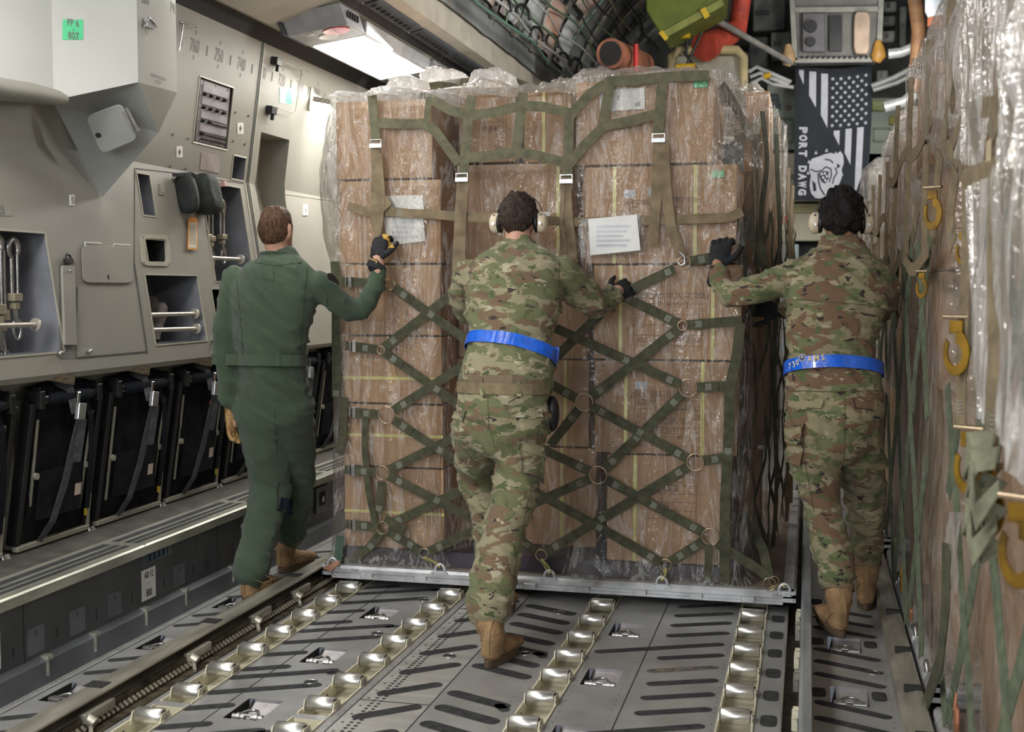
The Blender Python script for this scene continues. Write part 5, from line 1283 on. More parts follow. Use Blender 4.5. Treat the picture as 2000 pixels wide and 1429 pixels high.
# undershirt between jacket hem and belt
S_us = ST2.band(Q(986, 742, 4.80), (0, .05, 1), .05, .0, 60, th=.002); S_us.build('undershirt', M_SHIRT, g2)
def pocket(g, S, px, m, nm='pocket', th=.007, off=.003): mb = MB(); S.patch(px, off, mb, 0, 6, th); return mb.build(nm, m, g)
pocket(g2, ST2, [(985, 790), (1056, 796), (1058, 816), (1000, 814)], M_CAMO, 'pocket_flap'); pocket(g2, ST2, [(882, 805), (912, 802), (905, 822), (874, 812)], M_CAMO, 'pocket_flap')
pocket(g2, ST2, [(1012, 850), (1055, 870), (1058, 940), (1018, 920)], M_CAMO, 'thigh_pocket', .014); pocket(g2, ST2, [(1012, 850), (1055, 870), (1056, 892), (1013, 874)], M_CAMO, 'pocket_flap', .02)
mb = MB()
for px in ([(952, 770), (954, 830), (966, 870)], [(1050, 830), (1045, 920), (1030, 980), (1010, 1080), (1000, 1150)], [(960, 560), (1000, 556), (1060, 562)]): ST2.strip(px, .0035, .001, .0012, mb)
mb.split('trouser_seam', mat('camo_seam', (.10, .10, .05), .9), g2)
mb = MB()
for px in ([(1092, 500), (1090, 560), (1092, 600)], [(905, 560), (1000, 572), (1090, 562)], [(890, 715), (985, 718), (1075, 740)]): SJ2.strip(px, .0035, .001, .0012, mb)
mb.split('jacket_seam', mat('camo_seam', (.10, .10, .05), .9), g2)
boot(g2, V((PZ(952, 1304).x, PZ(952, 1304).y, 0)), (.17, 1, 0), Q(953, 1196, 4.42))
boot(g2, V((Q(962, 1150, 5.0).x, 4.96, 0)), (.1, 1, 0), Q(960, 1085, 4.98))
glove(g2, Q(1196, 576, 5.31), (.45, .55, .30), (.3, -1, .35), M_GLOVEB, 1.05, .8, .12, -1, cuff=.025)
glove(g2, Q(945, 585, 5.31), (.2, .6, .5), (-.1, -1, .3), M_GLOVEB, 1.0, .8, .12, 1, cuff=.02)
mb = MB(); p = ST2.hit(1072, 800)[0]; mb.ball(p+V((.004, .05, -.02)), (.030, .035, .075), 0, 14, 10); mb.build('hip_pouch', M_BLACK, g2)

# right man
t3 = ([Q(1628, 775, 5.16), Q(1627, 740, 5.16), Q(1622, 690, 5.16), Q(1624, 640, 5.17), Q(1633, 585, 5.19), Q(1640, 530, 5.22), Q(1643, 492, 5.26)], [(.205, .155), (.200, .15), (.178, .14), (.190, .14), (.208, .145), (.200, .13), (.115, .09)], (1, .1, 0), 28)
la3 = limb([Q(1562, 535, 5.20), Q(1515, 552, 5.20), Q(1450, 572, 5.20), Q(1420, 570, 5.22), Q(1405, 545, 5.27), Q(1402, 532, 5.29)], [.078, .068, .060, .054, .048, .042])
ra3 = limb([Q(1712, 545, 5.24), Q(1728, 580, 5.32), Q(1700, 610, 5.50), Q(1600, 610, 5.62), Q(1530, 605, 5.66)], [.076, .064, .056, .050, .046])
pel3 = ([Q(1628, 765, 5.16), Q(1630, 805, 5.15), Q(1630, 845, 5.15)], [(.185, .14), (.197, .155), (.165, .14)], (1, 0, 0), 26)
ll3 = limb([Q(1588, 830, 5.14), Q(1588, 890, 5.15), Q(1602, 960, 5.18), Q(1615, 1030, 5.16), Q(1630, 1090, 5.10), Q(1634, 1120, 5.08)], [(.118, .12), (.104, .11), (.088, .092), (.080, .084), (.076, .08), (.074, .078)])
rl3 = limb([Q(1676, 830, 5.20), Q(1682, 890, 5.30), Q(1688, 960, 5.44), Q(1692, 1030, 5.52), Q(1694, 1082, 5.56)], [(.112, .12), (.10, .105), (.086, .09), (.076, .08), (.07, .074)])
hc3 = Q(1643, 430, 5.30)
nk3 = ([Q(1643, 505, 5.24), Q(1645, 480, 5.27), Q(1644, 450, 5.29)], [(.066, .066), (.066, .068), (.062, .066)], (1, 0, 0), 16)
g3, SJ3, ST3, HL3 = camo_person('r', 'person in darker camouflage with lettered blue belt, reaching left to the cargo corner', (.15, 5.1, 0), hc3, (-.06, 1, -.02), (.02, .03, 1), M_SKIND, M_HAIR3, t3, [t3, la3, ra3], [pel3, ll3, rl3],
    [nk3, limb([Q(1402, 532, 5.29), Q(1402, 515, 5.31)], [.034, .03]), limb([Q(1530, 605, 5.66), Q(1512, 604, 5.68)], [.034, .03])], M_CAMO2, 31., dict(line=-.074, thick=.012, curl=.016, seed=8., top=.02), 1.02)
collar(g3, Q(1645, 486, 5.26), .084, M_CAMO2, (0, -.004), .045)
bb3 = blue_belt(g3, SJ3, Q(1620, 722, 5.17), (-.02, .30, 1), .052)
SB3 = Skin(np.array([tuple(bb3.matrix_world @ v.co) if False else tuple(v.co+wpos(g3)) for v in bb3.data.vertices]), [tuple(p.vertices) for p in bb3.data.polygons])
def surf_text(S, s_, px, h_, m, parent, name='lettering', off=.0045, cond=.9):
    """letters laid one by one along a pixel path on a surface"""
    mb = MB(); n = len(s_)
    for i, ch in enumerate(s_):
        t = (i+.5)/n; u = px[0][0]+(px[1][0]-px[0][0])*t; v = px[0][1]+(px[1][1]-px[0][1])*t
        p, nn_ = S.hit(u, v, off); p2, _ = S.hit(u+(px[1][0]-px[0][0])*.02, v+(px[1][1]-px[0][1])*.02, off); d = (p2-p).normalized(); up_ = nn_.cross(d).normalized(); up_ = -up_ if up_.z < 0 else up_
        mb.text(ch, p-up_*h_*.5, d, up_, h_, 0, cond, bold=.015)
    return mb.build(name, m, parent)
M_LET = mat('gold_lettering', (.55, .42, .22), .4, 0, .05)
surf_text(SB3, '730', [(1541, 716), (1562, 705)], .026, mat('cream_lettering', (.70, .66, .50), .4), bb3); surf_text(SB3, 'AMS', [(1576, 701), (1614, 696)], .026, M_LET, bb3)
mb = MB(); p, n_ = SB3.hit(1567, 698, .001); mb.disc(p, n_, .017, 20, 0); mb.disc(p+n_*.0006, n_, .012, 20, 1); mb.disc(p+n_*.0012+V((0, 0, .003)), n_, .005, 12, 2); mb.build('round_emblem', [mat('emblem_grey', (.35, .38, .45), .5), mat('emblem_blue', (.02, .05, .20), .5), M_LET], bb3)
pocket(g3, ST3, [(1545, 782), (1610, 776), (1606, 796), (1560, 800)], M_CAMO2, 'pocket_flap'); pocket(g3, ST3, [(1662, 778), (1712, 782), (1708, 800), (1666, 796)], M_CAMO2, 'pocket_flap')
pocket(g3, ST3, [(1542, 840), (1572, 826), (1566, 905), (1540, 900)], M_CAMO2, 'thigh_pocket', .016); pocket(g3, ST3, [(1540, 836), (1572, 828), (1566, 865), (1540, 868)], M_CAMO2, 'pocket_flap', .024)
mb = MB()
for px in ([(1650, 775), (1650, 850), (1648, 900)], [(1572, 1010), (1585, 1060), (1600, 1110)], [(1540, 800), (1572, 900), (1590, 1000)]): ST3.strip(px, .0035, .001, .0012, mb)
mb.split('trouser_seam', mat('camo_seam', (.10, .10, .05), .9), g3)
mb = MB()
for px in ([(1560, 488), (1562, 560), (1558, 600)], [(1540, 583), (1620, 588), (1718, 598)], [(1540, 762), (1630, 764), (1725, 762)]): SJ3.strip(px, .0035, .001, .0012, mb)
mb.split('jacket_seam', mat('camo_seam', (.10, .10, .05), .9), g3)
boot(g3, V((PZ(1640, 1252).x+.01, PZ(1640, 1252).y+.01, .012)), (-.35, 1, 0), Q(1638, 1140, 5.08), pitch=.04)
boot(g3, V((PZ(1690, 1188).x, 5.50, 0)), (.06, 1, 0), Q(1694, 1092, 5.56))
glove(g3, Q(1402, 520, 5.305), Q(1408, 480, 5.34)-Q(1402, 520, 5.30), (-.2, -1, .05), M_GLOVEB, 1.15, .75, .2, 1, cuff=.06)
glove(g3, Q(1520, 605, 5.66), (-.9, .2, .1), (0, -.9, .4), M_GLOVEB, 1.1, .6, .2, -1, cuff=.03)
# ------------------------------------------------------------------ fittings on the left wall
def pw(u, v, off=0.):
    p = PW(u, v); return p+(NL if p.z <= WZ[1][1] else NU)*off
UPL = V((WZ[1][0]-WZ[0][0], 0, WZ[1][1]-WZ[0][1])).normalized(); UPU = V((WZ[2][0]-WZ[1][0], 0, WZ[2][1]-WZ[1][1])).normalized()
def wn(p): return (NL, UPL) if p.z <= WZ[1][1] else (NU, UPU)
def wplate(name, label, cat, px, m, th=.003, texts=(), group=None, rnd=0., ink=None):
    P = [pw(*q, .001) for q in px]; c = sum(P, V((0, 0, 0)))/len(P); n, up = wn(c)
    r = thing(name, c, label, cat, group); mb = MB(); mb.prism(P, n*th); mb.build('plate', m, r, bevel=rnd, seg=2)
    if texts:
        t = MB()
        for s_, u, v, h_, *cd in texts: t.text(s_, pw(u, v, .001)+n*(th+.0008), yv, up, h_, 0, cd[0] if cd else .62, bold=.008)
        t.build('lettering', ink or M_INKG, r)
    return r, c, n, up
# hydraulic reservoir housing standing out of the wall, pointed at the bottom
hb = thing('hydraulic_reservoir_housing', (-2.8, 4.45, 2.5), 'large beige faceted housing with a pointed bottom, labelled PP 6 807', 'equipment housing')
def hx(u, v, Y): return PY(u, v, Y)
A0, B0, C0 = hx(105, 195, 4.20), hx(270, 160, 4.47), hx(346, 180, 4.79)
D0, E0 = hx(310, 258, 4.70), hx(198, 385, 4.62)
E0 = PP(198, 385, (WZ[1][0], 0, WZ[1][1]), NL)+V((.004, 0, 0)); F0 = PW(107, 205)+V((.0, 0, 0))
UPV = V((.035, 0, 1)).normalized()
def upto(p, z=3.0): return p+V((0, 0, 1))*(z-p.z)+V((.0, 0, 0))
At, Bt, Ct = upto(A0), upto(B0), upto(C0)
Aw, Cw = V((-3.04, 3.2, 2.06)), V((-3.02, C0.y, C0.z))
m = MB(); m.quad(A0, B0, Bt, At, 0); m.quad(B0, C0, Ct, Bt, 1); m.poly([A0, F0, E0, D0, B0], 2); m.poly([B0, D0, C0], 1)
m.quad(C0, Cw, upto(Cw), Ct, 1); m.quad(A0, At, upto(Aw), Aw, 0); m.poly([C0, D0, V((-3.04, D0.y+.02, D0.z)), Cw], 1); m.poly([D0, E0, V((-3.04, D0.y+.02, D0.z))], 1); m.poly([A0, Aw, F0], 2)
m.build('housing_body', [mat('housing_pale_paint', (.54, .545, .52), .5, 0, .04, 2, .1, 400), M_WALL2, M_WALLG], hb, bevel=.006, seg=2)
# round arm reaching the housing from the left
m = MB(); P = [hx(-60, 155, 3.75), hx(0, 170, 3.9), hx(60, 178, 4.02), hx(112, 190, 4.14), hx(128, 194, 4.18)]; m.tube(P, [.036, .036, .033, .028, .018], 16); m.build('moulded_arm', M_WALL, hb)
n1 = (B0-A0).cross(V((0, 0, 1))).normalized(); n1 = n1 if n1.y < 0 else -n1; d1 = (B0-A0).normalized(); d1.z = 0; d1.normalize()
def f1(u, v, o=.0015): return PP(u, v, A0, n1)+n1*o
m = MB(); m.prism([f1(122, 77), f1(162, 77), f1(162, 38), f1(122, 38)], n1*.0008, 0)
m.text('PP 6', f1(142, 51, .0035), d1, (0, 0, 1), .028, 1, .68, bold=.015); m.text('H', f1(143, 61, .0035), d1, (0, 0, 1), .010, 1, .8); m.text('807', f1(143, 76, .0035), d1, (0, 0, 1), .028, 1, .75, bold=.015)
m.build('green_label', [M_GREENL, M_INKG], hb)
n2 = (C0-B0).cross(V((0, 0, 1))).normalized(); n2 = n2 if n2.x > 0 else -n2; d2 = (C0-B0); d2.z = 0; d2.normalize()
def f2(u, v, o=.0015): return PP(u, v, B0, n2)+n2*o
m = MB(); m.text('HYDRAULIC RESERVOIR', f2(309, 153), d2, (0, 0, 1), .014, 0, .62); m.text('SYSTEM 1', f2(309, 163), d2, (0, 0, 1), .014, 0, .62)
m.text('800', f2(284, 8), d2, (0, 0, 1), .045, 0, .6); m.text('790', f2(338, 25), d2, (0, 0, 1), .045, 0, .6); m.build('lettering', M_INKG, hb)
m = MB(); m.tube([f2(277, 52, .006), f2(283, 34, .02), f2(298, 52, .02), f2(277, 52, .006)], .0035, 6); m.obox(f2(287, 46, .012), d2*.03, n2*.006, V((0, 0, .018))); m.tube([f2(280, 58, .01), f2(284, 66, .012)], .002, 5); m.build('latch', M_STEEL, hb)
n3 = (D0-F0).cross(E0-F0).normalized(); n3 = n3 if n3.y < 0 else -n3
def f3(u, v, o=.0): return PP(u, v, (A0+E0+D0)/3, n3)+n3*o
m = MB()
def rquad(px, o, r_=.2, k=5):   # rounded quad in pixel space
    out = []; n = len(px)
    for i in range(n):
        a, b, c = px[i-1], px[i], px[(i+1) % n]
        p0 = (b[0]+(a[0]-b[0])*r_, b[1]+(a[1]-b[1])*r_); p1 = (b[0]+(c[0]-b[0])*r_, b[1]+(c[1]-b[1])*r_)
        for j in range(k+1):
            t = j/k; out.append((p0[0]*(1-t)**2+2*b[0]*t*(1-t)+p1[0]*t*t, p0[1]*(1-t)**2+2*b[1]*t*(1-t)+p1[1]*t*t))
    return out
m.prism([f3(u, v, .006) for u, v in rquad([(166, 224), (238, 198), (270, 268), (198, 298)], 0)], n3*.008); m.build('access_door', M_WALLG, hb, bevel=.002)
dr = bpy.data.objects['access_door']; m = MB(); m.disc(f3(192, 260, .0155), n3, .012, 16); m.build('lock_hole', M_DARK, dr)
m = MB(); m.beam(f3(247, 206, .014), f3(270, 252, .014), .012, .008, n3, 0); m.beam(f3(240, 214, .014), f3(262, 254, .014), .008, .006, n3, 0); m.build('hinge', M_STEEL, dr)
# number on the curved panel at the far left
m = MB(); q = wplate; m.text('810', hx(88, 12, 4.22), d1, (0, 0, 1), .045, 0, .6); m.build('trim_station_810', M_INKG, kind='structure')
# small labels and plates
wplate('warning_label', 'white label ending in GGS and W VALVE at the left edge', 'label', [(-40, 401), (23, 401), (23, 421), (-40, 421)], M_WALL, .001, [('GGS', 3, 410, .018), ('FLOW VALVE', -6, 419, .018)])
for i, (x, y, lb) in enumerate(((140, 391, 'tiny white switch plate left of the door flap'), (315, 370, 'tiny beige switch plate left of the hanging bag'), (596, 410, 'tiny pale plate on the bright panel right of the big niche'))):
    r, c, n, up = wplate('switch_plate', lb, 'switch plate', [(x-5, y+10), (x+4, y+10), (x+4, y-11), (x-5, y-11)], M_WHITE if i != 1 else M_WALL, .004); mb = MB(); mb.obox(c+n*.005, V((0, .008, 0)), n*.002, up*.015); mb.build('rocker', M_WALL2, r)
for x, y, lb in ((350, 296, 'white label with a brown cross left of the riveted text plate'), (469, 250, 'white label with a brown cross right of the control panel')):
    r, c, n, up = wplate('cross_label', lb, 'label', [(x-6, y+11), (x+6, y+11), (x+6, y-11), (x-6, y-11)], M_WHITE, .001); mb = MB(); k = V((0, 1, 0)); mb.obox(c+n*.002, k*.004, n*.0004, up*.016); mb.obox(c+n*.002, k*.012, n*.0004, up*.005); mb.build('cross', mat('cross_brown', (.20, .09, .06), .6), r)
wplate('data_plate', 'small grey riveted plate with rows of text under the control panel', 'plate', [(390, 330), (427, 338), (430, 303), (393, 297)], mat('data_plate_grey', (.42, .38, .37), .4, .3), .002,
       [('---- -----', 409, 305+i*6, .009) for i in range(6)], ink=M_WHITE)
r_, c, n, up = wplate('direction_label', 'pale blue and green label reading PP 4 right of the seam', 'label', [(546, 200), (568, 203), (568, 173), (546, 170)], M_BLUEL, .001, [('PP 4', 556, 182, .014), ('720', 557, 198, .014)])
mb = MB(); mb.prism([pw(569, 203, .001), pw(570, 176, .001), pw(562, 172, .001), pw(558, 186, .001), pw(559, 201, .001)], n*.0012); mb.build('green_half', M_GREENL, r_)
# control panel
cp = thing('control_panel', REC and pw(425, 220), 'dark recessed control panel with rows of switches and knobs', 'control panel')
cpn = NU
def fc(u, v, o=0.): return pw(u, v, -.03+o)
CPQ = [(385, 276), (446, 290), (453, 173), (395, 153)]
m = MB(); m.prism([fc(*p) for p in CPQ], cpn*.022); m.build('panel_face', mat('panel_grey', (.25, .245, .25), .5, .2), cp, bevel=.003)
def cpx(a, b): u0, v0 = CPQ[3][0]+(CPQ[2][0]-CPQ[3][0])*a, CPQ[3][1]+(CPQ[2][1]-CPQ[3][1])*a; u1, v1 = CPQ[0][0]+(CPQ[1][0]-CPQ[0][0])*a, CPQ[0][1]+(CPQ[1][1]-CPQ[0][1])*a; return u0+(u1-u0)*b, v0+(v1-v0)*b
for b in (.13, .33, .55, .76):
    p, q = fc(*cpx(.08, b), .025), fc(*cpx(.92, b), .025); m = MB(); m.beam(p, q, .036, .006, cpn); o = m.build('legend_strip', mat('strip_mauve', (.33, .32, .34), .4), cp)
    t = MB(); c_ = (p+q)/2; t.text('--- ---- -- ---', c_+cpn*.004-UPU*.006, (q-p), UPU, .012, 0, .9); t.build('legend', M_WHITE, o)
for b, k in ((.23, 4), (.44, 4), (.655, 2), (.86, 1)):
    for i in range(k): p = fc(*cpx(.12+i*.22, b), .024); m = MB(); m.cyl(p, p+cpn*.014, .009, 12); m.cyl(p+cpn*.014, p+cpn*.022, .005, 10); m.build('knob', M_BLACK, cp)
for b, x0 in ((.665, .45), (.865, .18), (.94, .15)):
    for i in range(int((.95-x0)/.055)): p = fc(*cpx(x0+i*.055, b), .024); m = MB(); m.cyl(p, p+cpn*.012, .0042, 8); m.build('toggle_switch', M_BLACK, cp)
for a, b in ((.1, .04), (.5, .04), (.9, .04), (.1, .97), (.5, .97), (.9, .97)):
    m = MB(); m.disc(fc(*cpx(a, b), .0228), cpn, .005, 10); m.build('screw', M_DARK, cp)
# screws scattered on the wall
sc = MB()
for u, v in ((337, 262), (367, 270), (332, 324), (362, 329), (460, 219), (485, 226), (455, 275), (478, 281), (330, 210)): p = pw(u, v, .001); n, _ = wn(p); sc.cyl(p, p+n*.004, .006, 10)
sc.build('trim_wall_screws', M_INKG, kind='structure')
for i, (u, v, lb) in enumerate(((112, 690, 'steel stud under the chain recess on the left'), (170, 686, 'steel stud under the hinged flap'), (414, 664, 'steel stud right of the barred bin'))):
    p = pw(u, v, 0); s_ = thing('wall_stud', p, lb, 'stud'); m = MB(); m.cyl(p, p+NL*.012, .010, 14); m.ball(p+NL*.014, .010); m.build('stud_head', M_STEEL, s_)
# hinged flap, long cover plate
fl_ = thing('hinged_flap', pw(205, 515), 'beige rounded flap with two bright hinges and a finger hole', 'flap')
m = MB(); m.prism([pw(u, v, .003) for u, v in rquad([(157, 478), (256, 482), (258, 553), (159, 552)], 0, .16)], NL*.006); m.build('flap_panel', M_WALL, fl_, bevel=.0015)
for u in (179, 235): m = MB(); a, b = pw(u-16, 473+(u-179)*.06, .008), pw(u+16, 475+(u-179)*.06, .008); m.beam(a, b, .004, .004, NL); m.beam(a+V((0, 0, -.018)), b+V((0, 0, -.018)), .010, .006, NL); m.beam(a, a+V((0, 0, -.018)), .003, .003, NL); m.build('hinge', M_WHITE, fl_)
m = MB(); m.disc(pw(208, 541, .0098), NL, .007, 14, 0, .012, (0, 1, 0)); m.build('finger_hole', M_DARK, fl_)
cv = thing('long_cover_plate', pw(132, 590), 'tall narrow cover plate in a slot with a latch at its top', 'cover plate')
m = MB(); m.prism([pw(u, v, .0005) for u, v in rquad([(114, 510), (148, 510), (148, 700), (116, 700)], 0, .1)], NL*.0006, 0); m.build('slot', mat('slot_shade', (.16, .155, .14), .7), cv)
m = MB(); m.prism([pw(u, v, .003) for u, v in rquad([(116, 519), (141, 519), (145, 674), (121, 674)], 0, .06)], NL*.012); m.build('cover_strip', M_WALL, cv, bevel=.0015)
m = MB(); p = pw(129, 510, .012); m.ring(p+V((0, 0, .012)), NL, .016, .005, 18); m.obox(p, V((0, .024, 0)), NL*.008, UPL*.010); m.ball(pw(129, 529, .018), .006, 1); m.build('latch', [M_BLACK, M_STEEL], cv)
# bezel of the small square recess
bz = thing('recess_bezel', pw(301, 488), 'beige rounded bezel framing the small square recess', 'bezel')
m = MB(); o_, i_ = rquad([(272, 457), (330, 459), (332, 520), (276, 518)], 0, .22), rquad([(281, 465), (323, 467), (325, 511), (284, 510)], 0, .15)
A_ = [pw(u, v, .006) for u, v in o_]; B_ = [pw(u, v, .006) for u, v in i_]; N_ = len(A_)
m.add(A_+B_+[p-NL*.006 for p in A_]+[p-NL*.012 for p in B_], [(i, (i+1) % N_, (i+1) % N_+N_, i+N_) for i in range(N_)]+[(i, (i+1) % N_, (i+1) % N_+2*N_, i+2*N_) for i in range(N_)]+[(i+N_, (i+1) % N_+N_, (i+1) % N_+3*N_, i+3*N_) for i in range(N_)]); m.build('frame', M_BEIGEM, bz)
for u, v in ((276, 463), (327, 466), (279, 513), (328, 515)): m = MB(); m.disc(pw(u, v, .0075), NL, .005, 10); m.build('screw', M_INKG, bz)
# rods across the bins
def bar(name, label, a, b, Y_off, ms=M_STEEL):
    p, q = pw(*a, Y_off), pw(*b, Y_off); r = thing(name, p, label, 'bar'); m = MB(); m.cyl(p, q, .0105, 12); m.build('rod', ms, r)
    m = MB(); n = (q-p).normalized(); c = q+n*.004; m.cyl(c, c+n*.006, .026, 16); m.build('flange', ms, r)
M_ROD = mat('beige_steel_rod', (.50, .46, .40), .35, .5, .08)
bar('retaining_bar', 'upper retaining bar across the barred bin', (290, 613), (386, 611), -.02, M_ROD); bar('retaining_bar', 'lower retaining bar across the barred bin', (292, 643), (389, 640), -.02, M_ROD)
bar('retaining_bar', 'retaining bar across the right chain recess', (400, 500), (478, 504), -.03, M_ROD); bar('retaining_bar', 'retaining bar across the left chain recess', (-60, 635), (80, 631), -.03, M_ROD)
# rolled tubes in the barred bin
y0, y1, z0, z1 = REC['tube_bin']
for k in range(4):
    rr = thing('padded_roll', (-3.1, y0+.06+k*.07, z0), 'dark brown padded roll number' and ['leftmost', 'second', 'third', 'rightmost'][k]+' dark padded roll standing in the barred bin', 'roll'); m = MB()
    P = [V((-3.09-.02*math.cos(t*3), y0+.05+k*.078+(.018*math.sin(t*2.6)), z0+.015+.27*t-.03*k*t)) for t in [i/8 for i in range(9)]]; m.tube(P, [.036]*7+[.034, .02], 14)
    m.build('roll_body', mat('roll_brown', (.10, .085, .07), .7, 0, .2) if k < 3 else mat('roll_worn', (.32, .29, .26), .6, 0, .3, 20), rr)
# chains, hooks and binders hanging in two recesses
def binder(y, x, ztop, L_, label, mring=None, hook_=True, group='tie-down chain devices hanging in the wall recesses'):
    r = thing('chain_tie_down', (x, y, ztop-L_), label, 'chain tie-down', group)
    m = MB(); m.tube([(x, y+.030*math.cos(t), ztop-.04+.038*math.sin(t)) for t in [math.pi*(-.35+i*1.7/12) for i in range(13)]], [.009+.005*math.sin(i*.26) for i in range(13)], 10); m.build('hook', mring or M_STEEL, r)
    m = MB(); m.cyl((x, y-.012, ztop-.07), (x, y-.012, ztop-L_*.55), .0085, 10); m.cyl((x+.01, y+.012, ztop-.06), (x+.01, y+.010, ztop-L_*.6), .006, 8); m.build('shank', M_STEEL, r)
    m = MB(); m.box((x-.012, y-.028, ztop-L_*.62), (x+.022, y+.028, ztop-L_*.54)); m.box((x-.01, y-.02, ztop-L_*.70), (x+.018, y+.014, ztop-L_*.63)); m.build('adjuster', mat('khaki_metal', (.34, .30, .22), .45, .4, .2), r, bevel=.003)
    if hook_:
        m = MB(); m.tube([(x+.01, y+.024*math.cos(t), ztop-L_+.045+.045*math.sin(t)) for t in [math.pi*(.8+i*1.5/12) for i in range(13)]], .007, 8); m.beam((x+.01, y-.01, ztop-L_*.7), (x+.01, y, ztop-L_+.05), .016, .012, (1, 0, 0)); m.build('lower_hook', M_STEEL, r)
    return r
y0, y1, z0, z1 = REC['chain_left']; yl = pw(60, 480).y
for k, (u, tp, ln) in enumerate(((50, 470, .40), (33, 468, .52), (18, 462, .50), (0, 463, .55))):
    p = pw(u, tp, -.06-.02*(k % 2)); binder(p.y, p.x, p.z+.02, ln, ['rightmost', 'second from right', 'third from right', 'fourth from right'][k]+' tie-down hook hanging in the left wall recess')
y0, y1, z0, z1 = REC['chain_right']
for k, (u, tp, ln) in enumerate(((448, 391, .34), (432, 388, .36), (418, 387, .35), (405, 387, .33))):
    p = pw(u, tp, -.05-.02*(k % 2)); binder(p.y, p.x, p.z+.01, ln, ['rightmost', 'second from right', 'third from right', 'leftmost'][k]+' tie-down hook in the recess below the soft bag', mat('greenish_steel', (.28, .28, .20), .4, .6, .2))
p = pw(460, 317, -.04); gh = thing('green_valve', p, 'tiny green lever in the small niche by the seam', 'lever'); m = MB(); m.cyl(p-NU*.04, p, .008, 10); m.beam(p, p+V((0, .02, -.05)), .014, .008, NU); m.build('lever', mat('lever_green', (.03, .16, .05), .5), gh)
# soft bag and tag
sb = thing('soft_bag', pw(378, 385), 'dark green soft zip bag strapped to the wall above the orange tag', 'bag')
def pillow(c, a, b, d, m_, nm, seed=0, k=3.2):
    mb = MB(); c, a, b, d = V(c), V(a), V(b), V(d)
    def fn(s, t):
        th, ph = 2*math.pi*s, math.pi*(t-.5); f = lambda x, e: math.copysign(abs(x)**e, x)
        x = f(math.cos(th), 2/k)*f(math.cos(ph), 2/k); y = f(math.sin(th), 2/k)*f(math.cos(ph), 2/k); z = f(math.sin(ph), 2/k); q = c+a*x+b*z+d*y
        return q+(d.normalized()*.010*noise.noise(q*14+V((seed, 0, 0))))
    mb.grid(fn, 36, 20); return mb.build(nm, m_, sb)
p = pw(385, 382, .05); pillow(p, V((0, .085, 0)), UPL*.105, NL*.065, M_BAGG, 'main_compartment', 1); p = pw(350, 380, .045); pillow(p, V((0, .035, 0)), UPL*.10, NL*.055, mat('bag_dark', (.025, .03, .03), .75, 0, .2, 14, .4, 90), 'side_pocket', 5)
m = MB(); m.strap([pw(333, 342, .01), pw(345, 345, .08), pw(352, 352, .10)], .02, NL, .003); m.build('strap', M_BLACK, sb)
m = MB(); p = pw(403, 365, .10); m.obox(p, V((0, .014, 0)), NL*.012, UPL*.014); m.build('red_white_tag', mat('tag_pink', (.62, .35, .33), .6), sb)
tg = thing('paper_tag', pw(371, 455), 'orange-edged buff tag hanging under the soft bag', 'tag')
m = MB(); m.prism([pw(u, v, .012) for u, v in ((362, 487), (381, 488), (382, 430), (377, 425), (367, 425), (363, 430))], NL*.001); m.build('tag_border', mat('tag_orange', (.75, .30, .04), .5), tg)
m = MB(); m.prism([pw(u, v, .0135) for u, v in ((364, 484), (379, 485), (380, 434), (365, 434))], NL*.0006)
o = m.build('tag_face', mat('tag_buff', (.62, .54, .42), .6), tg); m = MB()
for k in range(3): m.beam(pw(368+k*4, 478, .0148), pw(368+k*4, 440, .0148), .003, .0004, NL)
m.build('tag_print', M_CARDINK, o)
# folding rack and bracket right of the seam
wr = thing('wire_rack', pw(560, 160), 'thin wire frame folded between two black clips on the wall', 'rack')
m = MB(); m.tube([pw(541, 119, .03), pw(580, 133, .035), pw(575, 170, .03), pw(568, 215, .03), pw(563, 219, .03), pw(533, 208, .03)], .003, 6); m.tube([pw(576, 136, .035), pw(579, 144, .04), pw(584, 142, .045), pw(588, 134, .045), pw(580, 128, .035)], .003, 6); m.build('wire', M_BEIGEM, wr)
for u, v in ((534, 119), (524, 214)): m = MB(); p = pw(u, v, .02); m.obox(p, V((0, .035, 0)), NU*.02, UPU*.022); m.obox(p+V((0, .01, -.035)), V((0, .008, 0)), NU*.01, UPU*.02); m.build('clip', M_BLACK, wr, bevel=.003)
ab = thing('arm_bracket', pw(605, 190), 'beige arm bracket with three round holes at the bright panel top', 'bracket')
m = MB(); a, b = pw(607, 192, .03), PY(655, 200, 6.9); m.beam(a, b, .05, .03, (0, 0, 1)); 
m.build('arm', M_BEIGEM, ab, bevel=.003); m = MB(); p = pw(606, 192, .0); m.obox(p+NU*.004, V((0, .018, 0)), NU*.004, UPU*.07); m.build('wall_plate', M_BEIGEM, ab, bevel=.002)
for t in (.25, .5, .75): m = MB(); c = a+(b-a)*t; s = (b-a).normalized().cross(V((0, 0, 1))); s = s if s.y < 0 else -s; m.ring(c+s*.0255, s, .016, .002, 18); m.build('round_hole', M_INKG, ab)
ub = thing('corner_block', pw(665, 170), 'small beige bolt block just under the lamp rail', 'block'); p = PY(668, 172, 7.6); m = MB(); m.box((p.x-.05, p.y-.05, p.z-.03), (p.x+.05, p.y+.05, p.z+.03)); m.build('block', M_BEIGEM, ub, bevel=.006)
hk = thing('wall_hook', pw(355, 45), 'small wire coat hook near the wall top', 'hook'); m = MB(); m.tube([pw(349, 42, .01), pw(360, 46, .03), pw(362, 54, .035), pw(358, 54, .03)], .003, 6); m.tube([pw(352, 42, .01), pw(370, 46, .03), pw(372, 52, .035), pw(367, 52, .03)], .003, 6); m.tube([pw(353, 45, .012), pw(350, 70, .012), pw(345, 98, .012)], .004, 6); m.build('wire', M_STEEL, hk)

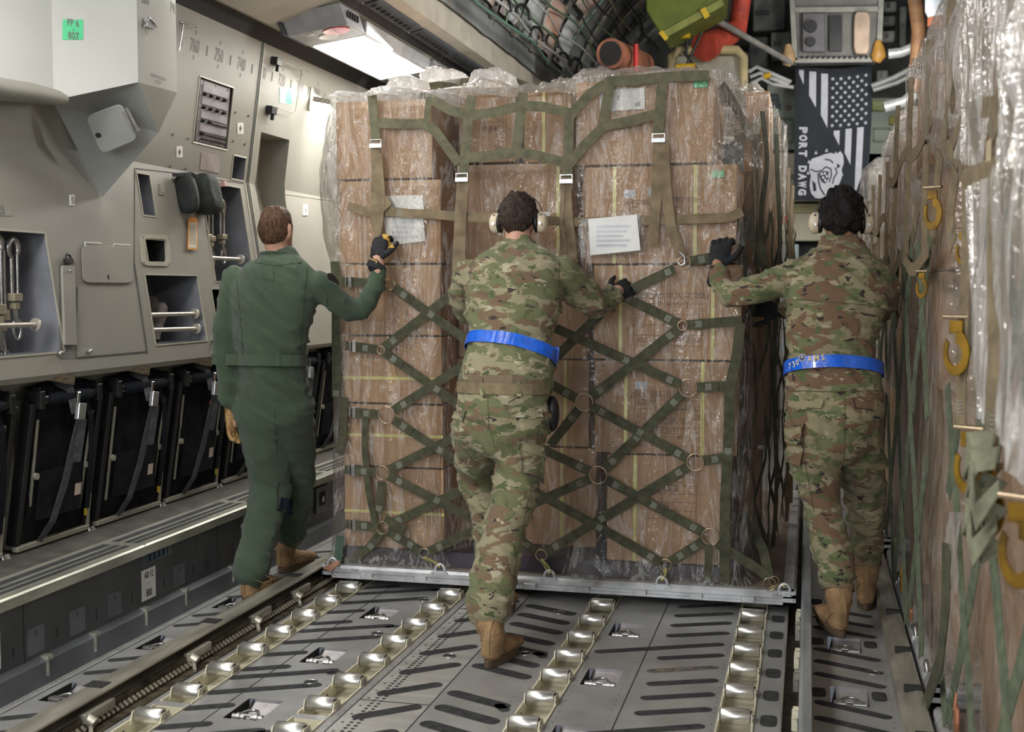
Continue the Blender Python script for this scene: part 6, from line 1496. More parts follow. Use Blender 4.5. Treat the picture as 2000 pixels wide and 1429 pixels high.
# ------------------------------------------------------------------ ceiling lamps along the side fairing
def lamp(y, label, lit=True):
    r = thing('ceiling_lamp', (-2.6, y, 2.80), label, 'ceiling lamp', 'strip lamps along the side fairing'); m = MB()
    a, b = V((-2.76, 0, 2.80)), V((-2.44, 0, 2.845)); n = V((b-a).cross(V((0, 1, 0)))).normalized(); n = n if n.z < 0 else -n; t = (b-a).normalized(); L_ = 1.12
    def c(s, d, yy): return a+(b-a)*s-n*d+V((0, yy, 0))
    pr = [c(-.04, 0, y+.22), c(1.04, 0, y+.22), c(1.1, .075, y+.22), c(-.1, .075, y+.22)]
    m.prism(pr, (0, L_+.03, 0)); m.build('housing', M_LAMPB, r, bevel=.004)
    m = MB(); m.prism([c(.03, -.004, y+.24), c(.97, -.004, y+.24), c(.97, .004, y+.24), c(.03, .004, y+.24)], (0, L_-.02, 0)); m.build('lit_lens', emat('lamp_glow', (1.0, .97, .86), 9.0), r)
    m = MB(); m.prism([c(-.04, 0, y-.06), c(1.04, 0, y-.06), c(1.04, .10, y-.13), c(-.04, .10, y-.13)], (0, .28, 0)); m.build('end_block', mat('lamp_end_grey', (.30, .30, .31), .5, .2), r, bevel=.004)
    m = MB(); m.prism([c(-.10, .005, y-.10), c(-.04, .0, y-.10), c(-.04, .10, y-.16), c(-.10, .10, y-.16)], (0, .33, 0)); m.build('dark_side', M_LAMPD, r, bevel=.003)
    for s, yy, ra, mt, nm in ((.74, .02, .078, mat('red_lens', (.65, .02, .03), .2), 'red_lens'), (.50, .10, .058, mat('clear_lens', (.72, .68, .64), .15), 'clear_lens'), (.30, -.0, .022, M_WHITE, 'white_lens')):
        m = MB(); q = c(s, -.001, y+yy); m.disc(q+n*.004, n, ra*.7, 20, 0, ra*1.0, t); m.tube([q, q+n*.004], ra*.95, 20, 0); m.build(nm, mt, r)
    for k in range(5): m = MB(); q = c(1.07, .055, y-.05+k*.035); m.obox(q, V((0, .008, 0)), V((.004, 0, 0)), V((0, 0, .018))); m.build('vent_slot', M_DARK, r)
    return r
lamp(6.22, 'lit white strip lamp with red lens, nearest on the upper left'); lamp(7.88, 'farther strip lamp with red lens, hidden behind the first lamp')
l = area_light('lamp_light', (-2.58, 7.05, 2.77), (-1.6, 6.6, 0), .26, 1.1, 46); l = area_light('lamp_light', (-2.58, 8.7, 2.77), (-1.6, 8.2, 0), .26, 1.1, 18)
for k in range(8):
    y = 4.0+k*.78
    r = thing('duct_rail_segment', (-2.34, y, 3.02), 'dark slotted rail segment '+['nearest the lens', 'second', 'third', 'fourth', 'fifth', 'sixth', 'seventh', 'farthest'][k]+' along the ceiling fairing', 'rail', 'dark slotted rail segments on the fairing')
    m = MB(); m.prism([V((-2.40, y, 2.985)), V((-2.315, y, 3.005)), V((-2.31, y, 3.025)), V((-2.40, y, 3.01))], (0, .74, 0)); m.build('rail', mat('slotted_rail', (.06, .065, .075), .5, .2), r, bevel=.003)
    m = MB()
    for j in range(9): m.box((-2.375, y+.04+j*.075, 2.983+.003), (-2.345, y+.07+j*.075, 2.9935))
    m.build('slots', M_DARK, r, kind='stuff')
# ------------------------------------------------------------------ folded sidewall seats
def seat(y0, y1, label, vis=True, tilt=0.):
    """folded black sidewall seat between y0 and y1, hung in front of the lower wall"""
    cy = (y0+y1)/2; r = thing('folded_seat', (-3.0, cy, .385), label, 'seat', 'black seats folded along the left wall'); X0 = -2.99; zt = 1.0; zb = .43
    def P(y, z, o=0.): return V((X0-.07*(zt-z)/(zt-zb)+o, y, z))
    # side posts, top tube, lower bar
    for y in (y0+.012, y1-.012):
        m = MB(); m.beam(P(y, zt-.02, .02), P(y, zb-.02, .0), .03, .05, (1, 0, 0)); m.build('side_post', M_BLACK, r, bevel=.004)
        m = MB(); s = 1 if y < cy else -1; c = P(y+s*.035, zt-.01, .03); m.obox(c, (.03, 0, 0), (0, .017, 0), (0, 0, .036)); m.obox(c+V((.0, 0, .042)), (.018, 0, 0), (0, .006, 0), (0, 0, .008)); m.build('corner_bracket', M_BLACK, r, bevel=.003)
        m = MB(); a, b = P(y+s*.045, zt-.09, .035), P(y+s*.06, zb+.06, .02); m.beam(a, b, .012, .006, (1, 0, 0)); m.cyl((a+b)/2+V((.0, s*.012, -.02)), (a+b)/2+V((.012, s*.012, -.02)), .014, 12); m.build('link_bar', M_BEIGEM, r)
    m = MB(); m.cyl(P(y0+.05, zt-.012, .035), P(y1-.05, zt-.012, .035), .021, 16); m.build('top_tube', mat('black_gloss_tube', (.02, .02, .024), .22, .3), r)
    m = MB(); m.tube([P(y0+.10, zt-.012, .035), P(y0+.11, zt-.012, .035), P(y1-.11, zt-.012, .035), P(y1-.10, zt-.012, .035)], [.024, .028, .028, .024], 14); m.build('tube_sleeve', M_SEATD, r)
    m = MB(); m.beam(P(y0, zb-.035, .02), P(y1, zb-.035, .02), .022, .03, (1, 0, 0)); m.beam(P(y1-.008, zb-.04, .02), P(y1-.008, zb+.12, .02), .02, .02, (1, 0, 0)); m.build('lower_bar', M_BEIGEM, r, bevel=.003)
    # sagging fabric
    m = MB()
    def fab(a, b):
        y = y0+.05+(y1-y0-.10)*a; z = zt-.03-(zt-zb-.02)*b; d = .016*math.sin(math.pi*a)*math.sin(math.pi*b)+.014*noise.noise(V((y*9, z*6, cy)))+.010*abs(noise.noise(V((y*16+z*7, z*5, cy+3))))
        return P(y, z, .018+d)
    m.grid(fab, 30, 40); m.build('seat_fabric', M_SEAT, r)
    m = MB()
    def back(a, b):
        y = y0+.03+(y1-y0-.05)*a; t = b*math.pi; return V((X0-.03-.05*math.cos(t), y, zt+.006+.055*math.sin(t)*(1-.35*abs(2*a-1))+.012*noise.noise(V((y*14, b*3, cy)))))
    m.grid(back, 26, 10); m.build('folded_cushion', M_SEATD, r)
    m = MB(); m.box((X0-.02, cy+.02, zt+.03), (X0-.005, cy+.06, zt+.11)); m.build('retaining_loop', M_BLACK, r)
    # seat pocket with its label
    m = MB()
    def pk(a, b):
        y = y0+.09+(y1-y0-.18)*a; z = .70-.20*b; return P(y, z, .038+.022*math.sin(math.pi*a)**.5*(.3+.7*b)+.006*noise.noise(V((y*20, z*10, 1))))
    m.grid(pk, 16, 12); m.build('seat_pocket', M_SEAT, r)
    m = MB(); m.quad(P(cy+.06, .565, .066), P(cy+.105, .565, .066), P(cy+.105, .615, .066), P(cy+.06, .615, .066)); m.build('care_label', mat('care_label', (.55, .44, .38), .7), r)
    # hanging belt with buckle
    yb = cy-.01; m = MB(); m.strap([V((X0+.0, yb-.03, zt+.055)), V((X0+.05, yb, zt+.02)), P(yb+.01, zt-.08, .075)], .048, (1, 0, 0), .003); m.build('belt_webbing', M_BELT, r)
    m = MB(); c = P(yb+.03, zt-.075, .088); m.obox(c, (.010, 0, 0), (0, .026, -.004), (0, .008, .034)); m.build('buckle', mat('buckle_steel', (.50, .52, .52), .3, .8, .1), r, bevel=.004, seg=2)
    m = MB(); c = P(yb+.01, zt-.015, .085); m.obox(c, (.004, 0, 0), (0, .010, 0), (0, .004, .022)); m.build('tongue', M_CHROME, r, bevel=.002)
    m = MB(); m.strap([P(yb+.03, zt-.11, .085), P(yb+.015, zt-.22, .075), P(yb-.01, zt-.36, .07), P(yb-.06, zt-.52, .06), P(yb-.10, zt-.60, .03)], [.045, .045, .043, .038, .03], (1, 0, 0), .003); m.build('belt_webbing', M_BELT, r)
    m = MB(); m.strap([P(yb+.045, zt-.11, .09), P(yb+.045, zt-.20, .085), P(yb+.05, zt-.29, .078)], [.04, .04, .034], (1, -.3, 0), .003); m.build('belt_tail', M_BELT, r)
    m = MB(); m.strap([V((X0-.0, y1-.12, zt+.05)), P(y1-.10, zt-.10, .055), P(y1-.06, zt-.28, .05), P(y1-.03, zt-.52, .03)], .035, (1, 0, 0), .003); m.build('shoulder_strap', M_SEATD, r)
    m = MB(); m.obox(P(cy+.075, zt-.155, .055), (.004, 0, 0), (0, .030, 0), (0, 0, .013)); m.build('red_pull_tab', M_RED, r)
    m = MB(); m.obox(P(y1-.05, .47, .04), (.004, 0, 0), (0, .006, 0), (0, 0, .014)); m.build('yellow_tab', M_YEL, r)
    # wooden-look belt stiffener lying on top
    m = MB(); m.beam(V((X0+.035, cy-.27, zt+.105)), V((X0+.085, cy-.03, zt+.055)), .008, .034, (0, 0, 1)); o = m.build('belt_stiffener', mat('bronze_stiffener', (.28, .23, .17), .3, .6, .25, 30, stretch=(1, 1, 8)), r)
    m = MB(); m.obox(V((X0-.04, cy+.07, zt+.09)), (.006, 0, 0), (0, .012, .008), (0, -.010, .024)); m.cyl((X0-.06, cy+.08, zt+.12), (X0-.04, cy+.08, zt+.12), .014, 12); m.build('anchor_tag', mat('anchor_cream', (.55, .52, .46), .5), r)
    # floor fitting
    m = MB(); q = P(y1, zb-.04, .03); m.cyl(q, q+V((.01, 0, -.03)), .01, 10); m.beam(q+V((.0, .02, 0)), q+V((.03, .01, -.045)), .02, .016, (0, 0, 1)); m.tube([q+V((.02, .02, -.02)), q+V((.04, .04, -.03)), q+V((.03, .05, -.04))], .007, 8); m.build('floor_fitting', M_STEEL, r)
    return r
sp_ = [(3.50, 4.02, 'black folded seat cut by the left edge of the photo'), (4.11, 4.60, 'nearest fully visible folded seat, grey belt with steel buckle'), (4.66, 5.20, 'second folded seat with a bright red pull tab'),
       (5.26, 5.78, 'third folded seat, partly behind the green-suited man\'s arm'), (5.86, 6.38, 'folded seat hidden behind the green-suited man'), (6.46, 6.98, 'dark folded seat seen between the green-suited man and the cargo'), (7.04, 7.56, 'farthest folded seat behind the left end of the cargo net')]
for a, b, l in sp_: seat(a, b, l)
m = MB()
for k, y in enumerate((4.13, 4.64, 5.23, 5.82, 6.42, 7.01)): m.box((-3.10, y-.010, .39), (-3.06, y+.010, 1.04))
m.split('trim_wall_post', M_WALL2, None) if False else m.build('trim_wall_posts', M_WALL2, kind='structure')
# ------------------------------------------------------------------ netted cargo in the right lane
GRC = 'cartons under the film in the right lane'
def rcargo(y0, y1, zt, name_, seed, lab, XF=.47, cols=3, rows_=5, ymin=None):
    PXE = .405
    p = thing('cargo_pallet', (PXE, y0, .045), 'alloy-edged pallet under %s' % lab, 'pallet', 'pallets in the right lane')
    m = MB(); m.box((PXE+.04, y0+.03, .05), (2.6, y1-.03, .102)); m.build('deck', M_PTOP, p)
    m = MB(); pr = [(0, .045), (0, .057), (.012, .059), (.012, .071), (0, .075), (0, .092), (.01, .105), (.055, .105), (.055, .045)]
    m.prism([V((PXE+a, y0, b)) for a, b in pr], (0, y1-y0, 0)); m.prism([V((PXE, y0+a, b)) for a, b in pr], (2.2, 0, 0)); m.build('edge_rail', M_PALLET, p)
    n = int((y1-y0)/.45)
    for k in range(n):
        y = y0+.2+k*.45
        if ymin and y < ymin: continue
        m = MB(); m.tube([(PXE+.012, y+.026*math.cos(t), .106+.03*math.sin(t)) for t in [math.pi*i/10 for i in range(11)]], .0075, 8); o = m.build('tie_ring', M_STEEL, p)
        m = MB(); m.box((PXE-.003, y-.035, .08), (PXE+.03, y+.035, .107)); m.build('ring_clamp', M_PALLET, o, bevel=.002)
    # cartons
    cw = (y1-y0-.12)/cols; ch = (zt-.14)/rows_; rn = ['bottom row', 'second row up', 'middle row', 'fourth row up', 'top row']; cn = ['near column', 'middle column', 'far column']
    for c in range(cols):
        ya = y0+.06+c*cw
        if ymin and ya+cw < ymin: continue
        for r_ in range(rows_):
            za = .11+r_*ch; jx = .02*math.sin(seed+c*2.3+r_*1.7)
            t = thing('carton', (XF+.09, ya+cw/2, za), 'carton in %s, %s, %s' % (lab, rn[r_], cn[c]), 'carton', GRC)
            m = MB(); m.box((XF+.07+jx, ya+.006, za), (XF+.68, ya+cw-.006, za+ch-.006)); m.build('carton_body', M_CARD if (c+r_) % 2 else M_CARD2, t, bevel=.006, seg=2)
            m = MB(); m.box((XF+.068+jx, ya+cw*.48, za), (XF+.0695+jx, ya+cw*.54, za+ch-.006)); m.build('sealing_tape', M_CTAPE, t)
    # film skin
    f = thing('plastic_film', (XF, y0, .11), 'loose bulging plastic film over %s' % lab, 'plastic wrap'); m = MB()
    def skin(a, b):
        # a: 0 front face right edge .. .25 corner .. 1 far end
        z = .11+(zt-.11)*b; h = b
        if a < .22: t = a/.22; x, y = 1.9-(1.9-XF-.06)*t, y0-.005; n = V((0, -1, 0))
        elif a < .26: t = (a-.22)/.04; x, y = XF+.06*(1-t), y0-.005+.06*t; n = V((-.7, -.7, 0))
        else: t = (a-.26)/.74; x, y = XF, y0+.055+(y1-y0-.055)*t; n = V((-1, 0, 0))
        q = y*1.0+x*.6
        d = .026*noise.noise(V((q*1.5, z*1.1, seed)))+(.016*abs(noise.noise(V((q*6+z*2.2, z*1.1, seed+2))))+.007*abs(noise.noise(V((q*12-z*3, z*2.0, seed+5)))))*max(.15, 1-max(0, h-.55)*2.4)+.003*noise.noise(V((q*30, z*9, seed)))
        d += .030*max(0, h-.55)*2*max(0, noise.noise(V((q*2.3, z*.8, seed+8)))+.25)
        return V((x, y, z))+n*d
    m.grid(skin, 260, 110); m.build('film_sides', M_FILMR, f)
    m = MB(); m.grid(lambda a, b: V((XF+.0+a*1.5, y0+(y1-y0)*b, zt+.01+.05*noise.noise(V((a*5, b*9, seed)))+.02*abs(noise.noise(V((a*15, b*20, seed)))))), 30, 50); m.build('film_top', M_FILMW, f)
    return p, f
LA, LB, LC, LD = 'the nearest netted cargo at right', 'the second netted cargo at right', 'the third netted cargo at right', 'the farthest netted cargo at right'
rcargo(1.55, 3.96, 2.66, 'a', 1.3, LA, .475, 3, 5, 2.3); rcargo(4.14, 6.35, 2.46, 'b', 5.1, LB, .45); rcargo(6.60, 8.80, 2.36, 'c', 9.7, LC, .47, 2, 4); rcargo(9.05, 11.2, 2.30, 'd', 14.2, LD, .47, 2, 4)
def sheetlump(Y, u, v0, v1, w_, seed, lab):
    pass
M_FILMC = film_mat('hanging_milky_film', .34, rough=.12, tint=(.85, .83, .82), scale=(5, 5, .8), bump=1.0, cap=.25, ridge=2.6)
# film flaps billowing out toward the aisle at the corners between the stacks
def flap(f, pts, seed, w_=.16, mt=None):
    w_ *= 1.3; P = [PY(*p) for p in pts]; m = MB(); n = len(P)
    def fn(a, b):
        t = b*(n-1); i = min(n-2, int(t)); t -= i; c = P[i]*(1-t)+P[i+1]*t; th = math.pi*a; r = w_*math.sin(math.pi*min(1, max(.02, .08+.92*b)))**.6
        return c+V((-.02+r*(1-math.cos(th))*.9, r*.9*math.sin(th)*.8-.0, 0))+V((-.03*math.sin(th)*abs(noise.noise(V((a*4, b*6, seed)))), .01*noise.noise(V((a*9, b*14, seed))), 0))
    m.grid(fn, 24, 50); m.build('film_flap', mt or M_FILMC, f)
_films = [o for o in bpy.data.objects if o.name.startswith('plastic_film') and o.get('label', '').startswith('loose')]
_films.sort(key=lambda o: o.location.y)
flap(_films[1], [(1845, 30, 4.2), (1822, 100, 4.2), (1808, 190, 4.2), (1812, 250, 4.2), (1850, 330, 4.2)], 2, .14)
flap(_films[2], [(1800, 215, 6.5), (1752, 240, 6.5), (1736, 310, 6.5), (1738, 420, 6.5), (1755, 500, 6.5)], 4, .16)
flap(_films[3], [(1720, 305, 9.0), (1690, 330, 9.0), (1680, 400, 9.0), (1672, 500, 9.0)], 6, .14)
flap(_films[0], [(1885, 0, 3.75), (1872, 30, 3.75), (1862, 60, 3.75), (1866, 190, 3.78), (1872, 250, 3.8)], 8, .10)
# nets: green diamonds below, tan webbing above
def rnet(y0, y1, X, label, ztop, seed, cell=.36, zlow=.12, zhigh=1.62, ymin=0):
    r = thing('cargo_net', (X, y0, zlow), label, 'cargo net', 'nets over the cargo in the right lane'); NXL = V((-1, -.30, 0))
    def pt(y, z, k): return V((X-.042-.010*abs(noise.noise(V((y*3, z*3, seed+k)))), y, z))
    n = int((y1-y0)/(2*cell))+4
    for s in (-1, 1):
        for k in range(-3, n+3):
            yb = y0+k*2*cell; P = []
            zz = zlow
            while zz <= zhigh+1e-6:
                y = yb+s*(zz-zlow)/1.15
                if y0+.02 <= y <= y1-.02 and y >= ymin: P.append(pt(y, zz, 0 if s > 0 else 2))
                zz += .0675
            if len(P) > 2:
                m = MB(); m.strap([p+V((-.004*(s > 0), 0, 0)) for p in P], .042, NXL, .003)
                for i in range(2, len(P)-1, 4): stitch(m, P[i]+V((-.003, 0, 0)), P[i]-P[i-1], .036, .035, 1, NXL)
                m.build('diamond_strap', [M_RNET, M_STITCH], r)
    ky = y0+.18
    while ky < y1-.1:
        if ky >= ymin:
            kk_ = round((ky-y0)/.84)
            P = [pt(ky+.10*math.sin(z*2+seed+ky), z, 5)+V((-.006, 0, 0)) for z in np.linspace(zhigh-.1, ztop, 10)]
            m = MB(); m.strap(P, .05, NXL, .004); m.build('tan_strap', M_TAN, r)
            c = pt(ky+.02, zhigh-.12+.12*math.sin(kk_*2+seed), 5)+V((-.02, 0, 0)); (kk_ % 2 == 0 and ghook(r, c, .7))
        ky += .84
    for z in (ztop-.32, ztop-.75):
        P = [pt(y, z+.03*math.sin(y*5+seed), 7)+V((-.016, 0, 0)) for y in np.linspace(max(y0+.02, ymin), y1-.02, 14)]; m = MB(); m.strap(P, .05, NXL, .004); m.build('tan_cross_strap', M_TAN, r)
    k = int((y1-y0)/.45)
    for i in range(k):
        y = y0+.2+i*.45
        if y < ymin: continue
        c = V((X-.045, y, .20)); m = MB()
        m.prism([c+V((0, -.02, .03)), c+V((0, .02, .034)), c+V((0, .028, -.01)), c+V((0, .008, -.05)), c+V((0, -.026, -.045)), c+V((0, -.03, -.01))], (.012, 0, 0)); m.tube([c+V((0, 0, .02)), c+V((.005, .004, .07))], .005, 6)
        m.build('pallet_hook', [mat('green_hook', (.18, .34, .03), .4, .2, .2), mat('copper_hook', (.40, .17, .09), .45, .4, .2), M_GOLD][i % 3], r, bevel=.003)
    return r
def ghook(root, c, k=1., flipy=1):
    """gold snap hook hanging at c: a flat teardrop body with an open eye and a gate"""
    c = V(c); L_ = V((.80, -.60, 0)); k *= 1.05; N_ = V((-.6, -.8, 0)); m = MB()
    P = [c+L_*(.034*k*math.sin(t)*(1 if t < math.pi else .85))+V((0, 0, -.075*k-.048*k*math.cos(t)*-1 if False else -.078*k+.050*k*math.cos(t))) for t in [2*math.pi*i/20 for i in range(18)]]
    vs = []; fs = []; ctr = c+V((0, 0, -.078*k))
    for i, p in enumerate(P):
        w_ = .40+.25*(i/17); q = ctr+(p-ctr)*w_
        for o_ in (-.004, .004): vs += [p+N_*o_, q+N_*o_]
    for i in range(17):
        a = i*4; b = a+4; fs += [(a, a+1, b+1, b), (a+2, b+2, b+3, a+3), (a, b, b+2, a+2), (a+1, a+3, b+3, b+1)]
    fs += [(0, 2, 3, 1), (68, 69, 71, 70)]
    m.add(vs, fs); m.obox(c+V((0, 0, -.022*k)), L_*.016*k, N_*.004, V((0, 0, .014*k))); m.build('gold_hook', M_GOLD, root, bevel=.0015)
    m = MB(); m.tube([c-L_*.030*k, c+L_*.030*k], .0055*k, 8); m.build('hook_bar', M_BRASS, root)
M_FILMC = film_mat('hanging_milky_film', .34, rough=.12, tint=(.85, .83, .82), scale=(5, 5, .8), bump=1.0, cap=.25, ridge=2.6)
M_RNET = mat('moss_net_webbing', (.135, .165, .105), .8, 0, .18, 25, .6, 600)
na = rnet(1.6, 3.95, .47, 'green and tan net over the nearest cargo at the right edge', 2.62, 3.1, ymin=2.35)
nb = rnet(4.16, 6.3, .44, 'green and tan net over the second cargo, right of the lettered belt', 2.28, 6.2)
nc = rnet(6.65, 8.7, .46, 'green and tan net over the third cargo at right', 2.12, 9.9)
nd = rnet(9.1, 11.1, .46, 'dim net over the farthest cargo at right', 2.08, 12.)
def xs(root, pts, w_=.05, X=.41, mt=M_TAN, nm='tan_strap', th=.004):
    P = [PX(u, v, X-(o[0] if o else 0)) for u, v, *o in pts]; m = MB(); m.strap(P, w_, (-1, -.35, 0), th); stitch(m, P[-1]+(P[-2]-P[-1])*.3, P[-1]-P[-2], w_*.9, .04, 1, V((-1, -.35, 0)), 4, .006); return m.build(nm, [mt, M_STITCH], root)
xs(na, [(1856, 0), (1855, 60), (1852, 120)], .03); xs(na, [(1854, 125), (1858, 200), (1846, 262)], .05, .40)
xs(na, [(1970, 105), (1955, 200), (1935, 268)], .055, .39); xs(na, [(1996, 90), (1994, 200), (1985, 268)], .055, .39)
for u in (1932, 1980):
    m = MB(); p = PX(u, 295, .375); m.obox(p, (.004, 0, 0), (0, .026, 0), (0, 0, .026)); m.build('sewn_tab', mat('buff_tab', (.46, .37, .24), .8, 0, .15), na, bevel=.004)
xs(na, [(1884, 358), (1920, 346), (1996, 318)], .075, .40, nm='wide_cross_strap'); xs(na, [(1842, 250), (1860, 300), (1886, 352)], .035, .41)
xs(na, [(1892, 372), (1889, 520), (1880, 700), (1878, 830)], .055, .395); xs(na, [(1948, 330), (1944, 520), (1946, 700), (1936, 870)], .06, .385)
xs(na, [(1868, 330), (1856, 420), (1862, 480)], .055, .40); xs(na, [(1838, 300), (1830, 380), (1822, 470)], .05, .41); xs(na, [(1795, 400), (1772, 520), (1748, 640)], .06, .41)
for u, v, k in ((1822, 365, 1.), (1868, 618, 1.15), (1893, 835, 1.2), (1928, 905, 1.2), (1992, 970, 1.25)): ghook(na, PX(u, v, .375), k)
xs(na, [(1900, 900), (1915, 945), (1935, 985), (1945, 1030)], .05, .385, M_RNET, 'loose_green_strap'); xs(na, [(1850, 1060), (1848, 1180), (1838, 1290), (1800, 1400)], .05, .39, M_NET, 'loose_green_strap')
def curtain(f, px, X, amp, seed, m_):
    a, b, c, d = px; mb = MB()
    def fn(s, t):
        u = (a[0]*(1-s)+b[0]*s)*(1-t)+(d[0]*(1-s)+c[0]*s)*t; v = (a[1]*(1-s)+b[1]*s)*(1-t)+(d[1]*(1-s)+c[1]*s)*t
        p = PX(u, v, X); return p+V((-amp*(math.sin(math.pi*s)*.6+abs(noise.noise(V((s*5, t*1.4, seed))))+.4*noise.noise(V((s*11, t*3, seed)))), 0, 0))
    mb.grid(fn, 40, 60); mb.build('film_curtain', m_, f)
curtain(_films[0], [(1868, -20), (1960, -20), (1930, 330), (1878, 300)], .42, .035, 1, M_FILMC)
curtain(_films[0], [(1955, -20), (2040, -20), (2030, 330), (1965, 320)], .40, .04, 5, M_FILMC)
curtain(_films[0], [(1894, 372), (1945, 340), (1938, 840), (1915, 780)], .40, .02, 9, M_FILMC)
curtain(_films[0], [(1948, 330), (2030, 300), (2010, 960), (1962, 800)], .39, .03, 13, M_FILMC)
curtain(_films[0], [(1860, 1000), (1882, 1000), (1868, 1160), (1850, 1120)], .41, .02, 17, M_FILMC)
curtain(_films[1], [(1735, 640), (1756, 640), (1752, 760), (1738, 740)], .40, .02, 19, M_FILMC)
m = MB(); p = PX(1930, 925, .37)
for i, (dy, dz, k_) in enumerate(((0, 0, 1), (-.05, -.05, -1), (.04, -.09, 1), (-.02, -.13, -1), (.05, .03, 1))): m.strap([p+V((.01, dy-.05, dz+.04)), p+V((-.03, dy-.02, dz+.03*k_)), p+V((-.035, dy+.02, dz-.03*k_)), p+V((.0, dy+.05, dz-.05)), p+V((.02, dy+.03, dz-.01))], .055, [(-1, 0, .3), (-1, -.4, 0), (-1, .4, 0), (-1, .6, -.3), (0, 1, 0)], .004)
m.build('webbing_knot', mat('sage_webbing', (.22, .225, .15), .8, 0, .2, 20, .6, 300), na)
# ------------------------------------------------------------------ forward end of the hold
YB = 13.7
def PB(u, v, Y=YB): return PY(u, v, Y)
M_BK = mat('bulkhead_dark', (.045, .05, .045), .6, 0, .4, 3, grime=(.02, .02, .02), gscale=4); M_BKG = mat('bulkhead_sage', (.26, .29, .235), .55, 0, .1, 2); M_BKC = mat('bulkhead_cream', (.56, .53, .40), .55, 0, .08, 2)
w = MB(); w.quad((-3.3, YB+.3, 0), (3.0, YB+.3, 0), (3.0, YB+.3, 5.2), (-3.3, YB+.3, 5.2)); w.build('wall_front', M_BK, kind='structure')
def bplate(name, label, cat, px, m, Y=YB, th=.05, group=None):
    P = [PB(u, v, Y) for u, v in px]; r = thing(name, sum(P, V((0, 0, 0)))/len(P), label, cat, group); mb = MB(); mb.prism(P, (0, th, 0)); mb.build('panel', m, r, bevel=.01); return r
def rc(u0, v0, u1, v1): return [(u0, v1), (u1, v1), (u1, v0), (u0, v0)]
r = bplate('wall_panel', 'sage green panel with a framed hatch left of the flag', 'panel', rc(1498, 165, 1560, 292), M_BKG)
m = MB()
for a, b in (((1512, 232), (1547, 232)), ((1547, 232), (1547, 278)), ((1547, 278), (1512, 278)), ((1512, 278), (1512, 232))): m.beam(PB(*a, YB-.01), PB(*b, YB-.01), .03, .02, (0, 1, 0))
m.build('hatch_frame', mat('sage_edge', (.17, .20, .15), .6), r); m = MB(); p = PB(1540, 210, YB-.02); m.cyl(p, p+V((0, -.03, 0)), .03, 16); m.build('fitting', mat('brownish_knob', (.16, .10, .08), .5), r)
m = MB(); 
for i in range(6): m.beam(PB(1505+i*1.5, 185+i*5, YB-.04), PB(1520+i*1.2, 186+i*5, YB-.04), .03, .03, (0, 1, 0), i % 2)
m.build('connector_block', [M_BLACK, mat('teal_dark', (.03, .07, .055), .5)], r)
r = bplate('wall_panel', 'sage green panel right of the flag with a framed hatch', 'panel', rc(1695, 190, 1775, 330), M_BKG)
m = MB()
for a, b in (((1706, 250), (1738, 250)), ((1738, 250), (1738, 275)), ((1738, 275), (1706, 275)), ((1706, 275), (1706, 250))): m.beam(PB(*a, YB-.01), PB(*b, YB-.01), .025, .02, (0, 1, 0))
m.build('hatch_frame', mat('sage_edge', (.17, .20, .15), .6), r)
bplate('wall_panel', 'yellow-green square patch right of the flag', 'panel', rc(1703, 195, 1730, 216), mat('yellow_green', (.28, .32, .13), .6), YB-.06, .03)
bplate('wall_panel', 'dull yellow pad low beside the bulging film', 'panel', rc(1736, 226, 1752, 243), mat('mustard', (.25, .25, .05), .6), YB-.06, .03)
r = bplate('storage_locker', 'cream locker front with a dark latch left of the flag', 'locker', rc(1512, 298, 1760, 393), M_BKC, YB, .2)
m = MB(); a, b = PB(1528, 340, YB-.02), PB(1553, 350, YB-.02); m.box((a.x, YB-.03, b.z), (b.x, YB-.005, a.z)); m.build('latch', mat('latch_grey', (.20, .21, .20), .5), r)
r = bplate('storage_locker', 'lower cream locker with a small red placard', 'locker', rc(1518, 397, 1760, 470), M_BKC, YB, .2)
m = MB(); a, b = PB(1525, 421, YB-.02), PB(1549, 436, YB-.02); m.box((a.x, YB-.03, b.z), (b.x, YB-.005, a.z)); m.build('red_placard', mat('placard_red', (.52, .07, .03), .6), r)
m = MB()
for i in range(3): m.beam(PB(1528, 402+i*5, YB-.03), PB(1600, 402+i*5, YB-.03), .03, .02, (0, 1, 0))
m.build('yellow_tube', mat('tube_yellowish', (.45, .42, .20), .5), r)
bplate('bulkhead_door', 'pale blue door edge behind the right-hand man\'s shoulder', 'door', rc(1522, 476, 1560, 640), mat('pale_blue_paint', (.42, .52, .53), .5), YB+.02, .1)
bplate('bulkhead_door', 'pale grey ladder-like door below the blue door edge', 'door', rc(1518, 642, 1558, 800), mat('pale_steel_blue', (.40, .45, .50), .5), YB+.02, .1)

# flag banner
FY = 13.15
fg = thing('flag_banner', PB(1628, 260, FY), 'black and white banner with a flag design and the words PORT DAWG', 'flag', None)
fa, fb = PB(1554, 130, FY), PB(1702, 128, FY); fh = fa.z-PB(1555, 391, FY).z; fw_ = fb.x-fa.x
def FL(a, b, o=0.):   # a across 0..1, b down 0..1
    x = fa.x+fw_*a; z = fa.z-fh*b-.035*math.sin(math.pi*a)*(1-b); return V((x+.01*math.sin(b*5)*a, FY-.035*math.sin(a*7+b*2)*.6-.02*math.sin(a*3+1)-o, z))
m = MB(); m.grid(lambda a, b: FL(a, b), 40, 50); m.grid(lambda a, b: FL(a, b, -.004), 40, 50); m.build('cloth', mat('banner_black', (.018, .023, .032), .8, 0, .1), fg)
def fpoly(mb, pts, mt=0, o=.006, n=3):
    """flat art lying on the cloth; pts in banner fractions (from the 2000-wide zoom: x 722..1148, y 375..1115)"""
    mb.poly([FL(a, b, o) for a, b in pts], mt)
def fx(x, y): return ((x-725)/(1150-725), (y-375)/(1112-375))
m = MB()
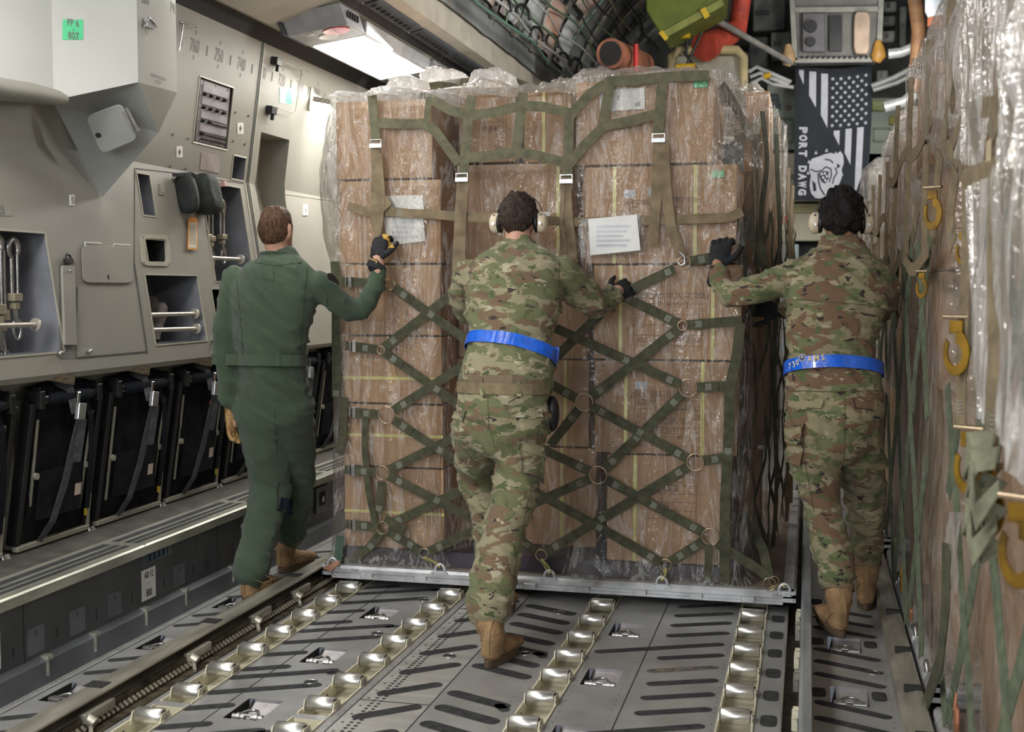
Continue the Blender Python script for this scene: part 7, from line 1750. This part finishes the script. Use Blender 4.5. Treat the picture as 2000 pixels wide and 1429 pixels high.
def stripe_(x0, x1, ytop, ya, yb):
    # vertical stripe from ytop, ending in a slanted tip (left bottom ya, right bottom yb), cut in slices so it follows the cloth
    k = 8
    for i in range(k):
        a0, a1 = x0+(x1-x0)*i/k, x0+(x1-x0)*(i+1)/k
        b0, b1 = ya+(yb-ya)*i/k, ya+(yb-ya)*(i+1)/k; nn_ = 10
        for j in range(nn_):
            t0, t1 = j/nn_, (j+1)/nn_; fpoly(m, [fx(a0, ytop+(b0-ytop)*t0), fx(a0, ytop+(b0-ytop)*t1), fx(a1, ytop+(b1-ytop)*t1), fx(a1, ytop+(b1-ytop)*t0)])
stripe_(745, 772, 392, 415, 472); stripe_(803, 842, 397, 530, 596); stripe_(870, 908, 405, 635, 706)
stripe_(945, 978, 722, 745, 806); stripe_(1010, 1045, 716, 850, 918); stripe_(1074, 1110, 714, 1090, 985)
def star(cx, cy, r_):
    P = [fx(cx+r_*math.sin(2*math.pi*i/10)*(1 if i % 2 == 0 else .42), cy-r_*math.cos(2*math.pi*i/10)*(1 if i % 2 == 0 else .42)) for i in range(10)]; c = fx(cx, cy)
    for i in range(10): fpoly(m, [c, P[i], P[(i+1) % 10]])
for i in range(11):
    for j in range(9):
        if (i+j) % 2 == 0: star(935+j*23.0, 433+i*26.0, 12.5)
m.build('stars_and_stripes', mat('banner_white', (.55, .56, .62), .8, 0, .05), fg)
# lettering reads downwards: PORT DAWG (slab capitals)
m = MB()
def ftext(s_, x, y0_, y1_, h_):
    n = len(s_)
    adv = (y1_-y0_)/n
    for i, ch in enumerate(s_):
        if ch == ' ': continue
        vs, fs = glyphs(ch, 'LEFT', .06); xs_ = [q[0] for q in vs]; ys__ = [q[1] for q in vs]; wx = max(xs_)-min(xs_); hy = max(ys__)-min(ys__)
        P = [FL(*fx(x+h_*((q[1]-min(ys__))/hy), y0_+adv*(i+.08)+adv*.84*(q[0]-min(xs_))/wx), .006) for q in vs]; m.add(P, fs, 0)
        ya, yb = y0_+adv*(i+.04), y0_+adv*(i+.96)
ftext('PORT DAWG', 750, 703, 1088, 48); m.build('lettering', bpy.data.materials['banner_white'], fg)
# generic snarling dog-head emblem: silhouette with a dark eye, jowl lines and teeth
m = MB()
sil = [(812, 905), (826, 880), (862, 868), (900, 852), (935, 846), (962, 856), (985, 838), (1002, 860), (1008, 905), (998, 940), (1000, 985), (985, 1025), (955, 1045), (930, 1060), (915, 1090), (880, 1103), (850, 1100), (826, 1075), (816, 1030), (822, 975), (812, 945)]
c = (905, 965)
for i in range(len(sil)):
    a, b = sil[i], sil[(i+1) % len(sil)]
    for j in range(4): t0, t1 = j/4, (j+1)/4; L2 = lambda p, t: (c[0]+(p[0]-c[0])*t, c[1]+(p[1]-c[1])*t); fpoly(m, [fx(*L2(a, t0)), fx(*L2(a, t1)), fx(*L2(b, t1)), fx(*L2(b, t0))], 0, .006)
for sx_, sy_ in ((848, 846), (908, 832), (960, 850), (810, 898), (806, 960), (998, 968)): fpoly(m, [fx(sx_-9, sy_+8), fx(sx_, sy_-12), fx(sx_+9, sy_+8)], 0, .006)
def ink_line(pts, w__): 
    for a, b in zip(pts[:-1], pts[1:]):
        dx, dy = b[0]-a[0], b[1]-a[1]; l_ = math.hypot(dx, dy) or 1; nx_, ny_ = -dy/l_*w__/2, dx/l_*w__/2; fpoly(m, [fx(a[0]-nx_, a[1]-ny_), fx(b[0]-nx_, b[1]-ny_), fx(b[0]+nx_, b[1]+ny_), fx(a[0]+nx_, a[1]+ny_)], 1, .010)
ink_line([(818, 938), (850, 952), (885, 945), (905, 925), (935, 935), (940, 975), (928, 1010)], 7); ink_line([(862, 960), (868, 1010), (880, 1050), (905, 1085)], 8); ink_line([(960, 930), (972, 960), (955, 985), (948, 1020)], 7); ink_line([(900, 882), (932, 888), (948, 905)], 7)
fpoly(m, [fx(*p) for p in ((868, 955), (900, 948), (922, 950), (925, 990), (905, 1020), (885, 1008), (872, 985))], 1, .010); fpoly(m, [fx(*p) for p in ((830, 1000), (850, 1020), (856, 1060), (838, 1062))], 1, .010); fpoly(m, [fx(*p) for p in ((968, 905), (990, 922), (972, 938))], 1, .010)
for q in ((884, 965), (902, 962), (914, 978), (892, 985), (905, 1000)): fpoly(m, [fx(q[0]+8*math.cos(t), q[1]+9*math.sin(t)) for t in [2*math.pi*i/8 for i in range(8)]], 0, .013)
m.build('dog_head_emblem', [bpy.data.materials['banner_white'], bpy.data.materials['banner_black']], fg)
m = MB(); a, b = PB(1548, 122, FY-.05), PB(1708, 120, FY-.05); m.cyl(a, b, .03, 10); m.build('hanging_rod', M_BEIGEM, fg)

# overhead console above the flag
oc = thing('overhead_console', PB(1632, 60, 12.7), 'dim grey overhead console with dials above the banner', 'console')
m = MB(); P = [PB(u, v, 12.7) for u, v in ((1556, 116), (1712, 112), (1720, -30), (1548, -30))]; m.prism(P, (0, .4, 0)); m.build('console_body', mat('console_grey', (.16, .16, .145), .6, 0, .15, 4), oc, bevel=.02)
m = MB()
for a, b in (((1553, 118), (1716, 116)), ((1553, 118), (1546, -30)), ((1716, 116), (1722, -30)), ((1553, 20), (1716, 18))): m.beam(PB(*a, 12.66), PB(*b, 12.66), .05, .05, (0, 1, 0))
m.build('console_frame', mat('console_edge', (.26, .26, .23), .5), oc)
for i in range(14): m = MB(); m.disc(PB(1566+i*10.5, 111, 12.60), (0, -1, 0), .016, 10); m.build('frame_hole', M_DARK, oc)
m = MB(); m.prism([PB(u, v, 12.65) for u, v in rc(1567, 26, 1612, 102)], (0, -.04, 0)); o = m.build('instrument_plate', mat('instr_mauve', (.12, .11, .12), .5), oc, bevel=.01)
for v, r_ in ((52, .06), (82, .045)): m = MB(); p = PB(1584, v, 12.6); m.cyl(p, p+V((0, -.05, 0)), r_, 18); m.build('dial', M_BLACK, o)
m = MB(); m.prism([PB(u, v, 12.65) for u, v in rc(1620, 30, 1645, 100)], (0, -.03, 0)); m.build('display', M_BLACK, oc)
m = MB(); m.prism([PB(u, v, 12.6) for u, v in rquad([(1667, 106), (1697, 106), (1700, 24), (1668, 24)], 0, .25)], (0, -.05, 0)); m.build('tan_cover', mat('peach_cover', (.48, .36, .27), .6, 0, .15, 6), oc, bevel=.01)
for i, (u, v, lb) in enumerate(((1540, 112, 'orange-tan bulb-shaped fitting left of the console'), (1716, 105, 'orange bulb-shaped fitting right of the console'))):
    p = PB(u, v, 12.6); r = thing('bulb_fitting', p, lb, 'fitting'); m = MB(); m.tube([p+V((-.01, 0, .13)), p+V((0, 0, .05)), p+V((.0, 0, -.02)), p+V((-.02, 0, -.08))], [.03, .06, .075, .04], 12); m.build('bulb_body', mat('fitting_orange', (.45, .24, .05), .5) if i else mat('fitting_peach', (.42, .27, .14), .5), r)
# pole, olive crate, ducts, frames
def rod(name, label, cat, pts, r_, m_, group=None, seg=10):
    P = [PY(*p) for p in pts]; t = thing(name, P[0], label, cat, group); mb = MB(); mb.tube(P, r_, seg); mb.build(name+'_body' if not name.endswith('s') else 'run', m_, t); return t
rod('support_pole', 'grey pole slanting from the olive crate down to the console', 'pole', [(1384, 30, 11.2), (1545, 122, 12.6)], .03, mat('pole_grey', (.30, .29, .27), .5, .3))
oc2 = thing('olive_crate', PY(1330, 20, 10.8), 'tilted olive green crate with yellow edge tape at the top', 'crate'); m = MB(); P = [PY(u, v, 10.8) for u, v in ((1260, -40), (1420, -60), (1412, 12), (1296, 76), (1262, 20))]; m.prism(P, (0, .5, 0)); m.build('crate_body', M_OLIVE, oc2, bevel=.01)
m = MB(); m.beam(PY(1293, 70, 10.77), PY(1412, 4, 10.77), .06, .03, (0, 1, 0)); m.build('edge_flange', mat('olive_edge', (.24, .27, .06), .5), oc2)
for a, b in (((1372, 28), (1382, 22)), ((1293, 72), (1300, 66))): m = MB(); m.beam(PY(*a, 10.74), PY(*b, 10.74), .09, .02, (0, 1, 0)); m.build('yellow_tape', mat('tape_gold', (.62, .42, .02), .5), oc2)
rod('air_duct', 'red-orange air duct bending down right of the olive crate', 'duct', [(1452, -20, 12), (1445, 25, 12), (1440, 55, 12), (1415, 72, 11.8), (1375, 92, 11.5)], [.09, .09, .10, .12, .14], mat('duct_red', (.42, .055, .03), .6, 0, .2))
dct = rod('air_duct', 'rusty round duct with a black mouth above the cartons', 'duct', [(1193, 104, 9.3), (1222, 118, 9.9), (1250, 128, 10.6)], [.115, .125, .125], mat('duct_rust', (.30, .11, .06), .6, 0, .35, 5), seg=20)
m = MB(); p = PY(1192, 103.5, 9.28); m.disc(p, (-.25, -1, -.1), .092, 20); m.build('duct_mouth', M_DARK, dct)
rod('red_strut', 'thin red strut hanging beside the rusty duct', 'strut', [(1242, 86, 9.5), (1242, 140, 9.5)], .02, mat('strut_red', (.45, .02, .02), .5))
fr_ = thing('cream_frame', PY(1380, 130, 11.6), 'cream padded tubular frame behind the right carton stack', 'frame'); m = MB()
P = [PY(u, v, 11.6) for u, v in ((1312, 175), (1312, 110), (1325, 98), (1380, 96), (1440, 98), (1452, 112), (1452, 175))]; m.tube(P, .045, 10); m.build('tube', mat('frame_cream', (.42, .34, .18), .6), fr_)
m = MB(); m.prism([PY(u, v, 11.7) for u, v in ((1320, 175), (1448, 175), (1446, 108), (1322, 108))], (0, .05, 0)); m.build('back_sheet', mat('sheet_cream', (.33, .31, .24), .6, 0, .2, 3), fr_)
for i, (a, b, lb) in enumerate((((1345, 58), (1340, 104), 'left'), ((1335, 100), (1372, 150), 'middle'), ((1372, 60), (1330, 150), 'right'))):
    rod('black_brace', 'thin black brace, %s of three, by the cream frame' % lb, 'brace', [(*a, 11.3), (*b, 11.3)], .014, M_BLACK)
for i, (a, b, lb) in enumerate((((1318, 70), (1348, 68), 'upper'), ((1320, 130), (1358, 128), 'lower'), ((1492, 150), (1505, 145), 'small, right-hand'))):
    rod('yellow_handle', '%s yellow handle among the braces behind the cargo' % lb, 'handle', [(*a, 11.1), (*b, 11.1)], .026, mat('handle_yellow', (.62, .38, .01), .5))
G_C = 'cables and hoses at the forward end'
for i, (pts, r_, m_, lb) in enumerate([
    ([(1462, 140, 12.8), (1478, 130, 12.8), (1500, 140, 12.8), (1545, 160, 12.8)], .022, 'w', 'white cable looping left of the banner, topmost'),
    ([(1465, 150, 12.8), (1485, 142, 12.8), (1505, 152, 12.8), (1540, 165, 12.8)], .02, 'w', 'white cable looping left of the banner, second'),
    ([(1468, 162, 12.8), (1488, 152, 12.8), (1508, 164, 12.8), (1550, 170, 12.8)], .02, 'w', 'white cable looping left of the banner, lowest'),
    ([(1702, 168, 12.9), (1745, 152, 12.9), (1790, 128, 12.9), (1830, 105, 12.9)], .03, 'g', 'grey conduit rising right of the banner, upper'),
    ([(1705, 176, 12.9), (1750, 162, 12.9), (1800, 138, 12.9)], .025, 'g', 'grey conduit rising right of the banner, lower'),
    ([(1727, 210, 12.6), (1765, 200, 12.6), (1785, 185, 12.6), (1788, 170, 12.6)], .06, 's', 'silver wrapped hose bending below the conduits'),
    ([(1735, 105, 12.5), (1760, 102, 12.5), (1785, 92, 12.5)], .05, 's', 'silver wrapped hose right of the orange fitting'),
    ([(1790, 130, 12.3), (1795, 60, 12.3), (1785, -20, 12.3)], .07, 'b', 'brown vertical duct right of the console'),
    ([(1792, 180, 12.5), (1790, 150, 12.5)], .05, 'b', 'short brown duct stub under the vertical duct')]):
    rod('hose', lb, 'hose', pts, r_, {'w': mat('cable_white', (.42, .42, .41), .5), 'g': mat('conduit_grey', (.30, .31, .30), .5, .2), 's': mat('wrap_silver', (.50, .52, .52), .4, .3, .15, 20), 'b': mat('duct_brown', (.25, .13, .06), .6, 0, .2)}[m_], G_C)
r = thing('air_bottle', PY(1830, 20, 11.5), 'pale blue-white cylinder with an orange base at top right', 'cylinder'); m = MB(); m.tube([PY(1832, -60, 11.5), PY(1832, 20, 11.5), PY(1832, 34, 11.5)], [.11, .11, .08], 18); m.build('bottle', mat('bottle_white', (.50, .55, .60), .4), r); m = MB(); m.tube([PY(1832, 34, 11.5), PY(1832, 50, 11.5)], .09, 18); m.build('base', mat('bottle_orange', (.30, .08, .03), .6), r)
# dim equipment boxes filling the forward wall
G_E = 'dim equipment boxes on the forward wall'
k = 0
EB = [(1470, -10, 1535, 60), (1462, 70, 1500, 130), (1505, 60, 1545, 110), (1725, 0, 1752, 22), (1722, 28, 1750, 50), (1722, 58, 1748, 82), (1756, 10, 1772, 90), (1800, 60, 1822, 110), (1712, 135, 1735, 160), (1420, 100, 1462, 150), (1310, 75, 1340, 92), (1820, 120, 1850, 170)]
LBE = ['large box above left of the console', 'box left of the white cables', 'box between console and cables', 'top small box right of the console', 'second small box right of the console', 'third small box right of the console', 'tall thin box beside the brown duct', 'box right of the brown duct', 'box just above the conduits', 'box right of the cream frame', 'flat box under the olive crate', 'box by the bulging film']
for (u0, v0, u1, v1), lb in zip(EB, LBE):
    a, b = PY(u0, v1, 13.3), PY(u1, v0, 13.3); r = thing('equipment_box', (a.x, 13.3, a.z), 'dim grey '+lb, 'equipment box', G_E); m = MB(); m.box((a.x, 13.3, a.z), (b.x, 13.6, b.z)); m.build('case', mat('equip_%d' % (k % 3), [(.10, .11, .10), (.055, .06, .055), (.16, .16, .145)][k % 3], .6, 0, .3, 5), r, bevel=.015)
    m = MB(); m.box((a.x+.03, 13.28, (a.z+b.z)/2-.02), ((a.x+b.x)/2, 13.3, (a.z+b.z)/2+.03)); m.build('connector', M_BLACK, r); k += 1

# ------------------------------------------------------------------ cables, clips and blankets in the crown over the cargo
def CR(a, y, o=.0): p = crown(a); n = (V((0, 0, 3.1))-V((p.x, 0, p.z))).normalized(); return V((p.x, y, p.z))+n*o
rr_ = random.Random(5)
G_B = 'insulation blankets between the ceiling frames'
mbk = [mat('blanket_silver', (.62, .64, .66), .4, .1, .3, 3, .9, 30, col2=(.34, .35, .36), grime=(.30, .13, .08), gscale=2.2), mat('blanket_rust', (.50, .23, .14), .5, .0, .3, 2, .8, 26, col2=(.58, .50, .45), stretch=(1, 1, 3)), mat('blanket_grey', (.40, .42, .42), .5, .0, .3, 3, .8, 26)]
def blanket(a0, a1, y0, y1, k, lb):
    r = thing('insulation_blanket', CR((a0+a1)/2, y0), lb, 'insulation', G_B); m = MB(); m.grid(lambda a, b: CR(a0+(a1-a0)*a, y0+(y1-y0)*b, .015+.05*math.sin(math.pi*a)**.5*math.sin(math.pi*b)**.5+.02*noise.noise(V((a*4, b*4, k*3.3)))), 14, 12); m.build('quilt', mbk[k], r)
_pos = ['nearest', 'second', 'third', 'fourth', 'fifth', 'sixth', 'seventh', 'eighth', 'ninth', 'farthest']
for i in range(10):
    y = 4.72+i*.62
    for j, (a0, a1) in enumerate(((.055, .13), (.145, .215), (.235, .32), (.345, .43))):
        blanket(a0, a1, y, y+.50, (i*2+j*3+(i*j) % 2) % 3, 'quilted blanket in the crown, %s bay, %s panel' % (_pos[i], ['lowest', 'second', 'third', 'upper'][j]))
G_W = 'cables running along the crown'
cols_ = [mat('cable_teal', (.11, .20, .16), .5), mat('cable_black', (.02, .02, .02), .5), mat('cable_white', (.42, .42, .41), .5), mat('cable_tan', (.30, .24, .15), .6), mat('cable_green', (.10, .16, .10), .5)]
for i in range(15):
    a = .03+.019*i+rr_.uniform(-.003, .003); k = (i*7+i//3) % 5; r_ = rr_.uniform(.006, .012)
    P = [CR(a+.003*math.sin(y*2.2+i)+.0015*math.sin(y*5+i*2), y, .10+.03*math.sin(y*3.1+i*1.7)+(.02 if i % 3 else .06)) for y in np.linspace(4.3, 13.4, 60)]
    r = thing('cable', P[0], '%s cable along the crown, %d%s up from the left fairing' % (['teal', 'black', 'white', 'tan', 'green'][k], i+1, 'st' if i == 0 else 'nd' if i == 1 else 'rd' if i == 2 else 'th'), 'cable', G_W)
    m = MB(); m.tube(P, r_, 6); m.build('cable_run', cols_[k], r)
G_K = 'cables crossing the crown'
for i in range(7):
    y = 5.1+i*1.1; k = (i*3) % 5; a0, a1 = rr_.uniform(.02, .10), rr_.uniform(.25, .45)
    P = [CR(a0+(a1-a0)*t, y+.04*math.sin(t*5+i)+.06*t, .09+.02*math.sin(t*9+i)) for t in np.linspace(0, 1, 24)]
    r = thing('cross_cable', P[0], '%s cable crossing the crown over bay %s' % (['teal', 'black', 'white', 'tan', 'green'][k], (_pos+['eleventh', 'twelfth'])[i]), 'cable', G_K); m = MB(); m.tube(P, .008, 6); m.build('cable_run', cols_[k], r)
G_L = 'looped clips along the left edge of the crown'
for i in range(14):
    y = 5.0+i*.52; c = CR(.045+.01*(i % 2), y, .12); r = thing('cable_loop', c, 'black cable loop at the crown edge, %s along' % ['nearest', 'second', 'third', 'fourth', 'fifth', 'sixth', 'seventh', 'eighth', 'ninth', 'tenth', 'eleventh', 'twelfth', 'thirteenth', 'farthest'][i], 'cable loop', G_L)
    m = MB(); m.tube([c+V((.05*math.cos(t)*.6+.02, .09*math.cos(t), .03+.07*math.sin(t))) for t in [math.pi*(-.1+k_*1.2/10) for k_ in range(11)]], .012, 6); m.build('loop', M_BLACK, r)
# long dark structural boxes hanging in the crown
for i, (a, y0, y1, s_, lb) in enumerate(((.24, 5.0, 9.8, .07, 'left'), (.40, 6.0, 12.8, .06, 'middle'), (.62, 6.0, 12.8, .07, 'right'), (.80, 7.0, 12.8, .08, 'outer right'))):
    r = thing('conduit_beam', CR(a, y0, .15), 'long grey conduit beam under the crown, %s one' % lb, 'beam'); m = MB(); m.beam(CR(a, y0, .13), CR(a, y1, .13), s_, s_*.8, CR(a, 0, 1)-CR(a, 0, 0)); m.build('beam_body', mat('beam_dirty', (.20, .20, .18), .5, .2, .3, 5), r, bevel=.005)
